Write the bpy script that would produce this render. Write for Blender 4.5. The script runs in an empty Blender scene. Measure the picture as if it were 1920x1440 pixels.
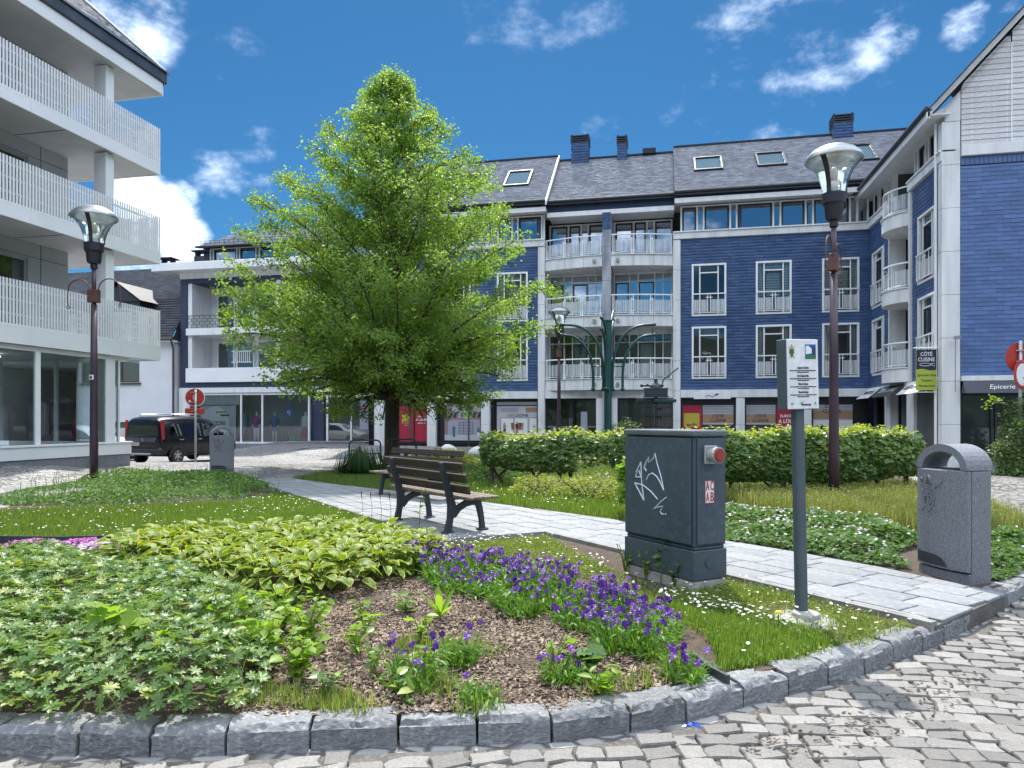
import bpy, bmesh, math, random
import numpy as np
from mathutils import Matrix, Vector

scene = bpy.context.scene
COL = scene.collection
rnd = random.Random(7)
nrg = np.random.default_rng(11)
R = math.radians

# ------------------------------------------------------------------ camera, sky, sun, exposure
cam_data = bpy.data.cameras.new("camera")
cam = bpy.data.objects.new("camera", cam_data)
COL.objects.link(cam)
cam.location = (0, 0, 1.6)
cam.rotation_euler = (R(90), 0, R(12.01))
cam_data.sensor_width = 36.0
cam_data.lens = 24.94
cam_data.shift_y = 0.0354
cam_data.clip_start = 0.1
cam_data.clip_end = 4000
scene.camera = cam

SUN_EL, SUN_AZ = R(58), R(-11)          # azimuth from +Y towards +X
sun_data = bpy.data.lights.new("sun", 'SUN')
sun_data.energy = 1.5
sun_data.angle = R(1.0)
sun_data.color = (1.0, 0.95, 0.87)
sun = bpy.data.objects.new("sun", sun_data)
COL.objects.link(sun)
sd = Vector((math.sin(SUN_AZ) * math.cos(SUN_EL), math.cos(SUN_AZ) * math.cos(SUN_EL), math.sin(SUN_EL)))
sun.rotation_euler = sd.to_track_quat('Z', 'Y').to_euler()
sun.location = sd * 60

world = bpy.data.worlds.new("World")
scene.world = world
world.use_nodes = True
wn, wl = world.node_tree.nodes, world.node_tree.links
wn.clear()
w_out = wn.new('ShaderNodeOutputWorld')
w_bg = wn.new('ShaderNodeBackground')
w_bg.inputs['Strength'].default_value = 0.15
wl.new(w_bg.outputs[0], w_out.inputs[0])
sky = wn.new('ShaderNodeTexSky')
sky.sky_type = 'NISHITA'
sky.sun_disc = False
sky.sun_elevation = SUN_EL
sky.sun_rotation = SUN_AZ
sky.altitude = 200
sky.air_density = 1.0
sky.dust_density = 0.3
sky.ozone_density = 3.0
tint = wn.new('ShaderNodeMix'); tint.data_type = 'RGBA'; tint.blend_type = 'MULTIPLY'
tint.inputs['Factor'].default_value = 1.0
tint.inputs['B'].default_value = (0.042, 0.103, 0.138, 1)
wl.new(sky.outputs[0], tint.inputs['A'])
tc = wn.new('ShaderNodeTexCoord')


def wmath(op, a, b=None, c=None):
    n = wn.new('ShaderNodeMath'); n.operation = op
    for i, x in enumerate((a, b, c)):
        if x is None: continue
        if isinstance(x, (int, float)): n.inputs[i].default_value = x
        else: wl.new(x, n.inputs[i])
    return n.outputs[0]


def sky_dir(px, py):
    u, v = (px - 960) / 1330, (788 - py) / 1330
    s, c = math.sin(R(12.01)), math.cos(R(12.01))
    return Vector((-s + u * c, c + u * s, v)).normalized()


cn = wn.new('ShaderNodeTexNoise'); cn.inputs['Scale'].default_value = 9.0
cn.inputs['Detail'].default_value = 9; cn.inputs['Roughness'].default_value = 0.6
cmap = wn.new('ShaderNodeMapping'); cmap.inputs['Scale'].default_value = (1, 1, 1.7)
wl.new(tc.outputs['Generated'], cmap.inputs[0]); wl.new(cmap.outputs[0], cn.inputs['Vector'])
# (direction, angular radius, weight): where the clouds of that day stood
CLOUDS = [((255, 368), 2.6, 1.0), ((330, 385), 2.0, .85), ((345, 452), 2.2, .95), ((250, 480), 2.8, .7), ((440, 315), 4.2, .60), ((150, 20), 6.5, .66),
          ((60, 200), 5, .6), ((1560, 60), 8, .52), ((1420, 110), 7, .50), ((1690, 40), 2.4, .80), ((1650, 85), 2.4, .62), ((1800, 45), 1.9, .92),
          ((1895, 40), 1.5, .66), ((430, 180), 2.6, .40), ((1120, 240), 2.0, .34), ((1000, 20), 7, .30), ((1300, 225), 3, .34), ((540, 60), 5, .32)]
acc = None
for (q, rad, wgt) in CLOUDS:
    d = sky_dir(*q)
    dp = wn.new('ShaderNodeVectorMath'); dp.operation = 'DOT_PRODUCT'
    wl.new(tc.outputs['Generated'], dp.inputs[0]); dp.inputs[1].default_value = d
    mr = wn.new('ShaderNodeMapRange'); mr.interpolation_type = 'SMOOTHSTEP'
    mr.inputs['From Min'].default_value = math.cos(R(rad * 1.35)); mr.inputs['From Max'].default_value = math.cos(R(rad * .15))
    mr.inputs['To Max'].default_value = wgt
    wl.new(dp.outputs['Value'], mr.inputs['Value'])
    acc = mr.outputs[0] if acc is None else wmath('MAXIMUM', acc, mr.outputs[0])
# denser bright cloud added over the unseen sky to lift the fill light
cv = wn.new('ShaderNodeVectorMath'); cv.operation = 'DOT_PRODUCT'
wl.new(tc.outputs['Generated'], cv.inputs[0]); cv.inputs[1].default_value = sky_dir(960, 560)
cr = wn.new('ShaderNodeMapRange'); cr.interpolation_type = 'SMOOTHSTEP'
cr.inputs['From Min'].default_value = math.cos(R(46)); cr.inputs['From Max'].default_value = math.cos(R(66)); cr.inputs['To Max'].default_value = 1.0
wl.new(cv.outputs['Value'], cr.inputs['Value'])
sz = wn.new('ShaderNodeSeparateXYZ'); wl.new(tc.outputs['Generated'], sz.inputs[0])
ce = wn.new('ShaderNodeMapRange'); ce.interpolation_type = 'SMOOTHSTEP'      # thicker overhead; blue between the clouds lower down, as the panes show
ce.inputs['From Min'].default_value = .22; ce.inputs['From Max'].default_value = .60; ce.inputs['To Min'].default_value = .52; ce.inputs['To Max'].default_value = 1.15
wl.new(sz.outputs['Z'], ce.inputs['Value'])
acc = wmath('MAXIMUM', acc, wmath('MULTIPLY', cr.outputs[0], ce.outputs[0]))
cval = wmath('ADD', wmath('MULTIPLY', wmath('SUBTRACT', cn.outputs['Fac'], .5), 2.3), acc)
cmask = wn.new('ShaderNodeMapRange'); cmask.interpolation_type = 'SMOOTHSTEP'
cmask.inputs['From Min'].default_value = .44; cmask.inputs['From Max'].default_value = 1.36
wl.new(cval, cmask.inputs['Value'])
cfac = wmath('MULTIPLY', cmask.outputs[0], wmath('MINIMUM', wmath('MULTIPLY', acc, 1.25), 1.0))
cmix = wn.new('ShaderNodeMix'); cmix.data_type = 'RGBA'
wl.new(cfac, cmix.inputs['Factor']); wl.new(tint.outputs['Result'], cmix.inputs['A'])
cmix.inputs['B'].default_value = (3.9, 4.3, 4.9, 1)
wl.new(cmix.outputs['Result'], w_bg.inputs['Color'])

scene.view_settings.view_transform = 'Standard'
scene.view_settings.look = 'None'
scene.view_settings.exposure = 2.2
scene.view_settings.gamma = 1.0
scene.view_settings.use_curve_mapping = False
scene.render.engine = 'CYCLES'
scene.cycles.use_denoising = True
scene.cycles.max_bounces = 8
scene.cycles.transparent_max_bounces = 12
scene.cycles.caustics_reflective = False
scene.cycles.caustics_refractive = False


# ------------------------------------------------------------------ helpers
def tag(o, label=None, cat=None, group=None, kind=None):
    if label: o['label'] = label
    if cat: o['category'] = cat
    if group: o['group'] = group
    if kind: o['kind'] = kind
    return o


def thing(name, label, cat, loc=(0, 0, 0), rz=0.0, group=None):
    o = bpy.data.objects.new(name, None)
    o.empty_display_size = .2
    COL.objects.link(o)
    o.location = loc
    o.rotation_euler = (0, 0, rz)
    return tag(o, label, cat, group)


def copy_tree(o, parent=None):
    c = o.copy()
    COL.objects.link(c)
    if parent is not None: c.parent = parent
    for ch in list(o.children): copy_tree(ch, c)
    return c


def dup(root, loc, rz=0.0, label=None, group=None, scale=None):
    c = copy_tree(root)
    c.location = loc
    c.rotation_euler = (0, 0, rz)
    if label: c['label'] = label
    if group: c['group'] = group
    if scale: c.scale = (scale,) * 3
    return c


def inst(mesh, name, parent=None, loc=(0, 0, 0), rot=(0, 0, 0), scale=1.0, M=None):
    o = bpy.data.objects.new(name, mesh)
    COL.objects.link(o)
    if parent is not None: o.parent = parent
    if M is not None: o.matrix_local = M
    else:
        o.location = loc; o.rotation_euler = rot
        o.scale = (scale,) * 3 if isinstance(scale, (int, float)) else scale
    return o


class MB:
    """Collects faces; local coordinates are turned by rz, moved by t, and stored relative to o."""
    def __init__(s, o=(0, 0, 0), rz=0.0, t=(0, 0, 0)):
        s.v, s.f, s.m, s.mi = [], [], [], 0
        s.o, s.t = o, t
        s.c, s.s = math.cos(rz), math.sin(rz)

    def add(s, vs, fs):
        n = len(s.v)
        for x, y, z in vs:
            s.v.append((s.c * x - s.s * y + s.t[0] - s.o[0], s.s * x + s.c * y + s.t[1] - s.o[1], z + s.t[2] - s.o[2]))
        for q in fs:
            s.f.append([i + n for i in q]); s.m.append(s.mi)
        return s

    def box(s, x0, x1, y0, y1, z0, z1):
        s.add([(x0, y0, z0), (x1, y0, z0), (x1, y1, z0), (x0, y1, z0), (x0, y0, z1), (x1, y0, z1), (x1, y1, z1), (x0, y1, z1)],
              [(3, 2, 1, 0), (4, 5, 6, 7), (0, 1, 5, 4), (1, 2, 6, 5), (2, 3, 7, 6), (3, 0, 4, 7)])
        return s

    def quad(s, a, b, c, d):
        return s.add([a, b, c, d], [(0, 1, 2, 3)])

    def poly(s, pts):
        return s.add(pts, [tuple(range(len(pts)))])

    def prism(s, poly, O, U, V, W):
        """outline poly in the (U,V) plane at O, pushed along W"""
        O, U, V, W = Vector(O), Vector(U), Vector(V), Vector(W)
        a = [O + U * p[0] + V * p[1] for p in poly]
        b = [p + W for p in a]
        n = len(a)
        s.add(a + b, [tuple(range(n))[::-1], tuple(range(n, 2 * n))] + [(i, (i + 1) % n, n + (i + 1) % n, n + i) for i in range(n)])
        return s

    def tube(s, pts, r, n=8, caps=True):
        pts = [Vector(p) for p in pts]
        k = len(pts)
        rr = r if isinstance(r, (list, tuple)) else [r] * k
        vs, fs = [], []
        prev = None
        for i, p in enumerate(pts):
            d = (pts[min(i + 1, k - 1)] - pts[max(i - 1, 0)]).normalized()
            if prev is None:
                a = d.orthogonal().normalized()
            else:
                a = prev - d * prev.dot(d)
                a = a.normalized() if a.length > 1e-6 else d.orthogonal().normalized()
            prev = a
            b = d.cross(a)
            for j in range(n):
                t = 2 * math.pi * j / n
                vs.append(p + (a * math.cos(t) + b * math.sin(t)) * rr[i])
        for i in range(k - 1):
            for j in range(n):
                j2 = (j + 1) % n
                fs.append((i * n + j, i * n + j2, (i + 1) * n + j2, (i + 1) * n + j))
        if caps:
            fs.append(tuple(range(n))[::-1]); fs.append(tuple(range((k - 1) * n, k * n)))
        return s.add(vs, fs)

    def lathe(s, prof, n=24, c=(0, 0, 0), a0=0.0, a1=None):
        full = a1 is None
        a1 = 2 * math.pi if full else a1
        m = n if full else n + 1
        vs = [(c[0] + r * math.cos(a0 + (a1 - a0) * j / n), c[1] + r * math.sin(a0 + (a1 - a0) * j / n), c[2] + z) for r, z in prof for j in range(m)]
        fs = []
        for i in range(len(prof) - 1):
            for j in range(n):
                j2 = (j + 1) % m
                fs.append((i * m + j, i * m + j2, (i + 1) * m + j2, (i + 1) * m + j))
        return s.add(vs, fs)

    def sphere(s, c, r, n=10, k=6, sz=1.0):
        return s.lathe([(r * math.sin(math.pi * i / k) + 1e-5, -r * sz * math.cos(math.pi * i / k)) for i in range(k + 1)], n, c)

    def bars(s, x0, x1, z0, z1, w, y0, y1):
        """a rectangular frame of four bars, inside the rectangle"""
        s.box(x0, x1, y0, y1, z1 - w, z1); s.box(x0, x1, y0, y1, z0, z0 + w)
        s.box(x0, x0 + w, y0, y1, z0 + w, z1 - w); s.box(x1 - w, x1, y0, y1, z0 + w, z1 - w)
        return s

    def build(s, name, mats, parent=None, smooth=False, bevel=0.0, kind=None, loc=None, rz=None, seg=1):
        me = bpy.data.meshes.new(name)
        me.from_pydata(s.v, [], s.f)
        ml = mats if isinstance(mats, (list, tuple)) else [mats]
        for m in ml: me.materials.append(m)
        if len(ml) > 1: me.polygons.foreach_set('material_index', s.m)
        if smooth: me.shade_smooth() if hasattr(me, 'shade_smooth') else None
        me.update()
        o = bpy.data.objects.new(name, me)
        COL.objects.link(o)
        if parent is not None: o.parent = parent
        if loc is not None: o.location = loc
        if rz is not None: o.rotation_euler = (0, 0, rz)
        if kind: o['kind'] = kind
        if bevel:
            b = o.modifiers.new('edge', 'BEVEL'); b.width = bevel; b.segments = seg; b.limit_method = 'ANGLE'; b.angle_limit = R(40)
        if smooth == 'auto':
            me.set_sharp_from_angle(angle=R(35))
        return o


def np_mesh(name, V, F, mats, parent=None, rndv=None, midx=None, smooth=False, kind=None):
    """V (n,3); F (m,k) all faces with k corners"""
    me = bpy.data.meshes.new(name)
    F = np.asarray(F, dtype=np.int32)
    n, m, k = len(V), F.shape[0], F.shape[1]
    me.vertices.add(n); me.vertices.foreach_set('co', np.asarray(V, dtype=np.float32).ravel())
    me.loops.add(m * k); me.loops.foreach_set('vertex_index', F.ravel())
    me.polygons.add(m)
    me.polygons.foreach_set('loop_start', np.arange(0, m * k, k, dtype=np.int32))
    ml = mats if isinstance(mats, (list, tuple)) else [mats]
    for q in ml: me.materials.append(q)
    if midx is not None: me.polygons.foreach_set('material_index', np.asarray(midx, dtype=np.int32))
    if smooth: me.polygons.foreach_set('use_smooth', np.ones(m, dtype=bool))
    if rndv is not None:
        a = me.attributes.new('rnd', 'FLOAT', 'POINT'); a.data.foreach_set('value', np.asarray(rndv, dtype=np.float32))
    me.update(calc_edges=True)
    o = bpy.data.objects.new(name, me)
    COL.objects.link(o)
    if parent is not None: o.parent = parent
    if kind: o['kind'] = kind
    return o


def euler_mats(rx, ry, rz):
    cx, sx, cy, sy, cz, sz = np.cos(rx), np.sin(rx), np.cos(ry), np.sin(ry), np.cos(rz), np.sin(rz)
    M = np.empty((len(rx), 3, 3))
    M[:, 0, 0] = cz * cy; M[:, 0, 1] = cz * sy * sx - sz * cx; M[:, 0, 2] = cz * sy * cx + sz * sx
    M[:, 1, 0] = sz * cy; M[:, 1, 1] = sz * sy * sx + cz * cx; M[:, 1, 2] = sz * sy * cx - cz * sx
    M[:, 2, 0] = -sy; M[:, 2, 1] = cy * sx; M[:, 2, 2] = cy * cx
    return M


def axes_mats(X, Z):
    """leaf frames: X along the leaf, Z its upper side (made square to X)"""
    X = X / np.linalg.norm(X, axis=1, keepdims=True)
    Z = Z - X * (X * Z).sum(1, keepdims=True)
    Z = Z / np.maximum(np.linalg.norm(Z, axis=1, keepdims=True), 1e-6)
    Y = np.cross(Z, X)
    return np.stack([X, Y, Z], axis=2)


def scatter(name, tpl, pos, rot, sc, mats, parent=None, rv=None, kind=None, smooth=False):
    """copies of a triangle template (verts, tris[, mat index]) joined into one mesh"""
    tv, tf = np.asarray(tpl[0], float), np.asarray(tpl[1], int)
    n = len(pos)
    sc = np.asarray(sc, float)
    if sc.ndim == 1: sc = sc[:, None]
    V = np.einsum('nij,nkj->nki', rot, tv[None] * sc[:, None, :]) + np.asarray(pos)[:, None, :]
    F = tf[None] + (np.arange(n) * len(tv))[:, None, None]
    if rv is None: rv = nrg.random(n)
    mid = None
    if len(tpl) > 2: mid = np.tile(np.asarray(tpl[2]), n)
    return np_mesh(name, V.reshape(-1, 3), F.reshape(-1, tf.shape[1]), mats, parent, np.repeat(rv, len(tv)), mid, smooth, kind)


def tpl_object(name, tpl, mats):
    """a template as a mesh datablock for separate objects"""
    me = bpy.data.meshes.new(name)
    me.from_pydata([tuple(p) for p in tpl[0]], [], [tuple(q) for q in tpl[1]])
    for m in (mats if isinstance(mats, (list, tuple)) else [mats]): me.materials.append(m)
    if len(tpl) > 2: me.polygons.foreach_set('material_index', list(tpl[2]))
    me.update()
    return me


def in_poly(P, poly):
    P = np.asarray(P); x, y = P[:, 0], P[:, 1]
    ins = np.zeros(len(P), bool)
    n = len(poly)
    for i in range(n):
        x1, y1 = poly[i]; x2, y2 = poly[(i + 1) % n]
        if y1 == y2: continue
        c = ((y1 > y) != (y2 > y)) & (x < (x2 - x1) * (y - y1) / (y2 - y1) + x1)
        ins ^= c
    return ins


def pts_in(poly, n, holes=()):
    p = np.array(poly); lo, hi = p.min(0), p.max(0)
    out = np.zeros((0, 2))
    for _ in range(60):
        q = lo + (hi - lo) * nrg.random((max(n, 64), 2))
        k = in_poly(q, poly)
        for h in holes: k &= ~in_poly(q, h)
        out = np.vstack([out, q[k]])
        if len(out) >= n: break
    return out[:n]


def vnoise(x, y, s=1.0, seed=0):
    """smooth value noise, -1..1"""
    x, y = np.asarray(x) * s, np.asarray(y) * s
    xi, yi = np.floor(x).astype(int), np.floor(y).astype(int)
    fx, fy = x - xi, y - yi
    fx, fy = fx * fx * (3 - 2 * fx), fy * fy * (3 - 2 * fy)

    def h(a, b):
        q = np.sin(a * 127.1 + b * 311.7 + seed * 74.7) * 43758.5453
        return (q - np.floor(q)) * 2 - 1
    return (h(xi, yi) * (1 - fx) + h(xi + 1, yi) * fx) * (1 - fy) + (h(xi, yi + 1) * (1 - fx) + h(xi + 1, yi + 1) * fx) * fy


# ------------------------------------------------------------------ materials
def base_mat(name):
    m = bpy.data.materials.new(name)
    m.use_nodes = True
    nt = m.node_tree
    b = nt.nodes['Principled BSDF']
    return m, nt.nodes, nt.links, b


def rgba(c): return (c[0], c[1], c[2], 1)


def mixc(n, l, fac, a, b, mode='MIX'):
    x = n.new('ShaderNodeMix'); x.data_type = 'RGBA'; x.blend_type = mode
    if isinstance(fac, (int, float)): x.inputs['Factor'].default_value = fac
    else: l.new(fac, x.inputs['Factor'])
    for k, v in (('A', a), ('B', b)):
        if isinstance(v, tuple): x.inputs[k].default_value = rgba(v)
        else: l.new(v, x.inputs[k])
    return x.outputs['Result']


def mat(name, c, r=.6, c2=None, sc=3.0, bump=0.0, bsc=None, met=0.0, spec=.5, rv=0.0, stretch=(1, 1, 1), det=5, c3=None, coat=0.0, lo=.35, hi=.65, attr=False):
    """painted, stone or metal surface: two tones in noise, fine relief, a little difference from piece to piece"""
    m, n, l, b = base_mat(name)
    b.inputs['Roughness'].default_value = r; b.inputs['Metallic'].default_value = met
    b.inputs['Specular IOR Level'].default_value = spec
    b.inputs['Coat Weight'].default_value = coat
    t = n.new('ShaderNodeTexCoord'); mp = n.new('ShaderNodeMapping'); mp.inputs['Scale'].default_value = stretch
    l.new(t.outputs['Object'], mp.inputs[0])
    c2 = c2 or tuple(x * .8 for x in c)
    no = n.new('ShaderNodeTexNoise'); no.inputs['Scale'].default_value = sc; no.inputs['Detail'].default_value = det
    l.new(mp.outputs[0], no.inputs['Vector'])
    ra = n.new('ShaderNodeMapRange'); ra.inputs['From Min'].default_value = lo; ra.inputs['From Max'].default_value = hi
    l.new(no.outputs['Fac'], ra.inputs['Value'])
    col = mixc(n, l, ra.outputs[0], c, c2)
    if c3:
        n3 = n.new('ShaderNodeTexNoise'); n3.inputs['Scale'].default_value = sc * 9; n3.inputs['Detail'].default_value = 3
        l.new(t.outputs['Object'], n3.inputs['Vector'])
        r3 = n.new('ShaderNodeMapRange'); r3.inputs['From Min'].default_value = .5; r3.inputs['From Max'].default_value = .68
        l.new(n3.outputs['Fac'], r3.inputs['Value'])
        col = mixc(n, l, r3.outputs[0], col, c3)
    if rv:
        if attr:
            a = n.new('ShaderNodeAttribute'); a.attribute_name = 'rnd'; src = a.outputs['Fac']
        else:
            a = n.new('ShaderNodeObjectInfo'); src = a.outputs['Random']
        m2 = n.new('ShaderNodeMapRange'); m2.inputs['To Min'].default_value = 1 - rv; m2.inputs['To Max'].default_value = 1 + rv
        l.new(src, m2.inputs['Value'])
        cc = n.new('ShaderNodeCombineColor')
        for i in range(3): l.new(m2.outputs[0], cc.inputs[i])
        col = mixc(n, l, 1.0, col, cc.outputs[0], 'MULTIPLY')
    l.new(col, b.inputs['Base Color'])
    if bump:
        nb = n.new('ShaderNodeTexNoise'); nb.inputs['Scale'].default_value = bsc or sc * 6; nb.inputs['Detail'].default_value = 6
        l.new(mp.outputs[0], nb.inputs['Vector'])
        bu = n.new('ShaderNodeBump'); bu.inputs['Strength'].default_value = bump; bu.inputs['Distance'].default_value = .02
        l.new(nb.outputs['Fac'], bu.inputs['Height']); l.new(bu.outputs[0], b.inputs['Normal'])
    return m


def leaf_mat(name, c1, c2, trans=.45, tcol=None, r=.45, c3=None):
    m, n, l, b = base_mat(name)
    a = n.new('ShaderNodeAttribute'); a.attribute_name = 'rnd'
    oi = n.new('ShaderNodeObjectInfo')
    ad = n.new('ShaderNodeMath'); ad.operation = 'ADD'; l.new(a.outputs['Fac'], ad.inputs[0])
    mu = n.new('ShaderNodeMath'); mu.operation = 'MULTIPLY'; mu.inputs[1].default_value = .999
    l.new(oi.outputs['Random'], mu.inputs[0]); l.new(mu.outputs[0], ad.inputs[1])
    fr = n.new('ShaderNodeMath'); fr.operation = 'FRACT'; l.new(ad.outputs[0], fr.inputs[0])
    col = mixc(n, l, fr.outputs[0], c1, c2)
    if c3:
        gt = n.new('ShaderNodeMath'); gt.operation = 'GREATER_THAN'; gt.inputs[1].default_value = .9; l.new(fr.outputs[0], gt.inputs[0])
        col = mixc(n, l, gt.outputs[0], col, c3)
    l.new(col, b.inputs['Base Color'])
    b.inputs['Roughness'].default_value = r
    b.inputs['Specular IOR Level'].default_value = .35
    tr = n.new('ShaderNodeBsdfTranslucent')
    tcol = tcol or (1.5, 1.55, .6)
    l.new(mixc(n, l, 1.0, col, tcol, 'MULTIPLY'), tr.inputs['Color'])
    mx = n.new('ShaderNodeMixShader'); mx.inputs[0].default_value = trans
    l.new(b.outputs[0], mx.inputs[1]); l.new(tr.outputs[0], mx.inputs[2])
    l.new(mx.outputs[0], n['Material Output'].inputs[0])
    return m


def glass_mat(name, tint=(.75, .85, .85), refl=.3, rough=.0):
    """window glass: mirrors part of what stands opposite, lets the rest through"""
    m, n, l, b = base_mat(name)
    n.remove(b)
    tr = n.new('ShaderNodeBsdfTransparent'); tr.inputs['Color'].default_value = rgba(tint)
    gl = n.new('ShaderNodeBsdfGlossy'); gl.inputs['Roughness'].default_value = rough; gl.inputs['Color'].default_value = (.92, .96, 1, 1)
    fr = n.new('ShaderNodeFresnel'); fr.inputs['IOR'].default_value = 1.45
    ad = n.new('ShaderNodeMath'); ad.operation = 'ADD'; ad.inputs[1].default_value = refl; ad.use_clamp = True
    l.new(fr.outputs[0], ad.inputs[0])
    mx = n.new('ShaderNodeMixShader'); l.new(ad.outputs[0], mx.inputs[0]); l.new(tr.outputs[0], mx.inputs[1]); l.new(gl.outputs[0], mx.inputs[2])
    l.new(mx.outputs[0], n['Material Output'].inputs[0])
    return m


def flat(name, c, r=.6, **k): return mat(name, c, r, tuple(x * .92 for x in c), 2.0, **k)


MAT = {}
W = MAT
W['white'] = mat('white_paint', (.78, .79, .80), .5, (.62, .63, .65), 1.6, stretch=(2.5, 2.5, .4), det=8, lo=.4, hi=.85)
W['frame_white'] = mat('window_white', (.86, .87, .88), .4, (.82, .83, .84), 2)
W['panel_white'] = mat('white_facade_panel', (.82, .83, .85), .42, (.76, .77, .79), .8, spec=.4)
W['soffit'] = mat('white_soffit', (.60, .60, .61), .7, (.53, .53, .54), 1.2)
W['stone'] = mat('pale_stone', (.74, .745, .75), .75, (.46, .47, .49), 1.3, bump=.15, bsc=30, stretch=(2.6, 2.6, .3), det=9, lo=.42, hi=.92)
W['stone_dirty'] = mat('streaked_stone', (.42, .44, .48), .8, (.2, .22, .27), 1.6, bump=.15, bsc=25, stretch=(3, 3, .35))
W['render'] = mat('white_render', (.70, .71, .74), .8, (.64, .65, .68), .9, bump=.1, bsc=60)
W['dark_metal'] = mat('dark_metal', (.022, .026, .034), .45, (.03, .034, .042), 3)
W['slate'] = mat('blue_slate', (.076, .145, .32), .55, (.10, .172, .35), .8, rv=.20, attr=True, spec=.45, bump=.1, bsc=14)
W['slate_back'] = mat('slate_backing', (.02, .036, .08), .8)  # dark backing sheet behind the slates
W['roof_slate'] = mat('grey_roof_slate', (.235, .25, .295), .5, (.15, .165, .20), .9, rv=.3, attr=True, spec=.5, bump=.12, bsc=12, lo=.3, hi=.8)
W['roof_back'] = mat('roof_underlay', (.03, .033, .042), .8)
W['glass'] = glass_mat('window_glass', refl=.09)
W['glass_sky'] = glass_mat('coated_window_glass', (.30, .36, .42), refl=.50)
W['shop_glass'] = glass_mat('shop_glass', (.84, .94, .96), refl=.06)
W['room'] = mat('dim_room', (.11, .115, .12), .9, (.07, .075, .082), .7)
W['curtain'] = mat('net_curtain', (.52, .55, .56), .9, (.36, .39, .41), 6, stretch=(6, 6, .3))
W['rail_panel'] = mat('ribbed_white_panel', (.60, .63, .66), .5, (.42, .46, .50), 14, stretch=(6, 6, .05), lo=.42, hi=.58)
def screen_mat(name, c, see):
    """ribbed translucent infill of the balcony rails"""
    m, n, l, b = base_mat(name)
    b.inputs['Base Color'].default_value = rgba(c); b.inputs['Roughness'].default_value = .5
    tr = n.new('ShaderNodeBsdfTransparent'); mx = n.new('ShaderNodeMixShader')
    t = n.new('ShaderNodeTexCoord'); w_ = n.new('ShaderNodeTexNoise'); mp = n.new('ShaderNodeMapping'); mp.inputs['Scale'].default_value = (9, 9, .05)
    l.new(t.outputs['Object'], mp.inputs[0]); l.new(mp.outputs[0], w_.inputs['Vector']); w_.inputs['Scale'].default_value = 3
    r_ = n.new('ShaderNodeMapRange'); r_.inputs['From Min'].default_value = .4; r_.inputs['From Max'].default_value = .6; r_.inputs['To Min'].default_value = see - .22; r_.inputs['To Max'].default_value = see + .22
    l.new(w_.outputs['Fac'], r_.inputs['Value']); l.new(r_.outputs[0], mx.inputs[0])
    l.new(b.outputs[0], mx.inputs[1]); l.new(tr.outputs[0], mx.inputs[2]); l.new(mx.outputs[0], n['Material Output'].inputs[0])
    return m


W['screen'] = screen_mat('translucent_rail_infill', (.68, .71, .74), .52)
W['granite'] = mat('granite_plinth', (.21, .22, .24), .6, (.15, .16, .18), 2.5, bump=.1, bsc=40, c3=(.28, .29, .30))
W['lamp_metal'] = mat('aubergine_lamp_metal', (.040, .020, .032), .42, (.055, .03, .042), 4, spec=.5)
W['lamp_dark'] = mat('dark_lamp_collar', (.022, .018, .032), .4)
W['rust'] = mat('rusty_bracket', (.13, .055, .042), .6, (.08, .035, .03), 9, bump=.15)
W['silver'] = mat('bare_metal', (.45, .46, .47), .35, met=.9)
W['galv'] = mat('galvanised_steel', (.42, .44, .45), .45, (.33, .35, .37), 7, met=.5)
W['black'] = flat('black_part', (.012, .012, .014), .5)

# ------------------------------------------------------------------ the ground
TP = np.array([(0, 3, 0), (4, 5, 0), (3, 12, 0), (6, 16, .03), (8, 22, .08), (0, 31, .3), (-8, 32, .34), (-14, 32, .37), (-19.4, 36.2, .36), (-24, 36.4, -.1), (-27.5, 36, -.25),
               (-17.5, 23.4, -.02), (-15, 17.6, .32), (-15, 13.6, .56), (-12, 10, .2), (-12.5, 14.5, .16), (-5, 2, 0), (-9, 4, .12), (8.7, 30, .15), (12, 24, .1), (14, 15, .05),
               (-8, 20, .08), (-20, 28, -.06), (-30, 30, -.2), (0, -12, 0), (-15, -10, .5), (15, -10, 0), (60, 0, 0), (-60, 0, .3), (-3, 9.5, 0), (0, 8, 0), (-6, 9, .02), (3, 9, 0), (-6, 13, .04), (0, 80, .5), (60, 80, .5), (-60, 80, 0)], float)


def terrain(x, y):
    x, y = np.asarray(x, float), np.asarray(y, float)
    d2 = (x[..., None] - TP[:, 0]) ** 2 + (y[..., None] - TP[:, 1]) ** 2 + .6
    w = d2 ** -2.2
    return (w * TP[:, 2]).sum(-1) / w.sum(-1) - .022


def tz(x, y): return float(terrain(np.array([x]), np.array([y]))[0])


def gz(x, y):
    """top of the soil in the planted island"""
    return .112 + .35 * np.clip(terrain(x, y), -.05, .4)


def gzs(x, y): return float(gz(np.array([x]), np.array([y]))[0])


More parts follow.
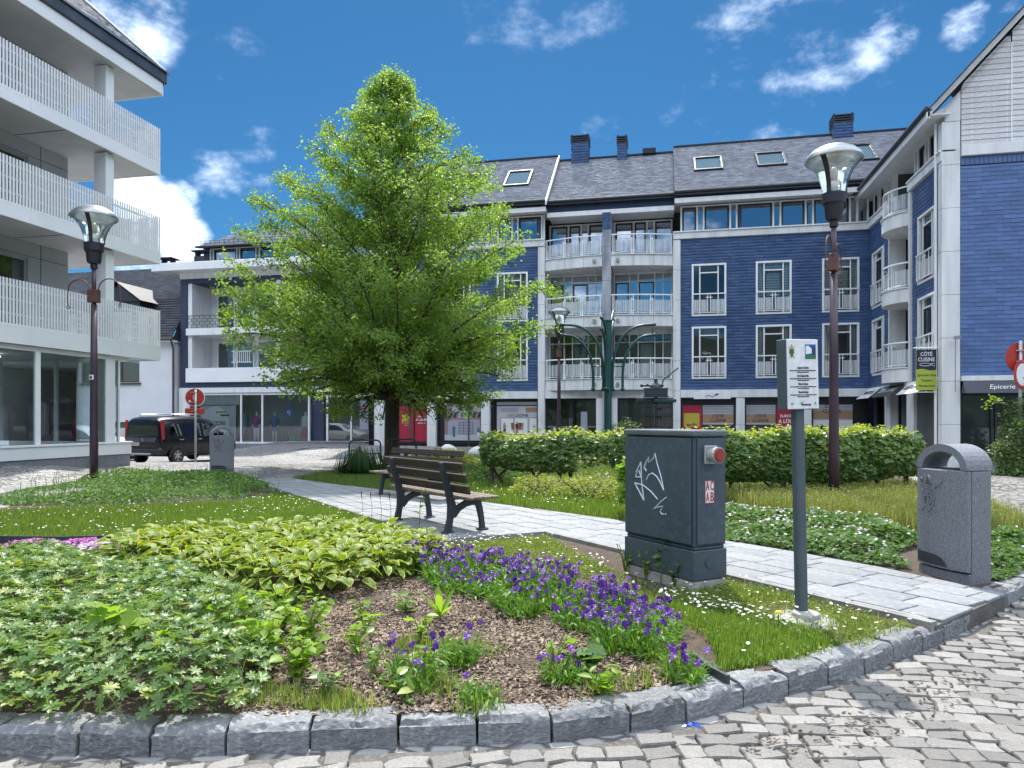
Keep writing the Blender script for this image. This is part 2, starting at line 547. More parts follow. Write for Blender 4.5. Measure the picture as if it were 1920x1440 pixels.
def cell_mat(name, scale, c1, c2, joint, bump=.6, stretch=(1, 1.5, 1), jw=.06, rough=.75):
    """setts too far away to build one by one: cell tones with sunken joints"""
    m, n, l, b = base_mat(name)
    b.inputs['Roughness'].default_value = rough
    t = n.new('ShaderNodeTexCoord'); mp = n.new('ShaderNodeMapping'); mp.inputs['Scale'].default_value = stretch
    l.new(t.outputs['Object'], mp.inputs[0])
    ds = n.new('ShaderNodeTexNoise'); ds.inputs['Scale'].default_value = .8; l.new(mp.outputs[0], ds.inputs['Vector'])
    v1 = n.new('ShaderNodeTexVoronoi'); v1.inputs['Scale'].default_value = scale; v1.inputs['Randomness'].default_value = .55
    v2 = n.new('ShaderNodeTexVoronoi'); v2.feature = 'DISTANCE_TO_EDGE'; v2.inputs['Scale'].default_value = scale; v2.inputs['Randomness'].default_value = .55
    l.new(mp.outputs[0], v1.inputs['Vector']); l.new(mp.outputs[0], v2.inputs['Vector'])
    sp = n.new('ShaderNodeSeparateColor'); l.new(v1.outputs['Color'], sp.inputs[0])
    col = mixc(n, l, sp.outputs[0], c1, c2)
    e = n.new('ShaderNodeMapRange'); e.inputs['From Min'].default_value = jw * .4; e.inputs['From Max'].default_value = jw * 1.6
    l.new(v2.outputs['Distance'], e.inputs['Value'])
    col = mixc(n, l, e.outputs[0], joint, col)
    pn = n.new('ShaderNodeTexNoise'); pn.inputs['Scale'].default_value = .35; pn.inputs['Detail'].default_value = 6; l.new(t.outputs['Object'], pn.inputs['Vector'])
    pr = n.new('ShaderNodeMapRange'); pr.inputs['From Min'].default_value = .3; pr.inputs['From Max'].default_value = .7; pr.inputs['To Min'].default_value = .78; pr.inputs['To Max'].default_value = 1.12
    l.new(pn.outputs['Fac'], pr.inputs['Value'])
    cc = n.new('ShaderNodeCombineColor')
    for i in range(3): l.new(pr.outputs[0], cc.inputs[i])
    l.new(mixc(n, l, 1.0, col, cc.outputs[0], 'MULTIPLY'), b.inputs['Base Color'])
    bu = n.new('ShaderNodeBump'); bu.inputs['Strength'].default_value = bump; bu.inputs['Distance'].default_value = .03
    l.new(e.outputs[0], bu.inputs['Height']); l.new(bu.outputs[0], b.inputs['Normal'])
    return m


W['plaza'] = cell_mat('plaza_setts', 5.6, (.37, .36, .345), (.24, .24, .24), (.09, .087, .083), stretch=(1, 1.45, 1), jw=.07)
W['joint'] = mat('joint_grit', (.12, .112, .10), .95, (.065, .06, .054), 5, bump=.5, bsc=90, c3=(.16, .15, .13))
W['sett'] = mat('sett_stone', (.212, .198, .182), .7, (.13, .124, .117), 8, bump=.35, bsc=45, rv=.28, attr=True, c3=(.31, .30, .28))
W['sett_one'] = mat('sett_stone_single', (.212, .198, .182), .7, (.13, .124, .117), 8, bump=.35, bsc=45, rv=.28, c3=(.31, .30, .28))
W['kerb'] = mat('bluestone_kerb', (.205, .210, .218), .8, (.10, .105, .115), 4.0, bump=.6, bsc=30, c3=(.26, .26, .255), rv=.16, stretch=(1, 1, 1.8), det=9, lo=.25, hi=.75)
W['slab'] = mat('path_slab', (.225, .237, .25), .6, (.165, .177, .19), 2.2, bump=.12, bsc=50, rv=.10, c3=(.27, .28, .29), det=8)
W['slab_edge'] = mat('path_edging', (.26, .26, .25), .8, (.16, .16, .15), 5, bump=.3)
W['soil'] = mat('bark_mulch', (.085, .058, .040), .95, (.034, .024, .018), 14, bump=.8, bsc=110, c3=(.17, .13, .095))
W['asphalt'] = mat('asphalt', (.15, .15, .155), .85, (.115, .115, .12), 2.2, bump=.25, bsc=120, c3=(.19, .19, .19))
W['concrete'] = mat('weathered_concrete', (.40, .39, .36), .9, (.24, .23, .21), 7, bump=.5, bsc=40, c3=(.31, .30, .28))

xs = np.concatenate([[-1600, -500, -200, -110], np.arange(-60, 45, 1.0), [80, 200, 500, 1600]])
ys = np.concatenate([[-1600, -500, -200, -90], np.arange(-30, 60, 1.0), [90, 200, 500, 1600]])
gx, gy = np.meshgrid(xs, ys)
gzv = terrain(gx, gy)
far = np.maximum(np.abs(gx), np.abs(gy)) > 100
gzv[far] = 0
nx, ny = len(xs), len(ys)
ii = np.arange(nx * ny).reshape(ny, nx)
F = np.stack([ii[:-1, :-1], ii[:-1, 1:], ii[1:, 1:], ii[1:, :-1]], -1).reshape(-1, 4)
np_mesh('ground', np.stack([gx, gy, gzv], -1).reshape(-1, 3), F, W['plaza'], smooth=True, kind='structure')


def sheet(name, poly, zf, m, step=.5, kind='structure', skirt=0.0):
    """a flush sheet inside an outline, following the ground: the outline is cut to a grid and kept whole"""
    bm = bmesh.new()
    vs = [bm.verts.new((x, y, 0)) for x, y in poly]
    bm.faces.new(vs)
    p = np.array(poly); lo, hi = p.min(0), p.max(0)
    for ax in (0, 1):
        for c in np.arange(lo[ax] + step * .5, hi[ax], step):
            g = bm.verts[:] + bm.edges[:] + bm.faces[:]
            co = [0, 0, 0]; no = [0, 0, 0]; co[ax] = c; no[ax] = 1
            bmesh.ops.bisect_plane(bm, geom=g, plane_co=co, plane_no=no)
    for v in bm.verts: v.co.z = zf(v.co.x, v.co.y)
    bmesh.ops.recalc_face_normals(bm, faces=bm.faces[:])
    if sum(f.normal.z for f in bm.faces) < 0: bmesh.ops.reverse_faces(bm, faces=bm.faces[:])
    if skirt:
        be = [e for e in bm.edges if e.is_boundary]
        r = bmesh.ops.extrude_edge_only(bm, edges=be)
        for v in r['geom']:
            if isinstance(v, bmesh.types.BMVert): v.co.z -= skirt
    me = bpy.data.meshes.new(name); bm.to_mesh(me); bm.free()
    me.materials.append(m)
    o = bpy.data.objects.new(name, me); COL.objects.link(o)
    if kind: o['kind'] = kind
    return o


# road and pavement in front of the clothes shop
sheet('road', [(-40, 26.5), (-26, 28.5), (-19.5, 30.2), (-14.5, 30.6), (-13.5, 33.6), (-16, 36.0), (-19.5, 34.4), (-24, 34.2), (-40, 33.5)], lambda x, y: tz(x, y) + .008, W['asphalt'], 1.0)
sheet('pavement', [(-28, 34.3), (-24, 34.5), (-19.6, 34.7), (-15.9, 36.2), (-15.6, 37.5), (-28, 37.5)], lambda x, y: tz(x, y) + .10, W['granite'], 1.0, skirt=.2)

# the planted island
KERB = [(-9.5, 3.6), (-7.0, 2.75), (-5.0, 2.62), (-3.14, 2.84), (-2.56, 2.94), (-2.22, 3.01), (-1.83, 3.14), (-1.52, 3.25), (-1.23, 3.34), (-.86, 3.44), (-.49, 3.55), (-.18, 3.71), (.21, 3.97), (.48, 4.21), (.85, 4.52),
        (1.23, 4.85), (1.75, 5.42), (2.22, 5.98), (2.80, 6.78), (3.27, 7.38), (4.2, 8.7), (4.9, 10.4), (5.3, 12.2), (5.45, 13.7)]
ISLAND = KERB[:-1] + [(5.4, 13.65), (5.0, 15.2), (6.0, 18.3), (7.2, 25), (3.1, 28.2), (-3.3, 30.6), (-8.2, 30.9), (-10.2, 28.9), (-9.2, 21.5), (-9.3, 17.9), (-9.0, 16.1), (-9.6, 15.2), (-10.85, 16.47), (-11.8, 16.45), (-13.4, 15.6),
                          (-13.4, 14), (-12.76, 12.81), (-11.5, 9.8), (-10.6, 7.0), (-10.2, 5)]


def inset(poly, d):
    out = []
    n = len(poly)
    for i in range(n):
        a, b, c = Vector(poly[i - 1]), Vector(poly[i]), Vector(poly[(i + 1) % n])
        e1, e2 = (b - a).normalized(), (c - b).normalized()
        nrm = Vector((-e1.y - e2.y, e1.x + e2.x)).normalized()
        out.append(tuple(b + nrm * d))
    return out


soil_poly = inset(ISLAND, .10)
sheet('flower_bed_soil', soil_poly, lambda x, y: gzs(x, y) + .012 * math.sin(7 * x + 3) * math.sin(6 * y), W['soil'], .5, skirt=.3)

# kerb stones along the front of the island, each a stone of its own
kerb = thing('kerb', None, None); kerb['kind'] = 'structure'
kp = [Vector(p) for p in KERB]
cum = [0.0]
for a, b in zip(kp, kp[1:]): cum.append(cum[-1] + (b - a).length)


def along(s):
    for i in range(len(kp) - 1):
        if s <= cum[i + 1] or i == len(kp) - 2:
            t = (s - cum[i]) / (cum[i + 1] - cum[i])
            return kp[i].lerp(kp[i + 1], t), (kp[i + 1] - kp[i]).normalized()


def kerb_stone(p0, p1, h, w, seed):
    """rough-hewn block: 5 x 3 x 2 lattice, worn top edge, chipped faces"""
    d = p1 - p0; L = d.length; U = d / L; N = Vector((-U.y, U.x))
    nx_, ny_, nz_ = 14, 5, 5
    r = random.Random(seed)
    px_, pz_ = r.uniform(0, 50), r.uniform(0, 50)
    chips = [(r.uniform(-L / 2, L / 2), r.uniform(.018, .05), r.uniform(.3, 1.0)) for _ in range(5)]
    bm = bmesh.new()
    bmesh.ops.create_grid(bm, x_segments=1, y_segments=1, size=1)
    bm.clear()
    V = {}
    cx = (p0 + p1) / 2
    hh = [h * (1 + r.uniform(-.06, .06)), h * (1 + r.uniform(-.06, .06))]
    for i in range(nx_ + 1):
        for j in range(ny_ + 1):
            for k in range(nz_ + 1):
                if 0 < i < nx_ and 0 < j < ny_ and 0 < k < nz_: continue
                x = (i / nx_ - .5) * (L - .014)
                y = (j / ny_) * w
                ht = hh[0] + (hh[1] - hh[0]) * i / nx_
                z = k / nz_ * ht
                e = (k == nz_) * .5 + (j == 0) * .3 + (i in (0, nx_)) * .35
                am = .0016 + .002 * e
                q_ = float(vnoise(np.array([x * 9 + px_]), np.array([z * 12 + y * 11 + pz_]), 1.0, 1)[0]) + .5 * float(vnoise(np.array([x * 24 + px_]), np.array([z * 30 + y * 28]), 1.0, 2)[0])
                if j == 0: y -= .005 * q_
                if k == nz_:
                    z += .008 * q_
                    for c_, w_, d_ in chips:
                        t_ = max(0, 1 - abs(x - c_) / w_)
                        if j <= 1: z -= (.022 if j == 0 else .008) * d_ * t_; y += .018 * d_ * t_ * (j == 0)
                if k == nz_ and j == 0: y += .010 + r.uniform(0, .006); z -= .010 + r.uniform(0, .006)
                if k == nz_ and i in (0, nx_): z -= .006; x *= .985
                x += r.uniform(-am, am); y += r.uniform(-am, am); z += r.uniform(-am, am) * (1 if k else 0)
                q = U * x + N * y
                V[i, j, k] = bm.verts.new((q.x, q.y, z - .03))
    def fc(*ks):
        try: bm.faces.new([V[q] for q in ks])
        except ValueError: pass
    for i in range(nx_):
        for j in range(ny_):
            fc((i, j, nz_), (i + 1, j, nz_), (i + 1, j + 1, nz_), (i, j + 1, nz_))
        for k in range(nz_):
            fc((i, 0, k), (i + 1, 0, k), (i + 1, 0, k + 1), (i, 0, k + 1))
            fc((i + 1, ny_, k), (i, ny_, k), (i, ny_, k + 1), (i + 1, ny_, k + 1))
    for j in range(ny_):
        for k in range(nz_):
            fc((0, j + 1, k), (0, j, k), (0, j, k + 1), (0, j + 1, k + 1))
            fc((nx_, j, k), (nx_, j + 1, k), (nx_, j + 1, k + 1), (nx_, j, k + 1))
    bmesh.ops.recalc_face_normals(bm, faces=bm.faces[:])
    me = bpy.data.meshes.new('kerb_stone'); bm.to_mesh(me); bm.free()
    me.materials.append(W['kerb'])
    me.polygons.foreach_set('use_smooth', [True] * len(me.polygons)); me.set_sharp_from_angle(angle=R(38))
    o = inst(me, 'kerb_stone', kerb, (cx.x, cx.y, tz(cx.x, cx.y)))
    return o


s = 0.0
sdip0, sdip1 = cum[17] - .55, cum[18] + .05
while s < cum[-1] - .2:
    L = rnd.uniform(.34, .43) if s > cum[2] else rnd.uniform(.5, .7)
    if s > cum[19]: L = rnd.uniform(.45, .6)
    a, _ = along(s); b, _ = along(min(s + L, cum[-1]))
    mid = s + L / 2
    h = .168
    if sdip0 < mid < sdip1: h = .168
    elif mid > cum[16] - .3 and mid < sdip0 + .05: h = .18
    kerb_stone(a, b, h, .17, int(s * 1000))
    s += L

# paving of the path that crosses the island: slabs in courses along it
PATH = [(1.92, 5.63), (-1.5, 9.20), (-2.62, 8.36), (-9.5, 15.12), (-9.05, 15.98), (-5.7, 13.93), (-2.87, 12.12), (-.64, 10.5), (.72, 9.02), (1.92, 7.95), (2.82, 6.72)]
sheet('path', PATH, lambda x, y: gzs(x, y) + .012, W['joint'], 1.0, skirt=.16)
pathslabs = thing('path_paving', None, None); pathslabs['kind'] = 'structure'
pt, pn_ = Vector((-1, 1)) / math.sqrt(2), Vector((1, 1)) / math.sqrt(2)


def clip_poly(poly, a, b, c):
    """keep the side a*x+b*y<=c"""
    out = []
    for i in range(len(poly)):
        p, q = poly[i], poly[(i + 1) % len(poly)]
        fp, fq = a * p[0] + b * p[1] - c, a * q[0] + b * q[1] - c
        if fp <= 0: out.append(p)
        if (fp < 0 < fq) or (fq < 0 < fp):
            t = fp / (fp - fq); out.append((p[0] + (q[0] - p[0]) * t, p[1] + (q[1] - p[1]) * t))
    return out


row_h, nrow = .298, 13
for rI in range(nrow):
    n0 = 3.97 + rI * row_h
    t0 = 2.4 - (rI * .37 % .6)
    while t0 < 18:
        Ls = rnd.choice((.45, .52, .60))
        g = .007
        keep = list(PATH)
        for nv, c in ((-pt, -(t0 + g)), (pt, t0 + Ls - g), (-pn_, -(n0 + g)), (pn_, n0 + row_h - g)):
            if len(keep) > 2: keep = clip_poly(keep, nv.x, nv.y, c)
        area = abs(sum(keep[i - 1][0] * keep[i][1] - keep[i][0] * keep[i - 1][1] for i in range(len(keep)))) / 2 if len(keep) > 2 else 0
        if area < .012: keep = None
        else: cen = (sum(q[0] for q in keep) / len(keep), sum(q[1] for q in keep) / len(keep))
        if keep:
            mbq = MB(o=(cen[0], cen[1], 0))
            z1 = gzs(*cen) + .034 + rnd.uniform(-.003, .003)
            a = rnd.uniform(-.004, .004)
            nq = len(keep)
            top = [(q[0], q[1], z1 + a * ((q[0] - cen[0]) + (q[1] - cen[1]))) for q in keep]
            bot = [(q[0], q[1], z1 - .03) for q in keep]
            mbq.add(top + bot, [tuple(range(nq))] + [(i, i + nq, (i + 1) % nq + nq, (i + 1) % nq) for i in range(nq)])
            mbq.build('paving_slab', W['slab'], pathslabs, loc=(cen[0], cen[1], 0), bevel=.004)
        t0 += Ls
# kerb edging strips of the path
edge = MB()
for i in (0, 1, 2):
    p, q = Vector(PATH[i]), Vector(PATH[i + 1])
    e = (q - p).normalized(); N = Vector((-e.y, e.x))
    n = max(2, int((q - p).length / .9))
    for j in range(n):
        a, b = p.lerp(q, j / n) + e * .006, p.lerp(q, (j + 1) / n) - e * .006
        zz = gzs(a.x, a.y) + .045
        P4 = [a - N * .03, b - N * .03, b + N * .05, a + N * .05]
        P4 = [(v.x, v.y) for v in P4]
        edge.add([(x, y, zz) for x, y in P4] + [(x, y, zz - .2) for x, y in P4], [(0, 1, 2, 3), (0, 4, 5, 1), (1, 5, 6, 2), (2, 6, 7, 3), (3, 7, 4, 0)])
edge.build('path_edging', W['slab_edge'], pathslabs)

# near setts, one by one in shallow arcs; the rest of them joined
joint_poly = [(-7, 2.0), (-4, 1.2), (2.5, .8), (4.5, 3.5), (6.8, 9), (8.0, 14), (11, 22), (10.2, 23.2), (7.6, 24), (6.3, 18.3), (5.3, 15.1), (5.6, 13.7), (5.35, 12.2), (4.95, 10.4), (4.25, 8.7), (3.3, 7.38), (2.85, 6.75), (2.25, 5.95), (1.78, 5.38), (1.25, 4.8), (.87, 4.46),
              (.5, 4.15), (.22, 3.9), (-.17, 3.64), (-.48, 3.48), (-.86, 3.37), (-1.23, 3.27), (-1.83, 3.07), (-2.56, 2.87), (-3.14, 2.77), (-5, 2.55), (-7, 2.68)]
sheet('sett_bedding', joint_poly, lambda x, y: tz(x, y) + .004, W['joint'], 1.2)
setts = []
cx0, cy0 = 1.9, -3.2
rad = 3.9
while rad < 26:
    rh = rnd.uniform(.105, .135)
    ang = R(38) - rnd.random() * .03
    while ang < R(152):
        ln = rnd.uniform(.11, .215)
        da = ln / rad
        am = ang + da / 2
        wob = .05 * math.sin(am * 9 + rad * 2)
        x, y = cx0 + (rad + wob) * math.cos(am), cy0 + (rad + wob) * math.sin(am)
        setts.append((x, y, am, ln, rh)); ang += da
    rad += rh
setts = np.array(setts)
k = in_poly(setts[:, :2], inset(joint_poly, .05))
u = setts[:, 0] / np.maximum(setts[:, 1], .1)
k &= (u < .56) & (u > -1.35) & (setts[:, 1] > 1.9) & ~((setts[:, 1] > 8) & (u < .17))
setts = setts[k]
setts = setts[np.argsort(setts[:, 0] ** 2 + setts[:, 1] ** 2)]


def sett_tpl(seed):
    r = random.Random(seed)
    vs = []
    for (z, ins) in ((-.05, .0), (.000, .0), (.009, .06)):
        for sx, sy in ((-1, -1), (0, -1), (1, -1), (1, 0), (1, 1), (0, 1), (-1, 1), (-1, 0)):
            jx, jy = r.uniform(-.07, .07), r.uniform(-.07, .07)
            if z > -.05:
                key = (sx, sy); rr = random.Random(seed * 31 + hash(key) % 997)
                jx, jy = rr.uniform(-.17, .17), rr.uniform(-.17, .17)
            vs.append((.5 * sx * (1 - ins) + jx * .5, .5 * sy * (1 - ins) + jy * .5, z + (r.uniform(-.004, .004) if z > 0 else 0)))
    vs.append((0, 0, .010 + r.uniform(-.003, .003)))
    fs = []
    for i in range(2):
        for j in range(8):
            a, b = i * 8 + j, i * 8 + (j + 1) % 8
            fs += [(a, b, b + 8), (a, b + 8, a + 8)]
    for j in range(8): fs.append((16 + j, 16 + (j + 1) % 8, 24))
    return np.array(vs), fs


paving = thing('sett_paving', None, None); paving['kind'] = 'structure'
tpls = [sett_tpl(i) for i in range(9)]
smesh = [tpl_object('sett', t, W['sett_one']) for t in tpls]
# the 300 that show largest lie inside the frame
vis = np.array([i for i in range(len(setts)) if -1.02 < (setts[i, 0] * .978 + setts[i, 1] * .2079) / max(.1, setts[i, 1] * .978 - setts[i, 0] * .2079) * 1330 / 960 < 1.02 and 1330 * 1.6 / (setts[i, 1] * .978 - setts[i, 0] * .2079) < 660])[:300]
vset = set(vis.tolist())
sz_ = terrain(setts[:, 0], setts[:, 1])
for i in vis:
    x, y, a, ln, rh = setts[i]
    inst(smesh[int(rnd.random() * 9)], 'sett', paving, (x, y, sz_[i] + .016 + rnd.uniform(-.004, .004)), (rnd.uniform(-.035, .035), rnd.uniform(-.035, .035), a - math.pi / 2 + rnd.uniform(-.10, .10)), (ln * rnd.uniform(.88, .98), rh * rnd.uniform(.85, .98), 1))
rest = np.array([i for i in range(len(setts)) if i not in vset])
for q in range(3):
    sel = rest[q::3]
    S_ = setts[sel]
    rot = euler_mats(nrg.uniform(-.05, .05, len(sel)), nrg.uniform(-.05, .05, len(sel)), S_[:, 2] - math.pi / 2)
    o = scatter('sett_field', tpls[q * 3], np.stack([S_[:, 0], S_[:, 1], sz_[sel] + .016 + nrg.uniform(-.006, .006, len(sel))], -1), rot, np.stack([S_[:, 3] * .93, S_[:, 4] * .90, np.ones(len(sel))], -1), W['sett'], paving, kind='stuff')

# loose grit and leaf litter where the setts meet the kerb
lit = pts_in([(1.0, 4.2), (2.0, 5.2), (1.9, 4.8), (1.3, 4.0), (.7, 3.5), (.3, 3.6)], 170)
q = len(lit)
W['litter'] = mat('leaf_litter', (.10, .07, .05), .9, (.04, .03, .02), 9, rv=.5, attr=True)
chip = (np.array([(-.5, -.5, 0), (.5, -.4, .1), (.45, .5, 0), (-.4, .45, .12)]), [(0, 1, 2), (0, 2, 3)])
lo = scatter('leaf_litter', chip, np.stack([lit[:, 0], lit[:, 1], terrain(lit[:, 0], lit[:, 1]) + .034], -1), euler_mats(nrg.uniform(-.3, .3, q), nrg.uniform(-.3, .3, q), nrg.uniform(0, 6.3, q)),
             np.stack([nrg.uniform(.012, .04, q), nrg.uniform(.008, .02, q), np.full(q, .03)], -1), W['litter'], kind='stuff')
tag(lo, 'dark scatter of dead leaves and grit on the setts beside the kerb', 'leaf litter')
# bark chips on the open soil
bark = pts_in([(-3.3, 5.0), (-2.4, 6.3), (-1.2, 5.6), (-.1, 4.9), (.2, 4.3), (-.17, 3.75), (-.88, 3.5), (-2.1, 3.2), (-2.7, 3.9)], 19000)
q = len(bark)
W['chip'] = mat('bark_chip', (.30, .225, .165), .9, (.12, .082, .058), 12, rv=.6, attr=True)
bo = scatter('bark_chips', chip, np.stack([bark[:, 0], bark[:, 1], gz(bark[:, 0], bark[:, 1]) + .012 * np.sin(7 * bark[:, 0] + 3) * np.sin(6 * bark[:, 1]) + .008], -1), euler_mats(nrg.uniform(-.5, .5, q), nrg.uniform(-.5, .5, q), nrg.uniform(0, 6.3, q)),
             np.stack([nrg.uniform(.012, .042, q), nrg.uniform(.006, .016, q), np.full(q, .03)], -1), W['chip'], kind='stuff')
tag(bo, 'brown bark chips spread over the open bed soil', 'bark mulch')

# ------------------------------------------------------------------ helpers for facades
def wall_sheet(mb, x0, x1, z0, z1, y, holes, depth=.16):
    """a facade sheet at y (facing -y) with openings and their reveals"""
    xs_ = sorted({x0, x1, *[h[0] for h in holes], *[h[1] for h in holes]})
    zs_ = sorted({z0, z1, *[h[2] for h in holes], *[h[3] for h in holes]})
    for i in range(len(xs_) - 1):
        for j in range(len(zs_) - 1):
            cx, cz = (xs_[i] + xs_[i + 1]) / 2, (zs_[j] + zs_[j + 1]) / 2
            if any(h[0] < cx < h[1] and h[2] < cz < h[3] for h in holes): continue
            mb.quad((xs_[i], y, zs_[j]), (xs_[i + 1], y, zs_[j]), (xs_[i + 1], y, zs_[j + 1]), (xs_[i], y, zs_[j + 1]))
    for a, b, c, d in holes:
        mb.quad((a, y, c), (a, y + depth, c), (a, y + depth, d), (a, y, d))
        mb.quad((b, y + depth, c), (b, y, c), (b, y, d), (b, y + depth, d))
        mb.quad((a, y, d), (a, y + depth, d), (b, y + depth, d), (b, y, d))
        mb.quad((a, y + depth, c), (a, y, c), (b, y, c), (b, y + depth, c))


def slates(name, O, U, V, N, w, h, sw, sh, m, parent, org=(0, 0, 0), holes=(), keep=None, single=0, m1=None, lift=.014, seed=1):
    """courses of overlapping slates over a w x h field; holes are cut out; the first `single` (by keep order) become objects"""
    r = random.Random(seed)
    O, U, V, N = Vector(O) - Vector(org), Vector(U), Vector(V), Vector(N)
    vs, fs, rv = [], [], []
    singles = []
    row = 0
    v = 0.0
    while v < h - .01:
        v1 = min(v + sh, h)
        spans = [(0.0, w)]
        for a, b, c, d in holes:
            vm = v + sh * .5
            if c < vm < d:
                ns = []
                for p, q in spans:
                    if b <= p or a >= q: ns.append((p, q)); continue
                    if a > p: ns.append((p, a))
                    if b < q: ns.append((b, q))
                spans = ns
        off = (row % 2) * sw * .5
        for p, q in spans:
            k = math.floor((p - off) / sw)
            while off + k * sw < q:
                a = max(p, off + k * sw) + .002; b = min(q, off + (k + 1) * sw) - .002
                k += 1
                if b - a < .015: continue
                if keep and not keep((a + b) / 2, (v + v1) / 2): continue
                l0, l1 = lift * r.uniform(.7, 1.25), lift * r.uniform(.7, 1.25)
                dv = r.uniform(-.003, .003)
                P = [O + U * a + V * (v + dv) + N * l0, O + U * b + V * (v + dv) + N * l1, O + U * b + V * (v1 + .012) + N * .002, O + U * a + V * (v1 + .012) + N * .002,
                     O + U * a + V * (v + dv), O + U * b + V * (v + dv)]
                if single and len(singles) < single and b - a > sw * .4:
                    singles.append(P)
                else:
                    n = len(vs); vs += P; fs += [(n, n + 1, n + 2, n + 3), (n, n + 4, n + 5, n + 1)]
                    rv += [r.random()] * 6
        v += sh; row += 1
    if fs:
        np_mesh(name + '_field', np.array([tuple(p) for p in vs]), fs, m, parent, rv, kind='stuff')
    for P in singles:
        c = sum(P, Vector()) / len(P)
        me = bpy.data.meshes.new(name)
        Q = [p - c for p in P]
        B = [Q[3] - N * .002, Q[2] - N * .002]
        me.from_pydata([tuple(p) for p in Q + B], [], [(0, 1, 2, 3), (0, 4, 5, 1), (0, 3, 6, 4), (1, 5, 7, 2)])
        me.materials.append(m1 or m)
        inst(me, name, parent, tuple(c))


W['slate_one'] = mat('blue_slate_single', (.062, .122, .28), .55, (.082, .145, .31), .8, rv=.16, spec=.45, bump=.1, bsc=14)
W['red_poster'] = flat('red_poster', (.40, .018, .050), .45)
W['yellow_print'] = flat('yellow_print', (.55, .42, .05), .5)
W['white_print'] = flat('white_print', (.78, .78, .78), .5)
W['dark_print'] = flat('dark_print', (.03, .035, .05), .5)
W['black_frame'] = flat('black_shop_frame', (.018, .020, .026), .4)
W['tan_print'] = flat('tan_print', (.36, .22, .13), .5)
W['poster_grey'] = flat('pale_grey_print', (.50, .50, .54), .5)
W['poster_mauve'] = flat('mauve_print', (.30, .21, .23), .5)
W['poster_lilac'] = flat('lilac_print', (.36, .36, .46), .5)
W['teal_print'] = flat('teal_print', (.03, .17, .18), .5)
W['rust_print'] = flat('rust_print', (.28, .11, .06), .5)
W['skin_print'] = flat('skin_print', (.42, .25, .17), .5)
W['green_print'] = flat('green_print', (.38, .55, .12), .5)
W['gold_print'] = flat('gold_print', (.45, .33, .08), .5)
W['rail_white'] = mat('white_railing', (.86, .87, .88), .35, (.80, .81, .82), 4)
W['brown'] = flat('brown_metal', (.06, .045, .038), .5)


def text(body, size, m, parent, loc, rz=0.0, name='lettering', align='CENTER', tilt=90, width=None, shear=0.0, bold=0.0, rot=None):
    cu = bpy.data.curves.new(name, 'FONT')
    cu.body = body; cu.size = size; cu.align_x = align; cu.align_y = 'CENTER'; cu.extrude = .0015; cu.shear = shear; cu.offset = bold; cu.resolution_u = 3
    cu.space_line = 1.0
    tmp = bpy.data.objects.new(name, cu); COL.objects.link(tmp)
    dg = bpy.context.evaluated_depsgraph_get()
    me = bpy.data.meshes.new_from_object(tmp.evaluated_get(dg))
    bpy.data.objects.remove(tmp)
    me.name = name
    me.materials.clear(); me.materials.append(m)
    o = bpy.data.objects.new(name, me); COL.objects.link(o)
    if parent is not None: o.parent = parent
    o.location = loc
    o.rotation_euler = rot or (R(tilt), 0, rz)
    if width and o.dimensions.x > 1e-6:
        xs_ = [v.co.x for v in me.vertices]; w = max(xs_) - min(xs_)
        o.scale = (width / w, 1, 1)
    return o


# window types are drawn once in their own coordinates (x right, y inwards, z up) and copied
def french_window(parent, w=1.5, h=2.35, sky=False, curtain=1, name='window'):
    f = MB()
    f.bars(0, w, 0, h, .085, -.055, .10)
    fr = f.build(name, W['frame_white'], parent, bevel=.006)
    m = MB(); a, b = w * .235, w * .765
    for x in (a, b): m.box(x - .025, x + .025, -.01, .07, .085, h - .085)
    m.box(a + .025, b - .025, -.008, .07, h * .82, h * .82 + .05)
    m.build('mullion', W['frame_white'], fr)
    d = MB(); d.bars(a + .025, b - .025, .087, h * .82, .055, .015, .075)
    d.build('casement', W['dark_metal'], fr)
    g = MB(); g.quad((.06, .05, .06), (w - .06, .05, .06), (w - .06, .05, h - .06), (.06, .05, h - .06))
    g.build('pane', W['glass_sky'] if sky else W['glass'], fr)
    if curtain:
        c = MB(); cw = [(.09, w * .30), (w * .70, w - .09)] if curtain == 1 else [(.09, w - .09)]
        for p, q in cw:
            n = max(6, int((q - p) / .05))
            for i in range(n):
                x0, x1 = p + (q - p) * i / n, p + (q - p) * (i + 1) / n
                y0, y1 = .16 + .03 * (i % 2), .16 + .03 * ((i + 1) % 2)
                c.quad((x0, y0, .09), (x1, y1, .09), (x1, y1, h - .1), (x0, y0, h - .1))
        c.build('curtain', W['curtain'], fr)
    rl = MB(); rz_ = h * .42
    rl.box(.04, w - .04, -.125, -.075, rz_ - .025, rz_ + .025)
    rl.box(.04, w - .04, -.11, -.085, .13, .16)
    for x in (w * .46, w * .54): rl.box(x - .015, x + .015, -.112, -.088, .16, rz_ - .02)
    rl.box(w * .40, w * .60, -.114, -.086, rz_ * .82, rz_ * .82 + .03)
    for x in (.06, w * .235, w * .765, w - .06): rl.box(x - .012, x + .012, -.110, -.088, .16, rz_ - .02)
    rl.build('railing', W['rail_white'], fr)
    pn = MB()
    for p, q in ((.085, w * .445), (w * .555, w - .085)): pn.box(p, q, -.084, -.078, .19, rz_ * .74)
    pn.build('rail_panel', W['screen'], fr)
    return fr


def place(proto, parent, loc, rz=0.0):
    c = copy_tree(proto, parent); c.location = loc; c.rotation_euler = (0, 0, rz); return c


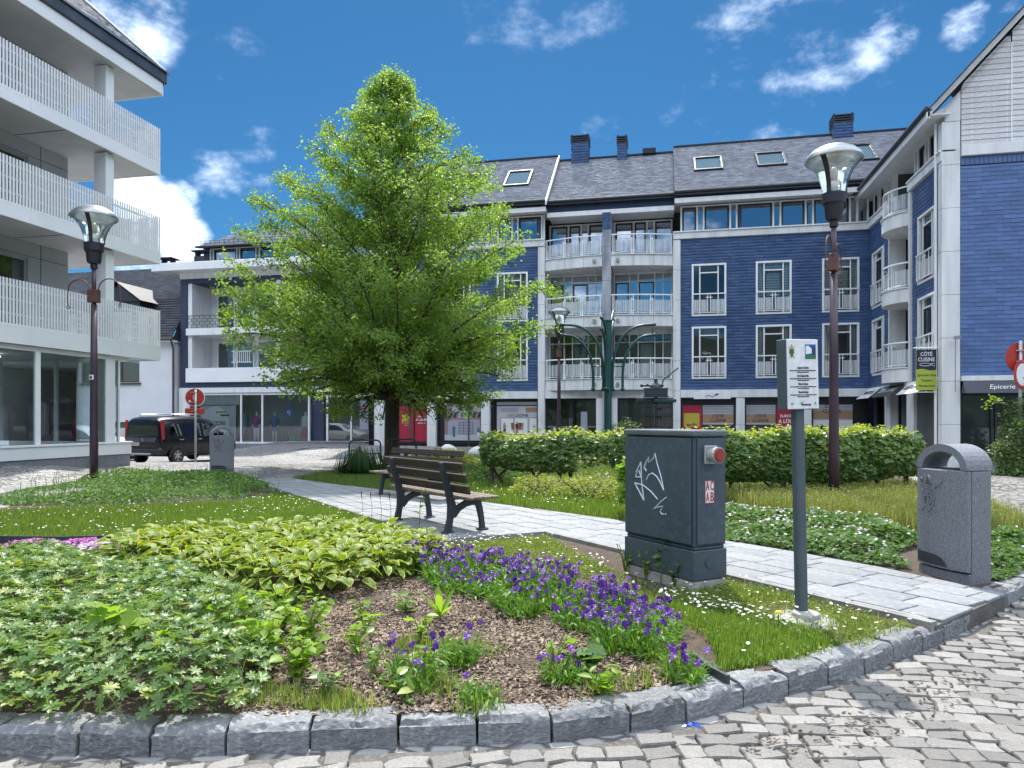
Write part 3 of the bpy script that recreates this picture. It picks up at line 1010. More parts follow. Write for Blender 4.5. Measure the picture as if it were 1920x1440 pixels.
# ------------------------------------------------------------------ the long slate-clad block (front face at Y 33)
BO = (-2.0, 33.0, .3)
ab = thing('apartment_building', 'long apartment block clad in blue slate behind the garden with curved balconies at its middle', 'building', BO)
YF = 33.0
Z0, Z1, ZC, ZR = 2.97, 9.77, 10.12, 11.37
LX0, LX1, RX0, RX1 = -14.3, -5.76, .78, 8.70
WL, WH = 1.5, 2.35
cols_r = [1.27, 4.02, 6.77]
cols_l = [-7.75, -10.55, -13.3]
rows = [3.46, 6.28]
holes_r = [(x, x + WL, z, z + WH) for x in cols_r for z in rows]
holes_l = [(x, x + WL, z, z + WH) for x in cols_l for z in rows]
wl_ = MB(o=BO)
wall_sheet(wl_, RX0, RX1, Z0, Z1, YF, holes_r); wall_sheet(wl_, LX0, LX1, Z0, Z1, YF, holes_l)
# end wall, back wall and the inner wall behind the rooms
wl_.quad((LX0, 44, -.3), (LX0, YF, -.3), (LX0, YF, 11.6), (LX0, 44, 11.6))
wl_.add([(LX0, 32.4, 11.62), (LX0, 36.5, 15.1), (LX0, 41, 11.62)], [(0, 1, 2)])
wl_.quad((LX0, 44, -.3), (17, 44, -.3), (17, 44, 11.6), (LX0, 44, 11.6))
wall = wl_.build('wall', W['slate_back'], ab)
for (a, b, hs, sd) in ((RX0, RX1, holes_r, 3), (LX0, LX1, holes_l, 4)):
    slates('wall_slate', (a, YF - .002, Z0), (1, 0, 0), (0, 0, 1), (0, -1, 0), b - a, Z1 - Z0, .34, .135, W['slate'], wall, BO, [(p - a, q - a, c - Z0, d - Z0) for p, q, c, d in hs], seed=sd)
rm = MB(o=BO)
rm.quad((LX0, YF + 1.6, Z0 - 2.9), (RX1, YF + 1.6, Z0 - 2.9), (RX1, YF + 1.6, 11.6), (LX0, YF + 1.6, 11.6))
for z in (2.75, 6.0, 8.9):
    for a, b in ((LX0, LX1), (RX0, RX1)): rm.box(a, b, YF + .15, YF + 1.58, z, z + .3)
for x in (-12.2, -9.2, 3.4, 6.2, LX1 - .05, RX0 + .05): rm.box(x - .04, x + .04, YF + .15, YF + 1.58, -.2, 11.2)
rm.build('interior', W['room'], ab)

proto_fw = french_window(ab, WL, WH, curtain=1); proto_fw2 = french_window(ab, WL, WH, curtain=2); proto_fw3 = french_window(ab, WL, WH, curtain=0)
pr = [proto_fw, proto_fw2, proto_fw3]; used = [False] * 3
spots = [(cols_r[0], rows[0], 2), (cols_r[0], rows[1], 2), (cols_r[1], rows[0], 0), (cols_r[1], rows[1], 1), (cols_r[2], rows[0], 0), (cols_r[2], rows[1], 1)]
spots += [(x, z, (i + j) % 3) for i, x in enumerate(cols_l) for j, z in enumerate(rows)]
for x, z, k in spots:
    loc = (x - BO[0], YF - BO[1], z - BO[2])
    if used[k]: place(pr[k], ab, loc)
    else: pr[k].location = loc; used[k] = True
# horizontal blinds in the two windows of the right-hand column pair
for x, z in ((cols_r[1], rows[1]), (cols_r[2], rows[1])):
    b = MB(o=BO)
    for i in range(19): b.quad((x + .1, YF + .14, z + .15 + i * .115), (x + WL - .1, YF + .14, z + .15 + i * .115), (x + WL - .1, YF + .145, z + .21 + i * .115), (x + .1, YF + .145, z + .21 + i * .115))
    b.build('blind', W['white'], ab)

# stone piers, beams, cornice
def pier(x0, x1, z0, z1, y0, y1, par=ab, m='stone', org=BO, step=1.45, rz=0.0, t=(0, 0, 0), name='pier'):
    """dressed blocks with open joints"""
    z = z0
    n = max(1, round((z1 - z0) / step)); h = (z1 - z0) / n
    for i in range(n):
        MB(o=org, rz=rz, t=t).box(x0, x1, y0, y1, z0 + i * h + .004, z0 + (i + 1) * h - .004).build(name, W[m], par, bevel=.008)


gb = .2
for x0, x1 in ((-13.97, -13.44), (-11.23, -10.79), (-8.52, -8.10), (3.19, 3.55), (5.94, 6.33)): pier(x0, x1, gb, 2.61, YF - .10, YF + .35)
for x0, x1 in ((-5.755, -5.43), (.45, .775)): pier(x0, x1, gb, 9.76, YF - .10, YF + 1.3)
for x0, x1 in ((-3.0, -2.705), (-2.305, -2.04)): pier(x0, x1, gb, 2.61, YF - .35, YF + .35)
pier(-2.70, -2.31, gb, 11.05, YF - .55, YF + 1.3, m='stone_dirty')
n = 0
for a, b in ((LX0, -11.0), (-11.0, -8.3), (-8.3, LX1 - .005), (-5.42, -2.71), (-2.30, .445), (.785, 3.37), (3.37, 6.13), (6.13, 8.69)):
    MB(o=BO).box(a + .004, b - .004, YF - .12, YF + .4, 2.62, 2.965).build('lintel', W['stone'], ab, bevel=.008)
for a, b in ((LX0, LX1 + .33), (RX0 - .33, RX1)):
    k = int((b - a) / 1.4)
    for i in range(k):
        p, q = a + (b - a) * i / k, a + (b - a) * (i + 1) / k
        MB(o=BO).box(p + .003, q - .003, YF - .14, YF + .3, ZC - .34, ZC - .06).build('cornice', W['stone'], ab, bevel=.006)
    MB(o=BO).box(a, b, YF - .19, YF + .3, ZC - .058, ZC).build('cornice_cap', W['white'], ab, bevel=.006)


# ribbon of attic windows
def ribbon(par, org, x0, x1, z0, z1, y, rz=0.0, t=(0, 0, 0), seed=0, pat=(.7, .28, 1.15, .28, 1.55, .3, 1.05, .3, 1.5, .3)):
    x = x0; i = seed
    while x < x1 - .15:
        w = min(pat[i % len(pat)], x1 - x)
        big = w > .5
        f = MB(o=org, rz=rz, t=t); f.box(x, x + .07, y - .03, y + .12, z0, z1)
        fr = f.build('window_post', W['frame_white'], par)
        if big:
            d = MB(o=org, rz=rz, t=t); d.bars(x + .085, x + w - .015, z0 + .01, z1 - .01, .07, y + .02, y + .1); d.build('sash', W['dark_metal'], fr)
        g = MB(o=org, rz=rz, t=t); g.quad((x + .075, y + .07, z0 + .02), (x + w, y + .07, z0 + .02), (x + w, y + .07, z1 - .02), (x + .075, y + .07, z1 - .02))
        g.build('pane', W['glass_sky'], fr)
        x += w; i += 1
    f = MB(o=org, rz=rz, t=t); f.box(x1 - .07, x1, y - .028, y + .12, z0, z1); f.box(x0, x1, y - .02, y + .12, z1 + .002, z1 + .05); f.box(x0, x1, y - .025, y + .12, z0 - .0, z0 + .035)
    f.build('window_rail', W['frame_white'], par)


ribbon(ab, BO, RX0, RX1 - .02, ZC, 11.25, YF + .12, seed=0)
ribbon(ab, BO, LX0 + .1, LX1 + .3, ZC, 11.25, YF + .12, seed=2)
ribbon(ab, BO, -5.42, -2.72, 9.12, 11.02, YF + 1.25, seed=4, pat=(.62, .34, .95, .34, .9))
ribbon(ab, BO, -2.30, .44, 9.12, 11.02, YF + 1.25, seed=4, pat=(.62, .34, .95, .34, .9))

# eaves, gutters and the three roof slopes
TAN = .839
for a, b, ye, ze, zb in ((LX0, -5.30, 32.3, 11.75, 11.27), (-5.29, .50, 32.62, 11.77, 11.06), (.51, 11.6, 32.3, 11.75, 11.27)):
    e = MB(o=BO)
    e.box(a, b, ye + .10, ye + .16, zb, zb + .21); e.box(a, b, ye + .16, YF + 1.3, zb + .10, zb + .15)
    e.build('eaves_board', W['white'], ab)
    e = MB(o=BO); e.box(a, b, ye + .17, ye + .25, zb + .21, ze - .02); eb = e.build('eaves_slate_strip', W['slate_back'], ab)
    e = MB(o=BO); e.tube([(a + .01, ye - .01, ze - .02), (b - .01, ye - .01, ze - .02)], .075, 8); e.box(a, b, ye, ye + .2, ze - .17, ze - .1); e.build('gutter', W['dark_metal'], ab)
    zr = ze + (36.5 - ye) * TAN
    rf = MB(o=BO)
    rf.quad((a, ye, ze), (b, ye, ze), (b, 36.5, zr), (a, 36.5, zr))
    rf.quad((b, 41.2, ze), (a, 41.2, ze), (a, 36.5, zr), (b, 36.5, zr))
    rf.quad((a, ye, ze - .14), (a, ye, ze), (a, 36.5, zr), (a, 36.5, zr - .14)); rf.quad((b, ye, ze), (b, ye, ze - .14), (b, 36.5, zr - .14), (b, 36.5, zr))
    roof = rf.build('roof', W['roof_back'], ab)
    ll = math.hypot(1, TAN); V = Vector((0, 1 / ll, TAN / ll)); N = Vector((0, -TAN / ll, 1 / ll))
    slates('roof_slate', (a, ye, ze + .004), (1, 0, 0), V, N, b - a, (36.5 - ye) * ll, .245, .125, W['roof_slate'], roof, BO, lift=.022, seed=int(a * 10) + 400)
    rc = MB(o=BO); rc.box(a, b, 36.38, 36.62, zr - .03, zr + .05); rc.build('ridge_cap', W['roof_back'], roof)
vg = MB(o=BO)   # white verge board of the left slope
for a in (-5.295,): vg.add([(a, 32.2, 11.72), (a + .06, 32.2, 11.72), (a + .06, 36.5, 15.33), (a, 36.5, 15.33), (a, 32.2, 11.5), (a + .06, 32.2, 11.5), (a + .06, 36.5, 15.10), (a, 36.5, 15.10)], [(0, 1, 2, 3), (4, 5, 1, 0), (5, 6, 2, 1), (7, 4, 0, 3)])
vg.build('verge_board', W['white'], ab)


def skylight(x0, x1, y0, y1, tilt=0.0, ye=32.3, ze=11.75):
    z0_, z1_ = ze + (y0 - ye) * TAN, ze + (y1 - ye) * TAN
    ll = math.hypot(1, TAN); V = Vector((0, 1 / ll, TAN / ll)); N = Vector((0, -TAN / ll, 1 / ll)); L = (y1 - y0) * ll; w = x1 - x0
    O = Vector((x0 - BO[0], y0 - BO[1], z0_ - BO[2]))
    if tilt: c, s_ = math.cos(-tilt), math.sin(-tilt); V, N = V * c + N * s_ * -1 if False else (V * math.cos(tilt) - N * math.sin(tilt)), (N * math.cos(tilt) + V * math.sin(tilt)); O = O + N * .02
    M = Matrix(((1, V.x, N.x, O.x), (0, V.y, N.y, O.y), (0, V.z, N.z, O.z), (0, 0, 0, 1)))
    f = MB(); t = .09
    f.box(0, w, 0, t, 0, .12); f.box(0, w, L - t, L, 0, .13); f.box(0, t, t, L - t, 0, .12); f.box(w - t, w, t, L - t, 0, .12)
    fr = f.build('skylight', W['dark_metal'], ab, bevel=.008); fr.matrix_local = M
    g = MB(); g.quad((t, t, .085), (w - t, t, .085), (w - t, L - t, .085), (t, L - t, .085)); g.build('pane', W['glass'], fr)
    k = MB(); k.quad((t, t, .03), (w - t, t, .03), (w - t, L - t, .03), (t, L - t, .03)); k.build('blind', W['rail_panel'], fr)  # pale sheet under the pane, stands in for the sky's reflection


for q in ((1.42, 2.72, 33.9, 35.1), (4.22, 5.5, 33.9, 35.1), (8.1, 9.3, 33.8, 35.2), (-7.62, -6.35, 33.7, 35.1), (-10.2, -8.95, 33.7, 35.1)): skylight(*q)

# chimneys clad in slate, with louvred heads
for cx, w, zt in ((-4.15, .88, 16.2), (-2.02, .48, 15.98), (8.35, .88, 16.15)):
    c = MB(o=BO); c.box(cx - w / 2, cx + w / 2, 36.1, 36.9, 14.6, zt - .45)
    ch = c.build('chimney', W['slate_back'], ab)
    slates('chimney_slate', (cx - w / 2, 36.098, 14.7), (1, 0, 0), (0, 0, 1), (0, -1, 0), w, zt - .45 - 14.7, .2, .14, W['slate'], ch, BO, seed=int(cx * 7) + 90)
    c = MB(o=BO)
    for i in range(4): c.box(cx - w / 2 - .03, cx + w / 2 + .03, 36.07, 36.93, zt - .44 + i * .11, zt - .44 + i * .11 + .05)
    for x in (cx - w / 2, cx + w / 2 - .08): c.box(x, x + .08, 36.1, 36.9, zt - .45, zt)
    c.build('chimney_head', W['dark_metal'], ch)
c = MB(o=BO); c.box(-1.0, -.35, 36.2, 36.8, 15.0, 15.25); c.build('roof_vent', W['roof_back'], ab)

# curved balconies
CXm, SAG = -2.485, .55
CH = 5.87
RAD = (CH * CH / 4 + SAG * SAG) / (2 * SAG)


def arc_y(x, off=0.0): return YF - .05 - (math.sqrt(max((RAD + off) ** 2 - (x - CXm) ** 2, 0)) - (RAD - SAG))


for zi, zt in enumerate((3.48, 6.36, 9.10)):
    for x0, x1 in ((-5.42, -2.71), (-2.30, .445)):
        n = 10
        X = [x0 + (x1 - x0) * i / n for i in range(n + 1)]
        mbl = MB(o=BO)
        top = [(x, arc_y(x), zt) for x in X] + [(x1, YF + 1.3, zt), (x0, YF + 1.3, zt)]
        bot = [(p[0], p[1], zt - .5) for p in top]
        k = len(top)
        mbl.add(top + bot, [tuple(range(k)), tuple(range(2 * k - 1, k - 1, -1))] + [(i + k, (i + 1) % k + k, (i + 1) % k, i) for i in range(k)])
        bal = mbl.build('balcony', W['stone'], ab, bevel=.01)
        cp = MB(o=BO)
        for i in range(n):
            a, b = X[i], X[i + 1]
            cp.add([(a, arc_y(a, .05), zt + .002), (b, arc_y(b, .05), zt + .002), (b, arc_y(b, -.12), zt + .002), (a, arc_y(a, -.12), zt + .002), (a, arc_y(a, .05), zt + .04), (b, arc_y(b, .05), zt + .04), (b, arc_y(b, -.12), zt + .04), (a, arc_y(a, -.12), zt + .04)],
                   [(4, 5, 6, 7), (0, 1, 5, 4), (2, 3, 7, 6), (3, 2, 1, 0)])
        cp.build('coping', W['white'], bal)
        jt = MB(o=BO)
        for f in (.36, .69):
            xj = x0 + (x1 - x0) * f; jt.box(xj - .008, xj + .008, arc_y(xj) - .003, arc_y(xj) + .02, zt - .495, zt - .005)
        jt.build('joint', W['granite'], bal)
        rl = MB(o=BO)
        rl.tube([(x, arc_y(x, -.07), zt + .93) for x in X], .032, 8)
        rl.tube([(x, arc_y(x, -.07), zt + .12) for x in X], .015, 6)
        for f in (.03, .335, .36, .64, .665, .97):
            x = x0 + (x1 - x0) * f; y = arc_y(x, -.07); rl.box(x - .018, x + .018, y - .018, y + .018, zt + .03, zt + (.92 if f in (.03, .97, .36, .64) else .80))
        for f in (.35, .655):
            x = x0 + (x1 - x0) * f; y = arc_y(x, -.07); rl.box(x - .10, x + .10, y - .012, y + .012, zt + .70, zt + .725); rl.box(x - .10, x + .10, y - .012, y + .012, zt + .2, zt + .225)
        rl.build('railing', W['rail_white'], bal)
        for f0, f1 in ((.05, .325), (.375, .63), (.68, .955)):
            pm = MB(o=BO); q = 4
            for i in range(q):
                a, b = x0 + (x1 - x0) * (f0 + (f1 - f0) * i / q), x0 + (x1 - x0) * (f0 + (f1 - f0) * (i + 1) / q)
                pm.quad((a, arc_y(a, -.06), zt + .16), (b, arc_y(b, -.06), zt + .16), (b, arc_y(b, -.06), zt + .70), (a, arc_y(a, -.06), zt + .70))
            pm.build('rail_panel', W['screen'], bal)
        # floodlight under the slab edge and spout
        fx = x1 - .35 if x0 < -3 else x0 + .3
        fl = MB(o=BO); fl.box(fx - .07, fx + .07, arc_y(fx) - .12, arc_y(fx) - .02, zt - .32, zt - .17); fl.box(fx - .02, fx + .02, arc_y(fx) - .02, arc_y(fx) + .01, zt - .27, zt - .2)
        fl.build('spotlight', W['silver'], bal)
        # glazing behind
        if zi < 2:
            y = YF + 1.2; H = 2.25; w = x1 - x0
            g = MB(o=BO); g.bars(x0, x1, zt, zt + H, .06, y, y + .08)
            for f in (.27, .42, .70, .84): g.box(x0 + w * f - .025, x0 + w * f + .025, y, y + .08, zt + .06, zt + H - .06)
            g.box(x0 + .06, x1 - .06, y + .002, y + .078, zt + 1.8, zt + 1.85)
            gw = g.build('window', W['frame_white'], ab)
            d = MB(o=BO)
            for f0, f1 in ((.02, .27), (.42, .70)): d.bars(x0 + w * f0 + .03, x0 + w * f1 - .03, zt + .06, zt + 1.8, .06, y + .012, y + .07)
            d.build('casement', W['dark_metal'], gw)
            p = MB(o=BO); p.quad((x0, y + .045, zt), (x1, y + .045, zt), (x1, y + .045, zt + H), (x0, y + .045, zt + H)); p.build('pane', W['glass_sky'] if zi else W['glass'], gw)
            cu_ = MB(o=BO)
            for f0, f1 in ((.44, .69), (.86, .98)):
                q = 14
                for i in range(q):
                    a, b = x0 + w * (f0 + (f1 - f0) * i / q), x0 + w * (f0 + (f1 - f0) * (i + 1) / q)
                    cu_.quad((a, y + .16 + .03 * (i % 2), zt + .05), (b, y + .16 + .03 * ((i + 1) % 2), zt + .05), (b, y + .16 + .03 * ((i + 1) % 2), zt + H - .1), (a, y + .16 + .03 * (i % 2), zt + H - .1))
            if zi == 0: cu_.build('curtain', W['curtain'], gw)
            lv = MB(o=BO); lv.box(x0, x1, y, y + .3, zt + H, zt + 2.42); lv.build('window_head', W['white'], gw)
# slate lining at the head of the middle pier
slates('pier_slate', (-2.70, YF - .552, 10.3), (1, 0, 0), (0, 0, 1), (0, -1, 0), .39, .75, .13, .1, W['slate'], ab, BO, seed=5)


# ---------------- shops at street level
def poster_frame(par, org, x0, x1, z0, z1, y, rz=0.0, t=(0, 0, 0)):
    f = MB(o=org, rz=rz, t=t); f.bars(x0, x1, z0, z1, .07, y, y + .08)
    return f.build('shop_window', W['black_frame'], par)


def rect(par, org, x0, x1, z0, z1, y, m, name='print', dy=.0):
    f = MB(o=org); f.quad((x0, y - dy, z0), (x1, y - dy, z0), (x1, y - dy, z1), (x0, y - dy, z1)); return f.build(name, W[m], par)


def figure(par, org, x, z, h, y, top, low, m_skin='skin_print'):
    """a small flat printed figure on a window film"""
    f = MB(o=org)
    f.poly([(x - .10 * h, y, z + .42 * h), (x + .10 * h, y, z + .42 * h), (x + .13 * h, y, z + .8 * h), (x - .13 * h, y, z + .8 * h)]); f.mi = 1
    f.poly([(x - .11 * h, y, z + .05 * h), (x + .12 * h, y, z), (x + .10 * h, y, z + .42 * h), (x - .10 * h, y, z + .42 * h)]); f.mi = 2
    f.poly([(x + .075 * h * math.cos(a * .7854), y, z + .9 * h + .085 * h * math.sin(a * .7854)) for a in range(8)])
    return f.build('printed_figure', [W[top], W[low], W[m_skin]], par)


SB = .45
SY = YF + .12
back = MB(o=BO)
for a, b in ((LX0, LX1), (-5.42, .44), (.79, 8.69)): back.box(a, b, SY + .10, SY + .16, .2, 2.62)
back.build('shop_front_backing', W['black_frame'], ab)
# red letting posters
sw_ = poster_frame(ab, BO, -13.43, -11.24, SB, 2.6, SY)
for a, b in ((-12.75, -12.02), (-11.93, -11.26)): rect(sw_, BO, a, b, .55, 2.32, SY + .06, 'red_poster', 'poster')
rect(sw_, BO, -12.62, -12.16, 1.45, 1.92, SY + .052, 'yellow_print')
text('savills', .15, W['dark_print'], sw_, (-12.39 - BO[0], SY + .045 - BO[1], 1.53 - BO[2]), bold=.002)
text('savills.be', .06, W['white_print'], sw_, (-12.39 - BO[0], SY + .050 - BO[1], 1.36 - BO[2]))
text('SURFACE', .10, W['white_print'], sw_, (-11.60 - BO[0], SY + .05 - BO[1], 1.78 - BO[2]), bold=.002)
text('A LOUER', .15, W['white_print'], sw_, (-11.60 - BO[0], SY + .05 - BO[1], 1.62 - BO[2]), bold=.004, width=.6)
text('cpd 60 m²', .10, W['white_print'], sw_, (-11.60 - BO[0], SY + .05 - BO[1], 1.46 - BO[2]), bold=.002)
# printed film: café scene
sw_ = poster_frame(ab, BO, -10.78, -8.53, SB, 2.6, SY)
P0 = SY + .06
rect(sw_, BO, -10.42, -8.57, .62, 2.42, P0, 'poster_mauve', 'poster')
rect(sw_, BO, -10.42, -8.57, .62, .90, P0, 'poster_grey', dy=.004)
rect(sw_, BO, -10.25, -8.57, .90, 1.62, P0, 'poster_lilac', dy=.004)
rect(sw_, BO, -10.05, -8.57, 2.0, 2.36, P0, 'poster_grey', dy=.004)
for i in range(7): MB(o=BO).poly([(-10.22 + i * .24, P0 - .006, 1.72), (-10.10 + i * .24, P0 - .006, 1.72), (-10.0 + i * .24, P0 - .006, 2.0), (-10.12 + i * .24, P0 - .006, 2.0)]).build('print', W['dark_print' if i in (0, 1, 5, 6) else 'poster_grey'], sw_)
g = MB(o=BO)
for i in range(5): g.box(-9.7, -8.98, P0 - .012, P0 - .008, .93 + i * .14, .95 + i * .14)
for i in range(4): g.box(-9.7 + i * .235, -9.68 + i * .235, P0 - .012, P0 - .008, .93, 1.5)
g.build('print', W['dark_print'], sw_)
ring = MB(o=BO); ring.poly([(-9.28 + .2 * math.cos(a / 12 * 6.283), P0 - .009, 1.85 + .2 * math.sin(a / 12 * 6.283)) for a in range(12)]); ring.build('print', W['green_print'], sw_)
text('ACK UAL', .19, W['teal_print'], sw_, (-9.28 - BO[0], P0 - .014 - BO[1], 1.85 - BO[2]), bold=.006, width=.72)
figure(sw_, BO, -9.95, .78, .62, P0 - .01, 'teal_print', 'teal_print'); figure(sw_, BO, -8.72, .80, .5, P0 - .01, 'teal_print', 'white_print')
# printed film: clothes shop
sw_ = poster_frame(ab, BO, -7.98, -5.77, SB, 2.6, SY)
rect(sw_, BO, -7.80, -5.83, .52, 2.48, P0, 'poster_grey', 'poster')
rect(sw_, BO, -7.80, -5.83, 2.28, 2.34, P0, 'dark_print', dy=.004)
for a, b, m in ((-7.6, -6.75, 'poster_lilac'), (-6.4, -5.85, 'tan_print')): rect(sw_, BO, a, b, 1.98, 2.2, P0, m, dy=.004)
fr = MB(o=BO)
for a, b in ((-7.62, -6.98), (-6.95, -6.27), (-6.24, -5.84)): fr.bars(a, b, .92, 1.72, .018, P0 - .010, P0 - .006)
fr.build('print', W['dark_print'], sw_)
rect(sw_, BO, -7.6, -5.86, .94, 1.70, P0, 'white_print', dy=.003)
text('NEO', .19, W['tan_print'], sw_, (-7.08 - BO[0], P0 - .012 - BO[1], 1.83 - BO[2]), width=.42)
text('ZONE', .19, W['dark_print'], sw_, (-6.55 - BO[0], P0 - .012 - BO[1], 1.83 - BO[2]), width=.58)
figure(sw_, BO, -7.42, .95, .55, P0 - .012, 'tan_print', 'dark_print'); figure(sw_, BO, -6.82, .93, .62, P0 - .012, 'dark_print', 'tan_print'); figure(sw_, BO, -5.98, .75, .62, P0 - .012, 'white_print', 'rust_print')
for x, m in ((-7.02, 'rust_print'), (-6.70, 'rust_print'), (-6.58, 'tan_print')): MB(o=BO).poly([(x - .06, P0 - .011, 1.15), (x + .06, P0 - .011, 1.15), (x + .09, P0 - .011, 1.48), (x - .09, P0 - .011, 1.48)]).build('print', W[m], sw_)
rect(sw_, BO, -6.28, -6.02, .8, 1.1, P0, 'poster_mauve', dy=.012)
pp = MB(o=BO)
for i in range(7): a = -1.2 + i * .4; pp.poly([(-7.68, P0 - .012, .86), (-7.68 + .16 * math.sin(a) - .03, P0 - .012, .92 + .16 * math.cos(a)), (-7.68 + .22 * math.sin(a), P0 - .012, .92 + .24 * math.cos(a)), (-7.68 + .16 * math.sin(a) + .04, P0 - .012, .92 + .14 * math.cos(a))])
pp.build('print', W['dark_print'], sw_)
rect(sw_, BO, -7.74, -7.62, .72, .86, P0, 'rust_print', dy=.012)
# doors between the balconies' piers
for a, b in ((-5.42, -3.01), (-2.03, .44)):
    dr = MB(o=BO); k = 4; w = (b - a) / k
    for i in range(k): dr.bars(a + i * w + .01, a + (i + 1) * w - .01, .32, 2.58, .06, SY - .02, SY + .06)
    d = dr.build('entrance', W['black_frame'], ab)
    g = MB(o=BO); g.quad((a, SY + .02, .32), (b, SY + .02, .32), (b, SY + .02, 2.58), (a, SY + .02, 2.58)); g.build('pane', W['glass'], d)
    for x in (a + w * 1.92, a + w * 2.08):
        hh = MB(o=BO); hh.tube([(x, SY - .06, .9), (x, SY - .06, 1.7)], .02, 6); hh.build('handle', W['silver'], d)
nt = rect(ab, BO, -3.75, -3.45, .95, 2.0, SY - .03, 'poster_lilac', 'notice')
# right block: restaurant film and letting posters
for a, b, mode in ((.79, 3.18, 0), (3.56, 5.93, 1), (6.34, 8.62, 2)):
    sw_ = poster_frame(ab, BO, a, b, SB, 2.6, SY)
    if mode == 0:
        rect(sw_, BO, .83, 1.72, .55, 2.28, P0, 'red_poster', 'poster'); rect(sw_, BO, .93, 1.62, 1.30, 1.92, P0, 'yellow_print', dy=.004)
        text('savills', .2, W['dark_print'], sw_, (1.28 - BO[0], P0 - .008 - BO[1], 1.40 - BO[2]), bold=.003)
        x0, x1 = 1.76, 3.1
    elif mode == 1:
        rect(sw_, BO, 4.93, 5.90, .55, 2.28, P0, 'red_poster', 'poster')
        text('SURFACE', .17, W['white_print'], sw_, (5.42 - BO[0], P0 - .008 - BO[1], 1.78 - BO[2]), bold=.004)
        text('A LOUER', .24, W['white_print'], sw_, (5.42 - BO[0], P0 - .008 - BO[1], 1.55 - BO[2]), bold=.006, width=.84)
        text('cpd 60 m²', .15, W['white_print'], sw_, (5.42 - BO[0], P0 - .008 - BO[1], 1.30 - BO[2]), bold=.003)
        x0, x1 = 3.62, 4.88
    else: x0, x1 = 6.45, 8.05
    rect(sw_, BO, x0, x1, .55, 2.28, P0, 'poster_grey', 'poster')
    ln = MB(o=BO)
    for i in range(6): ln.box(x0, x1, P0 - .008, P0 - .004, 1.86 + i * .07, 1.87 + i * .07)
    ln.build('print', W['dark_print'], sw_)
    zb_ = 1.48 if mode < 2 else 1.66
    rect(sw_, BO, x0, x1, zb_, zb_ + .36, P0, 'tan_print', dy=.010)
    if mode < 2:
        rect(sw_, BO, x0, x1, 1.02, 1.41, P0, 'dark_print', dy=.010)
        text('CÔTÉ\nCUISINE', .19, W['dark_print'], sw_, ((x0 + x1) / 2 - BO[0], P0 - .014 - BO[1], zb_ + .20 - BO[2]), bold=.003)
    else:
        text('CÔTÉ\nCUISINE', .21, W['dark_print'], sw_, (x0 + .75 - BO[0], P0 - .012 - BO[1], 2.10 - BO[2]), bold=.003)
        rect(sw_, BO, x0, x1, .6, 1.6, P0, 'white_print', dy=.006)
        for i in range(5): a_ = -1.0 + i * .5; MB(o=BO).poly([(x0 + .3 + .09 * math.cos(q) + .2 * math.sin(a_), P0 - .012, 1.15 + .12 * math.sin(q) + .16 * math.cos(a_)) for q in (0, 1.05, 2.1, 3.14, 4.2, 5.24)]).build('print', W['teal_print'], sw_)
        figure(sw_, BO, x0 + .62, .75, .6, P0 - .012, 'dark_print', 'rust_print'); figure(sw_, BO, x0 + 1.3, .75, .6, P0 - .012, 'teal_print', 'dark_print')
sgn = MB(o=BO); sgn.box(1.35, 2.95, YF - .16, YF - .125, 2.55, 2.86); sg = sgn.build('shop_sign', W['white'], ab, bevel=.005)
text('~ café ~', .14, W['dark_print'], sg, (2.15 - BO[0], YF - .165 - BO[1], 2.68 - BO[2]), shear=.3) if False else None
sq = MB(o=BO); sq.tube([(1.85, YF - .164, 2.66), (2.0, YF - .164, 2.72), (2.15, YF - .164, 2.65), (2.3, YF - .164, 2.71), (2.4, YF - .164, 2.75)], .012, 5); sq.box(2.28, 2.42, YF - .167, YF - .161, 2.73, 2.79); sq.build('emblem', W['dark_print'], sg)

# ------------------------------------------------------------------ gabled wing on the right (side wall at X 8.7, gable at Y 24.7)
WO = (12.0, 27.0, .1)
gw_ = thing('gabled_building', 'slate-clad wing with white boarded gable and small round balconies, at the right of the square', 'building', WO)
WT, WR = (8.70, 33.0, 0.0), R(-90)       # local x runs towards the camera, local y into the building
YG, XG1, XRIDGE, TW = 24.7, 20.7, 14.7, 1.1
sideh = [(.45, 2.05, z, z + WH) for z in rows] + [(5.95, 7.55, z, z + WH) for z in rows]


def wmb(): return MB(o=WO, rz=WR, t=WT)


m_ = wmb()
for a, b in ((0.0, 2.84), (5.31, 7.98)):
    wall_sheet(m_, a, b, Z0, Z1, 0, [h for h in sideh if a < h[0] < b])
mg = MB(o=WO)
mg.quad((9.13, YG, Z0), (XG1, YG, Z0), (XG1, YG, 9.86), (9.13, YG, 9.86))
mg.poly([(8.75, YG + .02, 9.8), (XG1, YG + .02, 9.8), (XG1, YG + .02, 11.3), (XRIDGE, YG + .02, 11.3 + TW * (XRIDGE - 8.2)), (8.75, YG + .02, 11.5)])
mg.quad((XG1, YG, 0), (XG1, 44, 0), (XG1, 44, 11.5), (XG1, YG, 11.5))
n0 = len(m_.v); m_.v += mg.v; m_.f += [[i + n0 for i in q] for q in mg.f]; m_.m += mg.m
wwall = m_.build('wall', W['slate_back'], gw_)
for a, b in ((0.0, 2.84), (5.31, 7.98)):
    hs = [(h[0] - a, h[1] - a, h[2] - Z0, h[3] - Z0) for h in sideh if a < h[0] < b]
    slates('side_slate', (8.698, 33.0 - a, Z0), (0, -1, 0), (0, 0, 1), (-1, 0, 0), b - a, Z1 - Z0, .34, .135, W['slate'], wwall, WO, hs, seed=31 + int(a))
slates('gable_slate', (9.13, YG - .002, Z0 + .03), (1, 0, 0), (0, 0, 1), (0, -1, 0), 11.5, 6.82, .40, .165, W['slate'], wwall, WO, keep=None, seed=37) if False else None
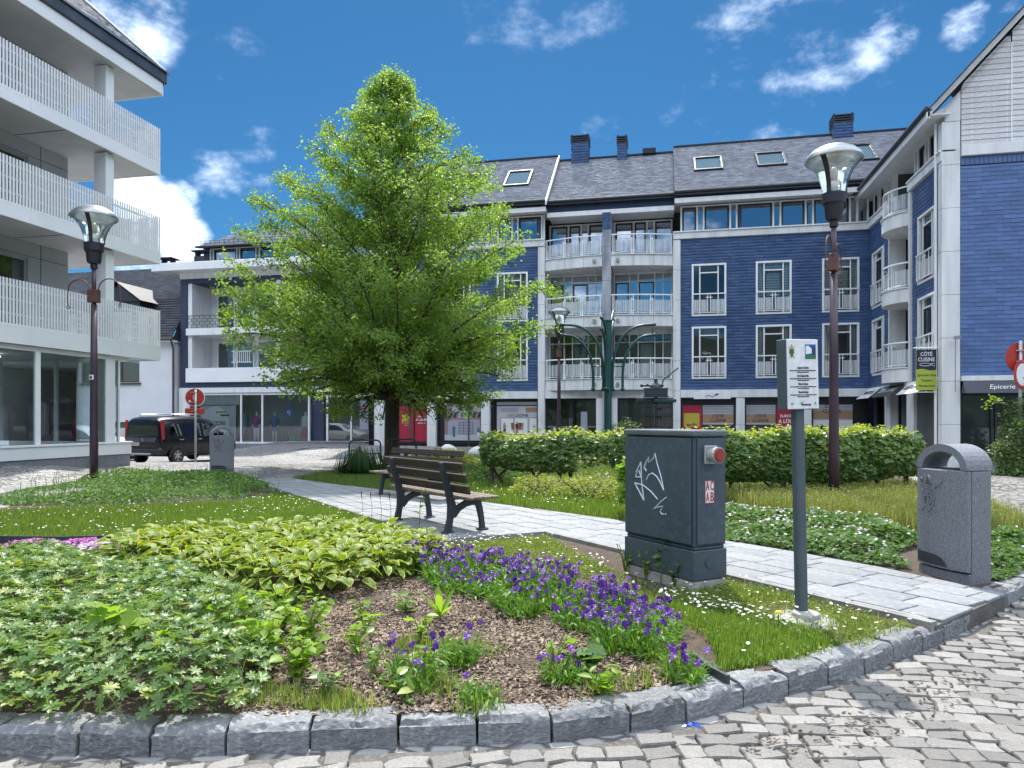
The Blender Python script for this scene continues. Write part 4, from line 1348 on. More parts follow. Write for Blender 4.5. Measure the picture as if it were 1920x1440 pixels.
# gable slates in view one by one, those beyond the frame joined
slates('gable_slate', (9.135, YG - .002, Z0 + .03), (1, 0, 0), (0, 0, 1), (0, -1, 0), 1.98, 6.55, .40, .135, W['slate'], wwall, WO, single=300, m1=W['slate_one'], seed=38)
slates('gable_slate', (11.118, YG - .002, Z0 + .03), (1, 0, 0), (0, 0, 1), (0, -1, 0), 9.58, 6.55, .40, .135, W['slate'], wwall, WO, seed=39)
sc_ = MB(o=WO)
for i in range(int((XG1 - 9.14) / .13)): sc_.add([(9.14 + i * .13, YG - .03, 9.60), (9.26 + i * .13, YG - .02, 9.60), (9.26 + i * .13, YG - .006, 9.86), (9.14 + i * .13, YG - .006, 9.86), (9.14 + i * .13, YG, 9.6), (9.26 + i * .13, YG, 9.6)], [(0, 1, 2, 3), (0, 4, 5, 1)])
sc_.build('slate_border', W['slate'], wwall, kind='stuff')

# dim rooms
rm = wmb(); rm.box(0.05, 2.8, 1.5, 1.6, .1, 11.2); rm.box(5.35, 7.95, 1.5, 1.6, .1, 11.2)
for z in (2.75, 6.0, 8.9):
    rm.box(.05, 2.84, .16, 1.5, z, z + .3); rm.box(5.31, 7.98, .16, 1.5, z, z + .3)
rm.box(2.85, 5.3, 2.0, 2.1, .1, 11.2); rm.box(2.75, 2.84, .16, 2.0, .1, 11.2); rm.box(5.31, 5.40, .16, 2.0, .1, 11.2); rm.box(-.02, .05, .16, 1.5, .1, 11.2); rm.box(7.9, 7.98, .2, 1.5, .1, 11.2)
rm.build('interior', W['room'], gw_)


def wplace(proto, lx, z):
    c = copy_tree(proto, gw_); c.location = (WT[0] - WO[0], WT[1] - lx - WO[1], z - WO[2]); c.rotation_euler = (0, 0, WR); return c


for (a, b, c, d), k in zip(sideh, (2, 2, 0, 2)):
    wplace(pr[k], a, c).scale = ((b - a) / WL, 1, 1)


def wpier(x0, x1, z0, z1, y0, y1, m='stone', step=1.45):
    pier(x0, x1, z0, z1, y0, y1, gw_, m, WO, step, WR, WT)


wpier(7.985, 8.30, .1, 11.0, -.10, .43); wpier(2.845, 2.96, 2.98, 9.76, -.10, .5); wpier(5.16, 5.305, 2.98, 9.76, -.10, .5)
for a, b in ((2.25, 2.96), (4.85, 5.6)): wpier(a, b, .1, 2.61, -.06, .45)
for a, b in ((0.0, 2.84), (2.85, 5.3), (5.31, 7.98)):
    wmb().box(a + .004, b - .004, -.11, .4, 2.62, 2.965).build('lintel', W['stone'], gw_, bevel=.008)
for a, b in ((0.0, 2.96), (5.16, 8.3)):
    k = 2
    for i in range(k): wmb().box(a + (b - a) * i / k + .003, a + (b - a) * (i + 1) / k - .003, -.14, .3, ZC - .34, ZC - .06).build('cornice', W['stone'], gw_, bevel=.006)
    wmb().box(a, b, -.19, .3, ZC - .058, ZC).build('cornice_cap', W['white'], gw_, bevel=.006)
# front face of the corner pier stands on the gable side
MB(o=WO).prism([(8.70, 11.004), (9.13, 11.004), (9.13, 11.95), (8.70, 11.48)], (0, YG - .01, 0), (1, 0, 0), (0, 0, 1), (0, .1, 0)).build('pier', W['stone'], gw_)
MB(o=WO).prism([(8.22, 11.21), (8.695, 11.21), (8.695, 11.47), (8.30, 11.21)][:3], (0, YG - .008, 0), (1, 0, 0), (0, 0, 1), (0, .1, 0)).build('verge_infill', W['white'], gw_)
ribbon(gw_, WO, .12, 2.9, ZC, 11.15, .12, WR, WT, 1, (.3, .62, .28, .55, .3, .5)); ribbon(gw_, WO, 5.2, 7.95, ZC, 11.15, .12, WR, WT, 0, (.28, .75, .3, .7, .3, .5))
ribbon(gw_, WO, 2.98, 5.14, 9.12, 11.1, 1.3, WR, WT, 0, (.5, .3, .8, .5))
for zt in (3.48, 6.36):
    g = wmb(); H = 2.25; g.bars(2.97, 5.15, zt, zt + H, .06, 1.2, 1.28)
    for x in (3.5, 3.8, 4.5): g.box(x - .025, x + .025, 1.2, 1.28, zt + .06, zt + H - .06)
    g.box(3.03, 5.09, 1.202, 1.278, zt + 1.8, zt + 1.85)
    w_ = g.build('window', W['frame_white'], gw_)
    p = wmb(); p.quad((2.97, 1.24, zt), (5.15, 1.24, zt), (5.15, 1.24, zt + H), (2.97, 1.24, zt + H)); p.build('pane', W['glass'], w_)
    d = wmb(); d.bars(3.83, 4.47, zt + .06, zt + 1.8, .06, 1.21, 1.27); d.build('casement', W['dark_metal'], w_)
    wpier(3.55, 3.95, zt, zt + 2.38, .45, .85)
wmb().box(2.96, 5.16, 1.3, 1.32, ZC - 1, ZC).build('window_base', W['white'], gw_)
# round balconies
cxb, half, bul = 4.05, 1.12, .62
RB = (half * half + bul * bul) / (2 * bul)
for zt in (3.48, 6.36, 9.10):
    n = 14
    X = [cxb - half + 2 * half * i / n for i in range(n + 1)]

    def by(x, off=0.0): return -(math.sqrt(max((RB + off) ** 2 - (x - cxb) ** 2, 0)) - (RB - bul))
    top = [(x, by(x), zt) for x in X] + [(cxb + half, 1.2, zt), (cxb - half, 1.2, zt)]
    bot = [(p[0], p[1], zt - .5) for p in top]; k = len(top)
    b_ = wmb().add(top + bot, [tuple(range(k)), tuple(range(2 * k - 1, k - 1, -1))] + [(i + k, (i + 1) % k + k, (i + 1) % k, i) for i in range(k)]).build('balcony', W['stone'], gw_, bevel=.008)
    cp = wmb()
    for i in range(n):
        a, b = X[i], X[i + 1]
        cp.add([(a, by(a, .045), zt + .002), (b, by(b, .045), zt + .002), (b, by(b, -.1), zt + .002), (a, by(a, -.1), zt + .002), (a, by(a, .045), zt + .04), (b, by(b, .045), zt + .04), (b, by(b, -.1), zt + .04), (a, by(a, -.1), zt + .04)], [(4, 5, 6, 7), (0, 1, 5, 4), (2, 3, 7, 6), (3, 2, 1, 0)])
    cp.build('coping', W['white'], b_)
    rl = wmb()
    rl.tube([(x, by(x, -.06), zt + .93) for x in X], .032, 8); rl.tube([(x, by(x, -.06), zt + .12) for x in X], .015, 6)
    for i in (0, 4, 5, 9, 10, 14):
        x = X[i]; y = by(x, -.06); rl.box(x - .017, x + .017, y - .017, y + .017, zt + .03, zt + .92)
    y = by(X[14], -.06)
    for z in (.3, .75): rl.box(X[14] - .02, X[14] + .18, y - .015, y + .015, zt + z, zt + z + .03)
    rl.build('railing', W['rail_white'], b_)
    pm = wmb()
    for i0, i1 in ((0, 4), (5, 9), (10, 14)):
        for i in range(i0, i1):
            a, b = X[i], X[i + 1]; pm.quad((a, by(a, -.05), zt + .16), (b, by(b, -.05), zt + .16), (b, by(b, -.05), zt + .68), (a, by(a, -.05), zt + .68))
    pm.build('rail_panel', W['screen'], b_)
# plant pots on the middle balcony
# gable corner pier (front face), band and boards
bd = [(9.14, 10.9), (10.9, 12.6), (12.6, 14.3), (14.3, 16), (16, 18.4), (18.4, XG1)]
for a, b in bd:
    MB(o=WO).box(a + .004, b - .004, YG - .10, YG + .1, 9.87, 10.19).build('gable_band', W['stone'], gw_, bevel=.008)
    MB(o=WO).box(a + .003, b - .003, YG - .09, YG + .3, 2.83, 2.99).build('lintel', W['stone'], gw_, bevel=.006)
W['plank'] = mat('white_painted_board', (.60, .59, .60), .6, (.46, .45, .47), 1.6, rv=.08, stretch=(.4, 1, 2.5), c3=(.66, .66, .66))


def slope_x(z): return 8.30 + (z - 11.16) / TW


z = 10.20
while z < 18.0:
    h = .165
    for a, b in ((9.15, 10.53), (10.57, 12.9), (12.94, 15.4), (15.44, 18.0), (18.04, XG1)):
        xl0, xl1 = max(a, slope_x(z)), max(a, slope_x(z + h))
        xr0, xr1 = min(b, 2 * XRIDGE - slope_x(z)), min(b, 2 * XRIDGE - slope_x(z + h))
        if xr1 - xl1 < .05: continue
        c0 = ((xl1 + xr1) / 2, YG, z)
        q = MB(o=c0)
        d0, d1 = -.022, -.006
        q.add([(xl0, YG + d0, z + .006), (xr0, YG + d0, z + .006), (xr1, YG + d1, z + h), (xl1, YG + d1, z + h), (xl0, YG + .015, z + .006), (xr0, YG + .015, z + .006)], [(0, 1, 2, 3), (0, 4, 5, 1)])
        q.build('gable_board', W['plank'], wwall, loc=tuple(c0[i] - WO[i] for i in range(3)))
    z += h
cb = MB(o=WO); cb.box(10.53, 10.57, YG - .03, YG + .01, 10.2, 13.3); cb.build('board_joint', W['white'], wwall)
# verge, eaves and roof
rf = MB(o=WO)
e0 = Vector((8.17, 24.50, 11.36)); rg = Vector((XRIDGE, 24.50, 11.36 + TW * (XRIDGE - 8.17)))
rf.quad(e0, rg, (rg.x, 41, rg.z), (e0.x, 41, e0.z))
rf.quad(rg, (2 * XRIDGE - 8.17, 24.50, e0.z), (2 * XRIDGE - 8.17, 41, e0.z), (rg.x, 41, rg.z))
wroof = rf.build('roof', W['roof_back'], gw_)
ll = math.hypot(1, TW)
slates('roof_slate', (8.17, 41, 11.37), (0, -1, 0), (1 / ll, 0, TW / ll), (-TW / ll, 0, 1 / ll), 16.85, (XRIDGE - 8.17) * ll, .245, .125, W['roof_slate'], wroof, WO, lift=.022, seed=77)
v_ = MB(o=WO)
for sgn_ in (1, -1):
    def mx(x): return x if sgn_ == 1 else 2 * XRIDGE - x
    v_.add([(mx(8.10), 24.51, 11.06), (mx(XRIDGE), 24.51, rg.z - .26), (mx(XRIDGE), 24.51, rg.z - .03), (mx(8.10), 24.51, 11.27), (mx(8.10), 24.57, 11.06), (mx(XRIDGE), 24.57, rg.z - .26), (mx(XRIDGE), 24.57, rg.z - .03), (mx(8.10), 24.57, 11.27)],
           [(0, 1, 2, 3), (5, 4, 7, 6), (0, 4, 5, 1), (3, 2, 6, 7), (0, 3, 7, 4)])
v_.build('verge_board', W['white'], gw_)
v_ = MB(o=WO); v_.quad((8.62, 24.57, 11.30), (8.62, YG, 11.30), (XRIDGE, YG, rg.z - .26), (XRIDGE, 24.57, rg.z - .26)); v_.build('verge_soffit', W['white'], gw_)
v_ = wmb(); v_.box(-.4, 8.49, -.56, -.50, 11.08, 11.30); v_.box(-.4, 8.28, -.498, 1.3, 11.17, 11.21); v_.box(8.285, 8.49, -.498, .1, 11.17, 11.21); v_.build('eaves_board', W['white'], gw_)
v_ = wmb(); v_.tube([(-.5, -.60, 11.38), (8.50, -.60, 11.38)], .08, 8); v_.box(-.5, 8.50, -.58, -.45, 11.31, 11.36); v_.build('gutter', W['dark_metal'], gw_)

# restaurant front in the gable
sf = MB(o=WO); sf.add([(9.16, YG - .32, 2.44), (15, YG - .32, 2.44), (15, YG - .12, 2.82), (9.16, YG - .12, 2.82), (9.16, YG, 2.44), (15, YG, 2.44)], [(0, 1, 2, 3), (0, 4, 5, 1), (0, 3, 4)])
W['fascia'] = flat('dark_fascia_cloth', (.06, .065, .085), .7)
fs = sf.build('awning', W['fascia'], gw_)
text('Epicerie Fine', .22, W['white_print'], fs, (9.84 - WO[0], YG - .235 - WO[1], 2.63 - WO[2]), align='LEFT', shear=.25, rot=(R(62), 0, 0))
fr = MB(o=WO)
for a, b in ((9.18, 10.08), (10.14, 10.98), (11.04, 12.2), (12.26, 13.6)): fr.bars(a, b, .62, 2.42, .06, YG + .10, YG + .2)
fr.box(9.15, 13.8, YG + .08, YG + .22, .50, .615)
fr.box(9.135, 9.175, YG + .02, YG + .22, .3, 2.44); fr.box(13.6, 15, YG + .05, YG + .2, .3, 2.44)
sw_ = fr.build('shop_window', W['black_frame'], gw_)
g = MB(o=WO); g.quad((9.2, YG + .15, .64), (13.6, YG + .15, .64), (13.6, YG + .15, 2.4), (9.2, YG + .15, 2.4)); g.build('pane', W['shop_glass'], sw_)
lw = MB(o=WO); lw.box(9.16, 13.6, YG + .1, YG + .16, .31, .50); lw.build('kick_panel', W['fascia'], gw_)
stp = MB(o=WO); stp.box(9.14, 20, YG - .5, YG + .3, -.2, .30); stp.build('plinth', W['granite'], gw_, bevel=.01)
inn = MB(o=WO); inn.box(8.8, 20, YG + 3.2, YG + 3.3, .2, 2.8); inn.box(8.8, 20, YG + .25, YG + 3.2, .2, .28); inn.box(8.8, 20, YG + .25, YG + 3.2, 2.84, 2.9); inn.box(8.75, 8.8, YG + .45, YG + 3.2, .2, 2.8)
inn.build('shop_interior', W['room'], gw_)
ct = MB(o=WO); ct.box(9.3, 10.7, YG + .7, YG + 1.3, .3, .95); ct.build('counter', W['panel_white'], gw_, bevel=.02)
ct = MB(o=WO); ct.bars(9.35, 10.65, .96, 1.42, .03, YG + .72, YG + .75); ct.build('display_case', W['silver'], gw_)
shf = MB(o=WO)
for z in (.75, 1.15, 1.55): shf.box(10.8, 12.6, YG + .9, YG + 1.2, z, z + .03)
for x in (10.8, 11.4, 12.6): shf.box(x, x + .03, YG + .9, YG + 1.2, .3, 1.6)
shf.build('shelf_unit', W['brown'], gw_)
bt = MB(o=WO); bt.lathe([(.05, 0), (.05, .2), (.02, .28), (.02, .34)], 8, (10.95, YG + 1.0, 1.585)); bt.build('bottle', W['gold_print'], gw_)
bt = MB(o=WO); bt.box(11.2, 11.42, YG + .95, YG + 1.1, 1.585, 1.75); bt.build('white_box', W['white'], gw_)
# shop doors and awnings on the side
sd_ = wmb()
for a, b in ((.15, 1.2), (1.2, 2.2), (3.0, 3.9), (3.95, 4.8), (5.65, 6.6), (6.65, 7.95)): sd_.bars(a, b, .3, 2.6, .07, .22, .3)
d_ = sd_.build('shop_door', W['black_frame'], gw_)
g = wmb(); g.quad((.1, .26, .3), (7.95, .26, .3), (7.95, .26, 2.6), (.1, .26, 2.6)); g.build('pane', W['glass'], d_)
for a, b, tx, m, tm in ((.25, 2.0, 'TRAITEUR', 'white', 'dark_print'), (2.5, 4.75, 'CÔTÉ CUISINE', 'fascia', 'white_print'), (5.55, 7.6, 'RESTAURANT', 'white', 'dark_print')):
    aw = wmb(); aw.add([(a, -.62, 2.50), (b, -.62, 2.50), (b, -.12, 2.94), (a, -.12, 2.94), (a, -.60, 2.49), (b, -.60, 2.49), (b, -.12, 2.91), (a, -.12, 2.91)], [(0, 1, 2, 3), (5, 4, 7, 6), (0, 3, 7, 4), (1, 5, 6, 2), (0, 4, 5, 1)])
    aw_ = aw.build('awning', W[m], gw_)
    lp = Vector(((a + b) / 2, -.375, 2.728))
    wp = Vector((lp.y + WT[0], -lp.x + WT[1], lp.z))
    text(tx, .30, W[tm], aw_, tuple(wp[i] - WO[i] for i in range(3)), rot=(R(41.3), 0, WR), bold=.003, width=(b - a) * .86)
ld = wmb(); ld.tube([(7.96, -.16, .3), (7.96, -.16, 11.1)], .045, 8); ld.build('downpipe', W['white'], gw_)
cm = MB(o=WO); cm.tube([(8.95, YG - .1, 2.5), (8.95, YG - .12, 4.1), (8.98, YG - .14, 4.15)], .012, 5); cm.box(8.88, 9.02, YG - .35, YG - .14, 4.12, 4.22); cm.build('camera_cable', W['silver'], gw_)

# projecting sign hung from the corner pier
hs = thing('hanging_sign', 'tall hanging shop sign, navy above and lime green below, by the gabled wing', 'sign', (8.62, 24.95, 3.4))
q = MB(); q.box(-.68, -.10, -.03, .03, -.84, .46)
b_ = q.build('sign_panel', W['green_print'], hs, bevel=.004)
nv = MB(); pts = [(-.68, .46), (-.68, -.18), (-.56, -.15), (-.44, -.16), (-.32, -.20), (-.2, -.21), (-.10, -.18), (-.10, .46)]
nv.prism(pts, (0, -.034, 0), (1, 0, 0), (0, 0, 1), (0, .003, 0)); W['navy'] = flat('navy_print', (.012, .018, .05), .45); W['lime'] = flat('lime_print', (.36, .44, .05), .5)
b_.data.materials[0] = W['lime']; nv.build('print', W['navy'], b_)
text('CÔTÉ\nCUISINE', .17, W['white_print'], b_, (-.39, -.038, .22), bold=.002, width=.48)
fo = MB(); fo.tube([(-.42 + .17 * math.cos(a), -.038, -.02 + .045 * math.sin(a)) for a in [i * .5 for i in range(13)]], .008, 4); fo.tube([(-.27, -.038, -.01), (-.2, -.038, .02), (-.14, -.038, .0)], .008, 4); fo.tube([(-.27, -.038, -.01), (-.2, -.038, -.06), (-.14, -.038, -.07)], .008, 4)
fo.build('emblem', W['white_print'], b_)
for i, tx in enumerate(('Epicerie Fine', 'Traiteur', 'Restaurant')): text(tx, .105, W['dark_print'], b_, (-.39, -.034, -.36 - i * .17), shear=.35, bold=.001)
br = MB(); br.tube([(.1, 0, .52), (-.76, 0, .52)], .02, 6); br.tube([(.1, 0, -.90), (-.76, 0, -.90)], .014, 6)
for x in (-.62, -.39, -.16): br.tube([(x, 0, .52), (x, 0, .46)], .008, 5); br.tube([(x, 0, -.84), (x, 0, -.90)], .008, 5)
br.build('bracket', W['white'], hs)

# ------------------------------------------------------------------ shop and flats with loggias, behind the tree (front at Y 36.6)
NO = (-21.0, 36.6, 0)
nb = thing('loggia_building', 'white building with deep loggias in a dark frame above the clothes shop', 'building', NO)
YN, NX0, NX1 = 36.6, -27.7, -15.3
W['navy_frame'] = mat('dark_blue_cladding', (.022, .032, .07), .5, (.03, .042, .085), 1)
m = MB(o=NO)
# dark surround
m.box(NX0 + .05, NX0 + .50, YN, YN + 1.8, 3.5, 9.85); m.box(NX1 - .45, NX1 - .05, YN, YN + 1.8, 3.5, 9.85); m.box(NX0 + .50, NX1 - .45, YN, YN + 1.8, 9.60, 9.85); m.box(NX0 + .50, NX1 - .45, YN, YN + 1.8, 3.5, 3.78)
m.build('surround', W['navy_frame'], nb, bevel=.01)
m = MB(o=NO)
m.box(NX0, NX1, YN + 1.85, YN + 2.0, -.4, 10.2); m.box(NX0, NX0 + .2, YN + 2.0, 46, -.4, 10.2); m.box(NX1 - .2, NX1, YN + .3, 46, -.4, 10.2); m.box(NX0 + .2, NX1 - .2, 45.8, 46, -.4, 10.2)
m.box(NX0, NX1, YN + .02, YN + 1.84, 9.86, 10.2); m.box(NX0 - .05, NX0 + .5, YN + .01, YN + .3, -.4, 3.49); m.box(NX0 + .5, NX1, YN + .01, YN + .3, 3.2, 3.49)
nwall = m.build('wall', W['white'], nb)
for x in (NX0 + .52, NX0 + 6.2, NX1 - .75):
    MB(o=NO).box(x, x + .26, YN + .06, YN + 1.8, 3.79, 9.59).build('loggia_pier', W['white'], nb)
for z in (6.54,): MB(o=NO).box(NX0 + .5, NX1 - .45, YN - .12, YN + 1.8, z, z + .40).build('loggia_slab', W['white'], nb, bevel=.01)
MB(o=NO).box(NX0 + .5, NX1 - .45, YN - .14, YN - .04, 3.80, 4.62).build('parapet', W['panel_white'], nb, bevel=.01)
MB(o=NO).box(NX0 + .5, NX1 - .45, YN - .04, YN + 1.8, 3.79, 3.95).build('loggia_slab', W['white'], nb)
for z0, z1 in ((4.0, 6.45), (6.98, 9.3)):
    for x in (NX0 + 1.25, NX0 + 2.55, NX0 + 3.95, NX0 + 7.2, NX0 + 8.6, NX0 + 10):
        f = MB(o=NO); f.bars(x, x + 1.2, z0, z1 - .1, .09, YN + 1.76, YN + 1.84)
        w_ = f.build('window', W['frame_white'], nb)
        g = MB(o=NO); g.quad((x + .08, YN + 1.80, z0 + .08), (x + 1.12, YN + 1.80, z0 + .08), (x + 1.12, YN + 1.80, z1 - .18), (x + .08, YN + 1.80, z1 - .18)); g.build('pane', W['glass'], w_)
        g = MB(o=NO); g.quad((x + .08, YN + 1.83, z0 + .08), (x + 1.12, YN + 1.83, z0 + .08), (x + 1.12, YN + 1.83, z1 - .18), (x + .08, YN + 1.83, z1 - .18)); g.build('interior', W['room'], w_)
# upper railing: brick-like openwork
g = MB(o=NO)
x0, x1 = NX0 + .5, NX1 - .45
for k in range(5): g.box(x0, x1, YN - .08, YN - .05, 6.98 + k * .17, 6.995 + k * .17)
for k in range(4):
    x = x0 + (k % 2) * .17
    while x < x1: g.box(x, x + .015, YN - .08, YN - .05, 6.995 + k * .17, 6.98 + (k + 1) * .17); x += .34
g.box(x0, x1, YN - .09, YN - .04, 7.66, 7.69)
g.build('railing', W['dark_metal'], nb)
g = MB(o=NO)
for i in range(9): g.box(NX0 + 3.2 + i * .13, NX0 + 3.23 + i * .13, YN + .45, YN + .48, 5.0, 5.6)
g.box(NX0 + 3.1, NX0 + 4.4, YN + .44, YN + .49, 5.6, 5.64); g.box(NX0 + 3.1, NX0 + 4.4, YN + .44, YN + .49, 4.96, 5.0); g.build('drying_rack', W['white'], nb)
# roof edge, attic storey and roof
m = MB(o=NO); m.box(NX0 - 1.3, NX1 + .3, YN - .75, YN + 2, 10.21, 10.66); m.build('roof_edge', W['panel_white'], nb, bevel=.02)
m = MB(o=NO); m.box(NX0 - 1.2, NX1, YN - .6, 46, 10.662, 10.72); m.box(NX0 + .4, NX1, YN + 2.6, 45, 10.72, 12.1); m.build('attic_wall', W['room'], nb)
ribbon(nb, NO, NX0 + .3, NX1 - .2, 11.0, 12.15, YN + 2.45, seed=1, pat=(1.0, .2, 1.6, .2, 1.1, .25))
m = MB(o=NO); m.box(NX0 + .2, NX1, YN + 2.4, YN + 2.6, 10.72, 10.99); m.build('attic_base', W['dark_metal'], nb)
m = MB(o=NO); m.quad((NX0 - .25, YN + 1.9, 12.25), (NX1, YN + 1.9, 12.25), (NX1, YN + 4.6, 13.75), (NX0 + .9, YN + 4.6, 13.75)); m.quad((NX0 - .25, 45, 12.25), (NX0 - .25, YN + 1.9, 12.25), (NX0 + .9, YN + 4.6, 13.75), (NX0 + .9, 45, 13.75)); m.box(NX0 - .25, NX1, YN + 1.92, YN + 2.1, 12.16, 12.24)
nr = m.build('roof', W['roof_back'], nb)
ll = math.hypot(2.7, 1.5)
slates('roof_slate', (NX0 - .25, YN + 1.9, 12.26), (1, 0, 0), (0, 2.7 / ll, 1.5 / ll), (0, -1.5 / ll, 2.7 / ll), NX1 - NX0 + .25, ll, .3, .16, W['roof_slate'], nr, NO, keep=lambda u, v: u > v * .40, lift=.02, seed=55)
m = MB(o=NO); m.tube([(NX0 - .3, YN + 1.85, 12.2), (NX1, YN + 1.85, 12.2)], .07, 6)
for i in range(2): m.tube([(NX0 - .2, YN + 1.95, 12.42 + i * .14), (NX1, YN + 1.95, 12.42 + i * .14)], .014, 5)
x = NX0
while x < NX1: m.tube([(x, YN + 2.0, 12.28), (x, YN + 1.93, 12.6)], .012, 4); x += .32
m.build('snow_guard', W['dark_metal'], nb)
# shop front: clothes
fr = MB(o=NO)
XS = [NX0 + .55, NX0 + 3.95, NX0 + 5.3, NX0 + 8.2]
fr.box(XS[0], XS[-1], YN + .1, YN + .2, 3.05, 3.2); fr.box(XS[0], XS[-1], YN + .0, YN + .3, .26, .36)
for x in XS: fr.box(x - .05, x + .05, YN + .08, YN + .2, .36, 3.05)
swf = fr.build('shop_window', W['white'], nb)
g = MB(o=NO); g.quad((XS[0], YN + .14, .36), (XS[-1], YN + .14, .36), (XS[-1], YN + .14, 3.05), (XS[0], YN + .14, 3.05)); g.build('pane', W['shop_glass'], swf)
pl = MB(o=NO)
x = XS[0] - .5
while x < XS[-1] - .1: pl.box(x + .005, x + .545, YN + .02, YN + .3, -.5, .255); x += .55
pl.build('plinth', W['granite'], nb)
inn = MB(o=NO); inn.box(NX0 + .3, NX1, YN + 1.75, YN + 1.84, -.2, 3.2); inn.box(NX0 + .3, NX1, YN + .25, YN + 1.75, .28, .33); inn.build('shop_interior', flat('pale_back_wall', (.24, .26, .28), .8), nb)
fl = MB(o=NO); fl.box(NX0 + .7, NX0 + 3.9, YN + .35, YN + 1.7, .335, .36); fl.box(NX0 + 4, NX0 + 8.1, YN + .35, YN + 1.7, .335, .36); fl.build('display_floor', W['white'], nb)
bl = MB(o=NO)
for i in range(26): bl.box(XS[0] + .1 + i * .12, XS[0] + .19 + i * .12, YN + .25, YN + .27, 2.5, 3.04)
bl.build('blind', W['rail_panel'], nb)
# big round film with the shop's name
pb = MB(o=NO); pb.box(XS[0] + .7, XS[0] + 3.0, YN + .20, YN + .22, .4, 2.45); pb_ = pb.build('poster', W['poster_grey'], nb)
pb = MB(o=NO); pb.poly([(XS[0] + 1.62 + .95 * math.cos(a / 28 * 6.283), YN + .194, 1.45 + .95 * math.sin(a / 28 * 6.283)) for a in range(28)]); pb.build('print', W['white_print'], pb_)
text('NEOZONE', .34, W['dark_print'], pb_, (XS[0] + 1.75 - NO[0], YN + .186 - NO[1], 1.42), bold=.006, width=1.15)
rect(pb_, NO, XS[0] + 1.7, XS[0] + 2.4, 2.02, 2.12, YN + .19, 'gold_print'); rect(pb_, NO, XS[0] + 2.0, XS[0] + 2.55, 1.84, 1.94, YN + .19, 'navy')
# doors
dr = MB(o=NO); dr.box(XS[-1] + .1, XS[-1] + .8, YN + .3, YN + .36, .3, 3.2); dr.build('side_door', W['navy_frame'], nb)
dr = MB(o=NO); dr.bars(XS[-1] + 1.0, NX1 - .35, .32, 3.0, .12, YN + .2, YN + .3); dr.box(XS[-1] + 2.45, XS[-1] + 2.55, YN + .2, YN + .3, .44, 2.9); d_ = dr.build('shop_door', W['white'], nb)
g = MB(o=NO); g.quad((XS[-1] + 1.1, YN + .25, .4), (NX1 - .4, YN + .25, .4), (NX1 - .4, YN + .25, 2.95), (XS[-1] + 1.1, YN + .25, 2.95)); g.build('pane', W['glass'], d_)
rect(nb, NO, XS[-1] + 3.0, XS[-1] + 3.5, 1.1, 2.7, YN + .24, 'poster_lilac', 'notice'); rect(nb, NO, XS[-1] + 3.02, XS[-1] + 3.48, 2.2, 2.3, YN + .235, 'red_poster')

# window display: mannequins and clothes
W['mannequin'] = mat('mannequin_white', (.72, .70, .68), .35, (.66, .64, .62), 3)


def skin(name, chain_list, m, parent, sub=1):
    """one continuous surface grown over joined segments: chain_list = [(points, radii)], first point of later chains joins the nearest earlier joint"""
    bm = bmesh.new(); lay = bm.verts.layers.skin.verify()
    allv = []
    for pts, rad in chain_list:
        prev = None
        for i, (p, r_) in enumerate(zip(pts, rad)):
            v = None
            if i == 0 and allv:
                c = min(allv, key=lambda q: (q.co - Vector(p)).length)
                if (c.co - Vector(p)).length < .03: v = c
            if v is None:
                v = bm.verts.new(p); v[lay].radius = (r_, r_) if not isinstance(r_, tuple) else r_; allv.append(v)
            if prev is not None: bm.edges.new((prev, v))
            prev = v
    allv[0][lay].use_root = True
    me = bpy.data.meshes.new(name); bm.to_mesh(me); bm.free(); me.materials.append(m)
    o = bpy.data.objects.new(name, me); COL.objects.link(o)
    if parent is not None: o.parent = parent
    a = o.modifiers.new('skin', 'SKIN'); a.use_smooth_shade = True
    b = o.modifiers.new('sub', 'SUBSURF'); b.levels = sub; b.render_levels = sub
    return o


def mannequin(loc, label, top, low, skirt=False, rz=0.0, long_sleeve=False):
    t = thing('mannequin', label, 'mannequin', loc, rz, 'mannequins in the clothes shop window')
    body = [([(0, 0, .92), (0, .01, 1.1), (0, 0, 1.32), (0, 0, 1.46), (0, 0, 1.54), (0, -.01, 1.62), (0, -.01, 1.74)], [(.14, .10), (.12, .09), (.16, .10), (.10, .07), .045, (.07, .085), (.065, .075)])]
    for s_ in (-1, 1):
        body.append(([(0, 0, .92), (s_ * .09, 0, .84), (s_ * .10, -.01, .48), (s_ * .10, .01, .10), (s_ * .11, -.08, .03)], [.1, .085, .055, .038, .03]))
        body.append(([(0, 0, 1.46), (s_ * .17, 0, 1.42), (s_ * .23, .02, 1.15), (s_ * .24, -.05, .92), (s_ * .24, -.08, .80)], [.07, .055, .042, .032, .028]))
    skin('body', body, W['mannequin'], t)
    m = MB(); m.lathe([(.19, .80 if not skirt else .88), (.175, 1.0), (.165, 1.12), (.205, 1.32), (.19, 1.43), (.10, 1.50), (.06, 1.52)], 14)
    for s_ in (-1, 1): m.tube([(s_ * .16, 0, 1.42), (s_ * .235, .02, 1.2), (s_ * .24, -.02, 1.0 if long_sleeve else 1.16)], [.075, .065, .06], 8)
    m.build('top', W[top], t, smooth=True)
    m = MB()
    if skirt: m.lathe([(.25, .22), (.22, .55), (.185, .9), (.17, .98)], 16)
    elif low:
        for s_ in (-1, 1): m.tube([(s_ * .09, 0, .98), (s_ * .10, 0, .7), (s_ * .10, 0, .08 if low == 'white_print' else .62)], [.12, .10, .09], 8)
    if low: m.build('skirt' if skirt else 'trousers', W[low], t, smooth=True)
    b = MB(); b.lathe([(.001, .012), (.2, .012), (.2, 0)], 14); b.build('base', W['silver'], t)
    return t


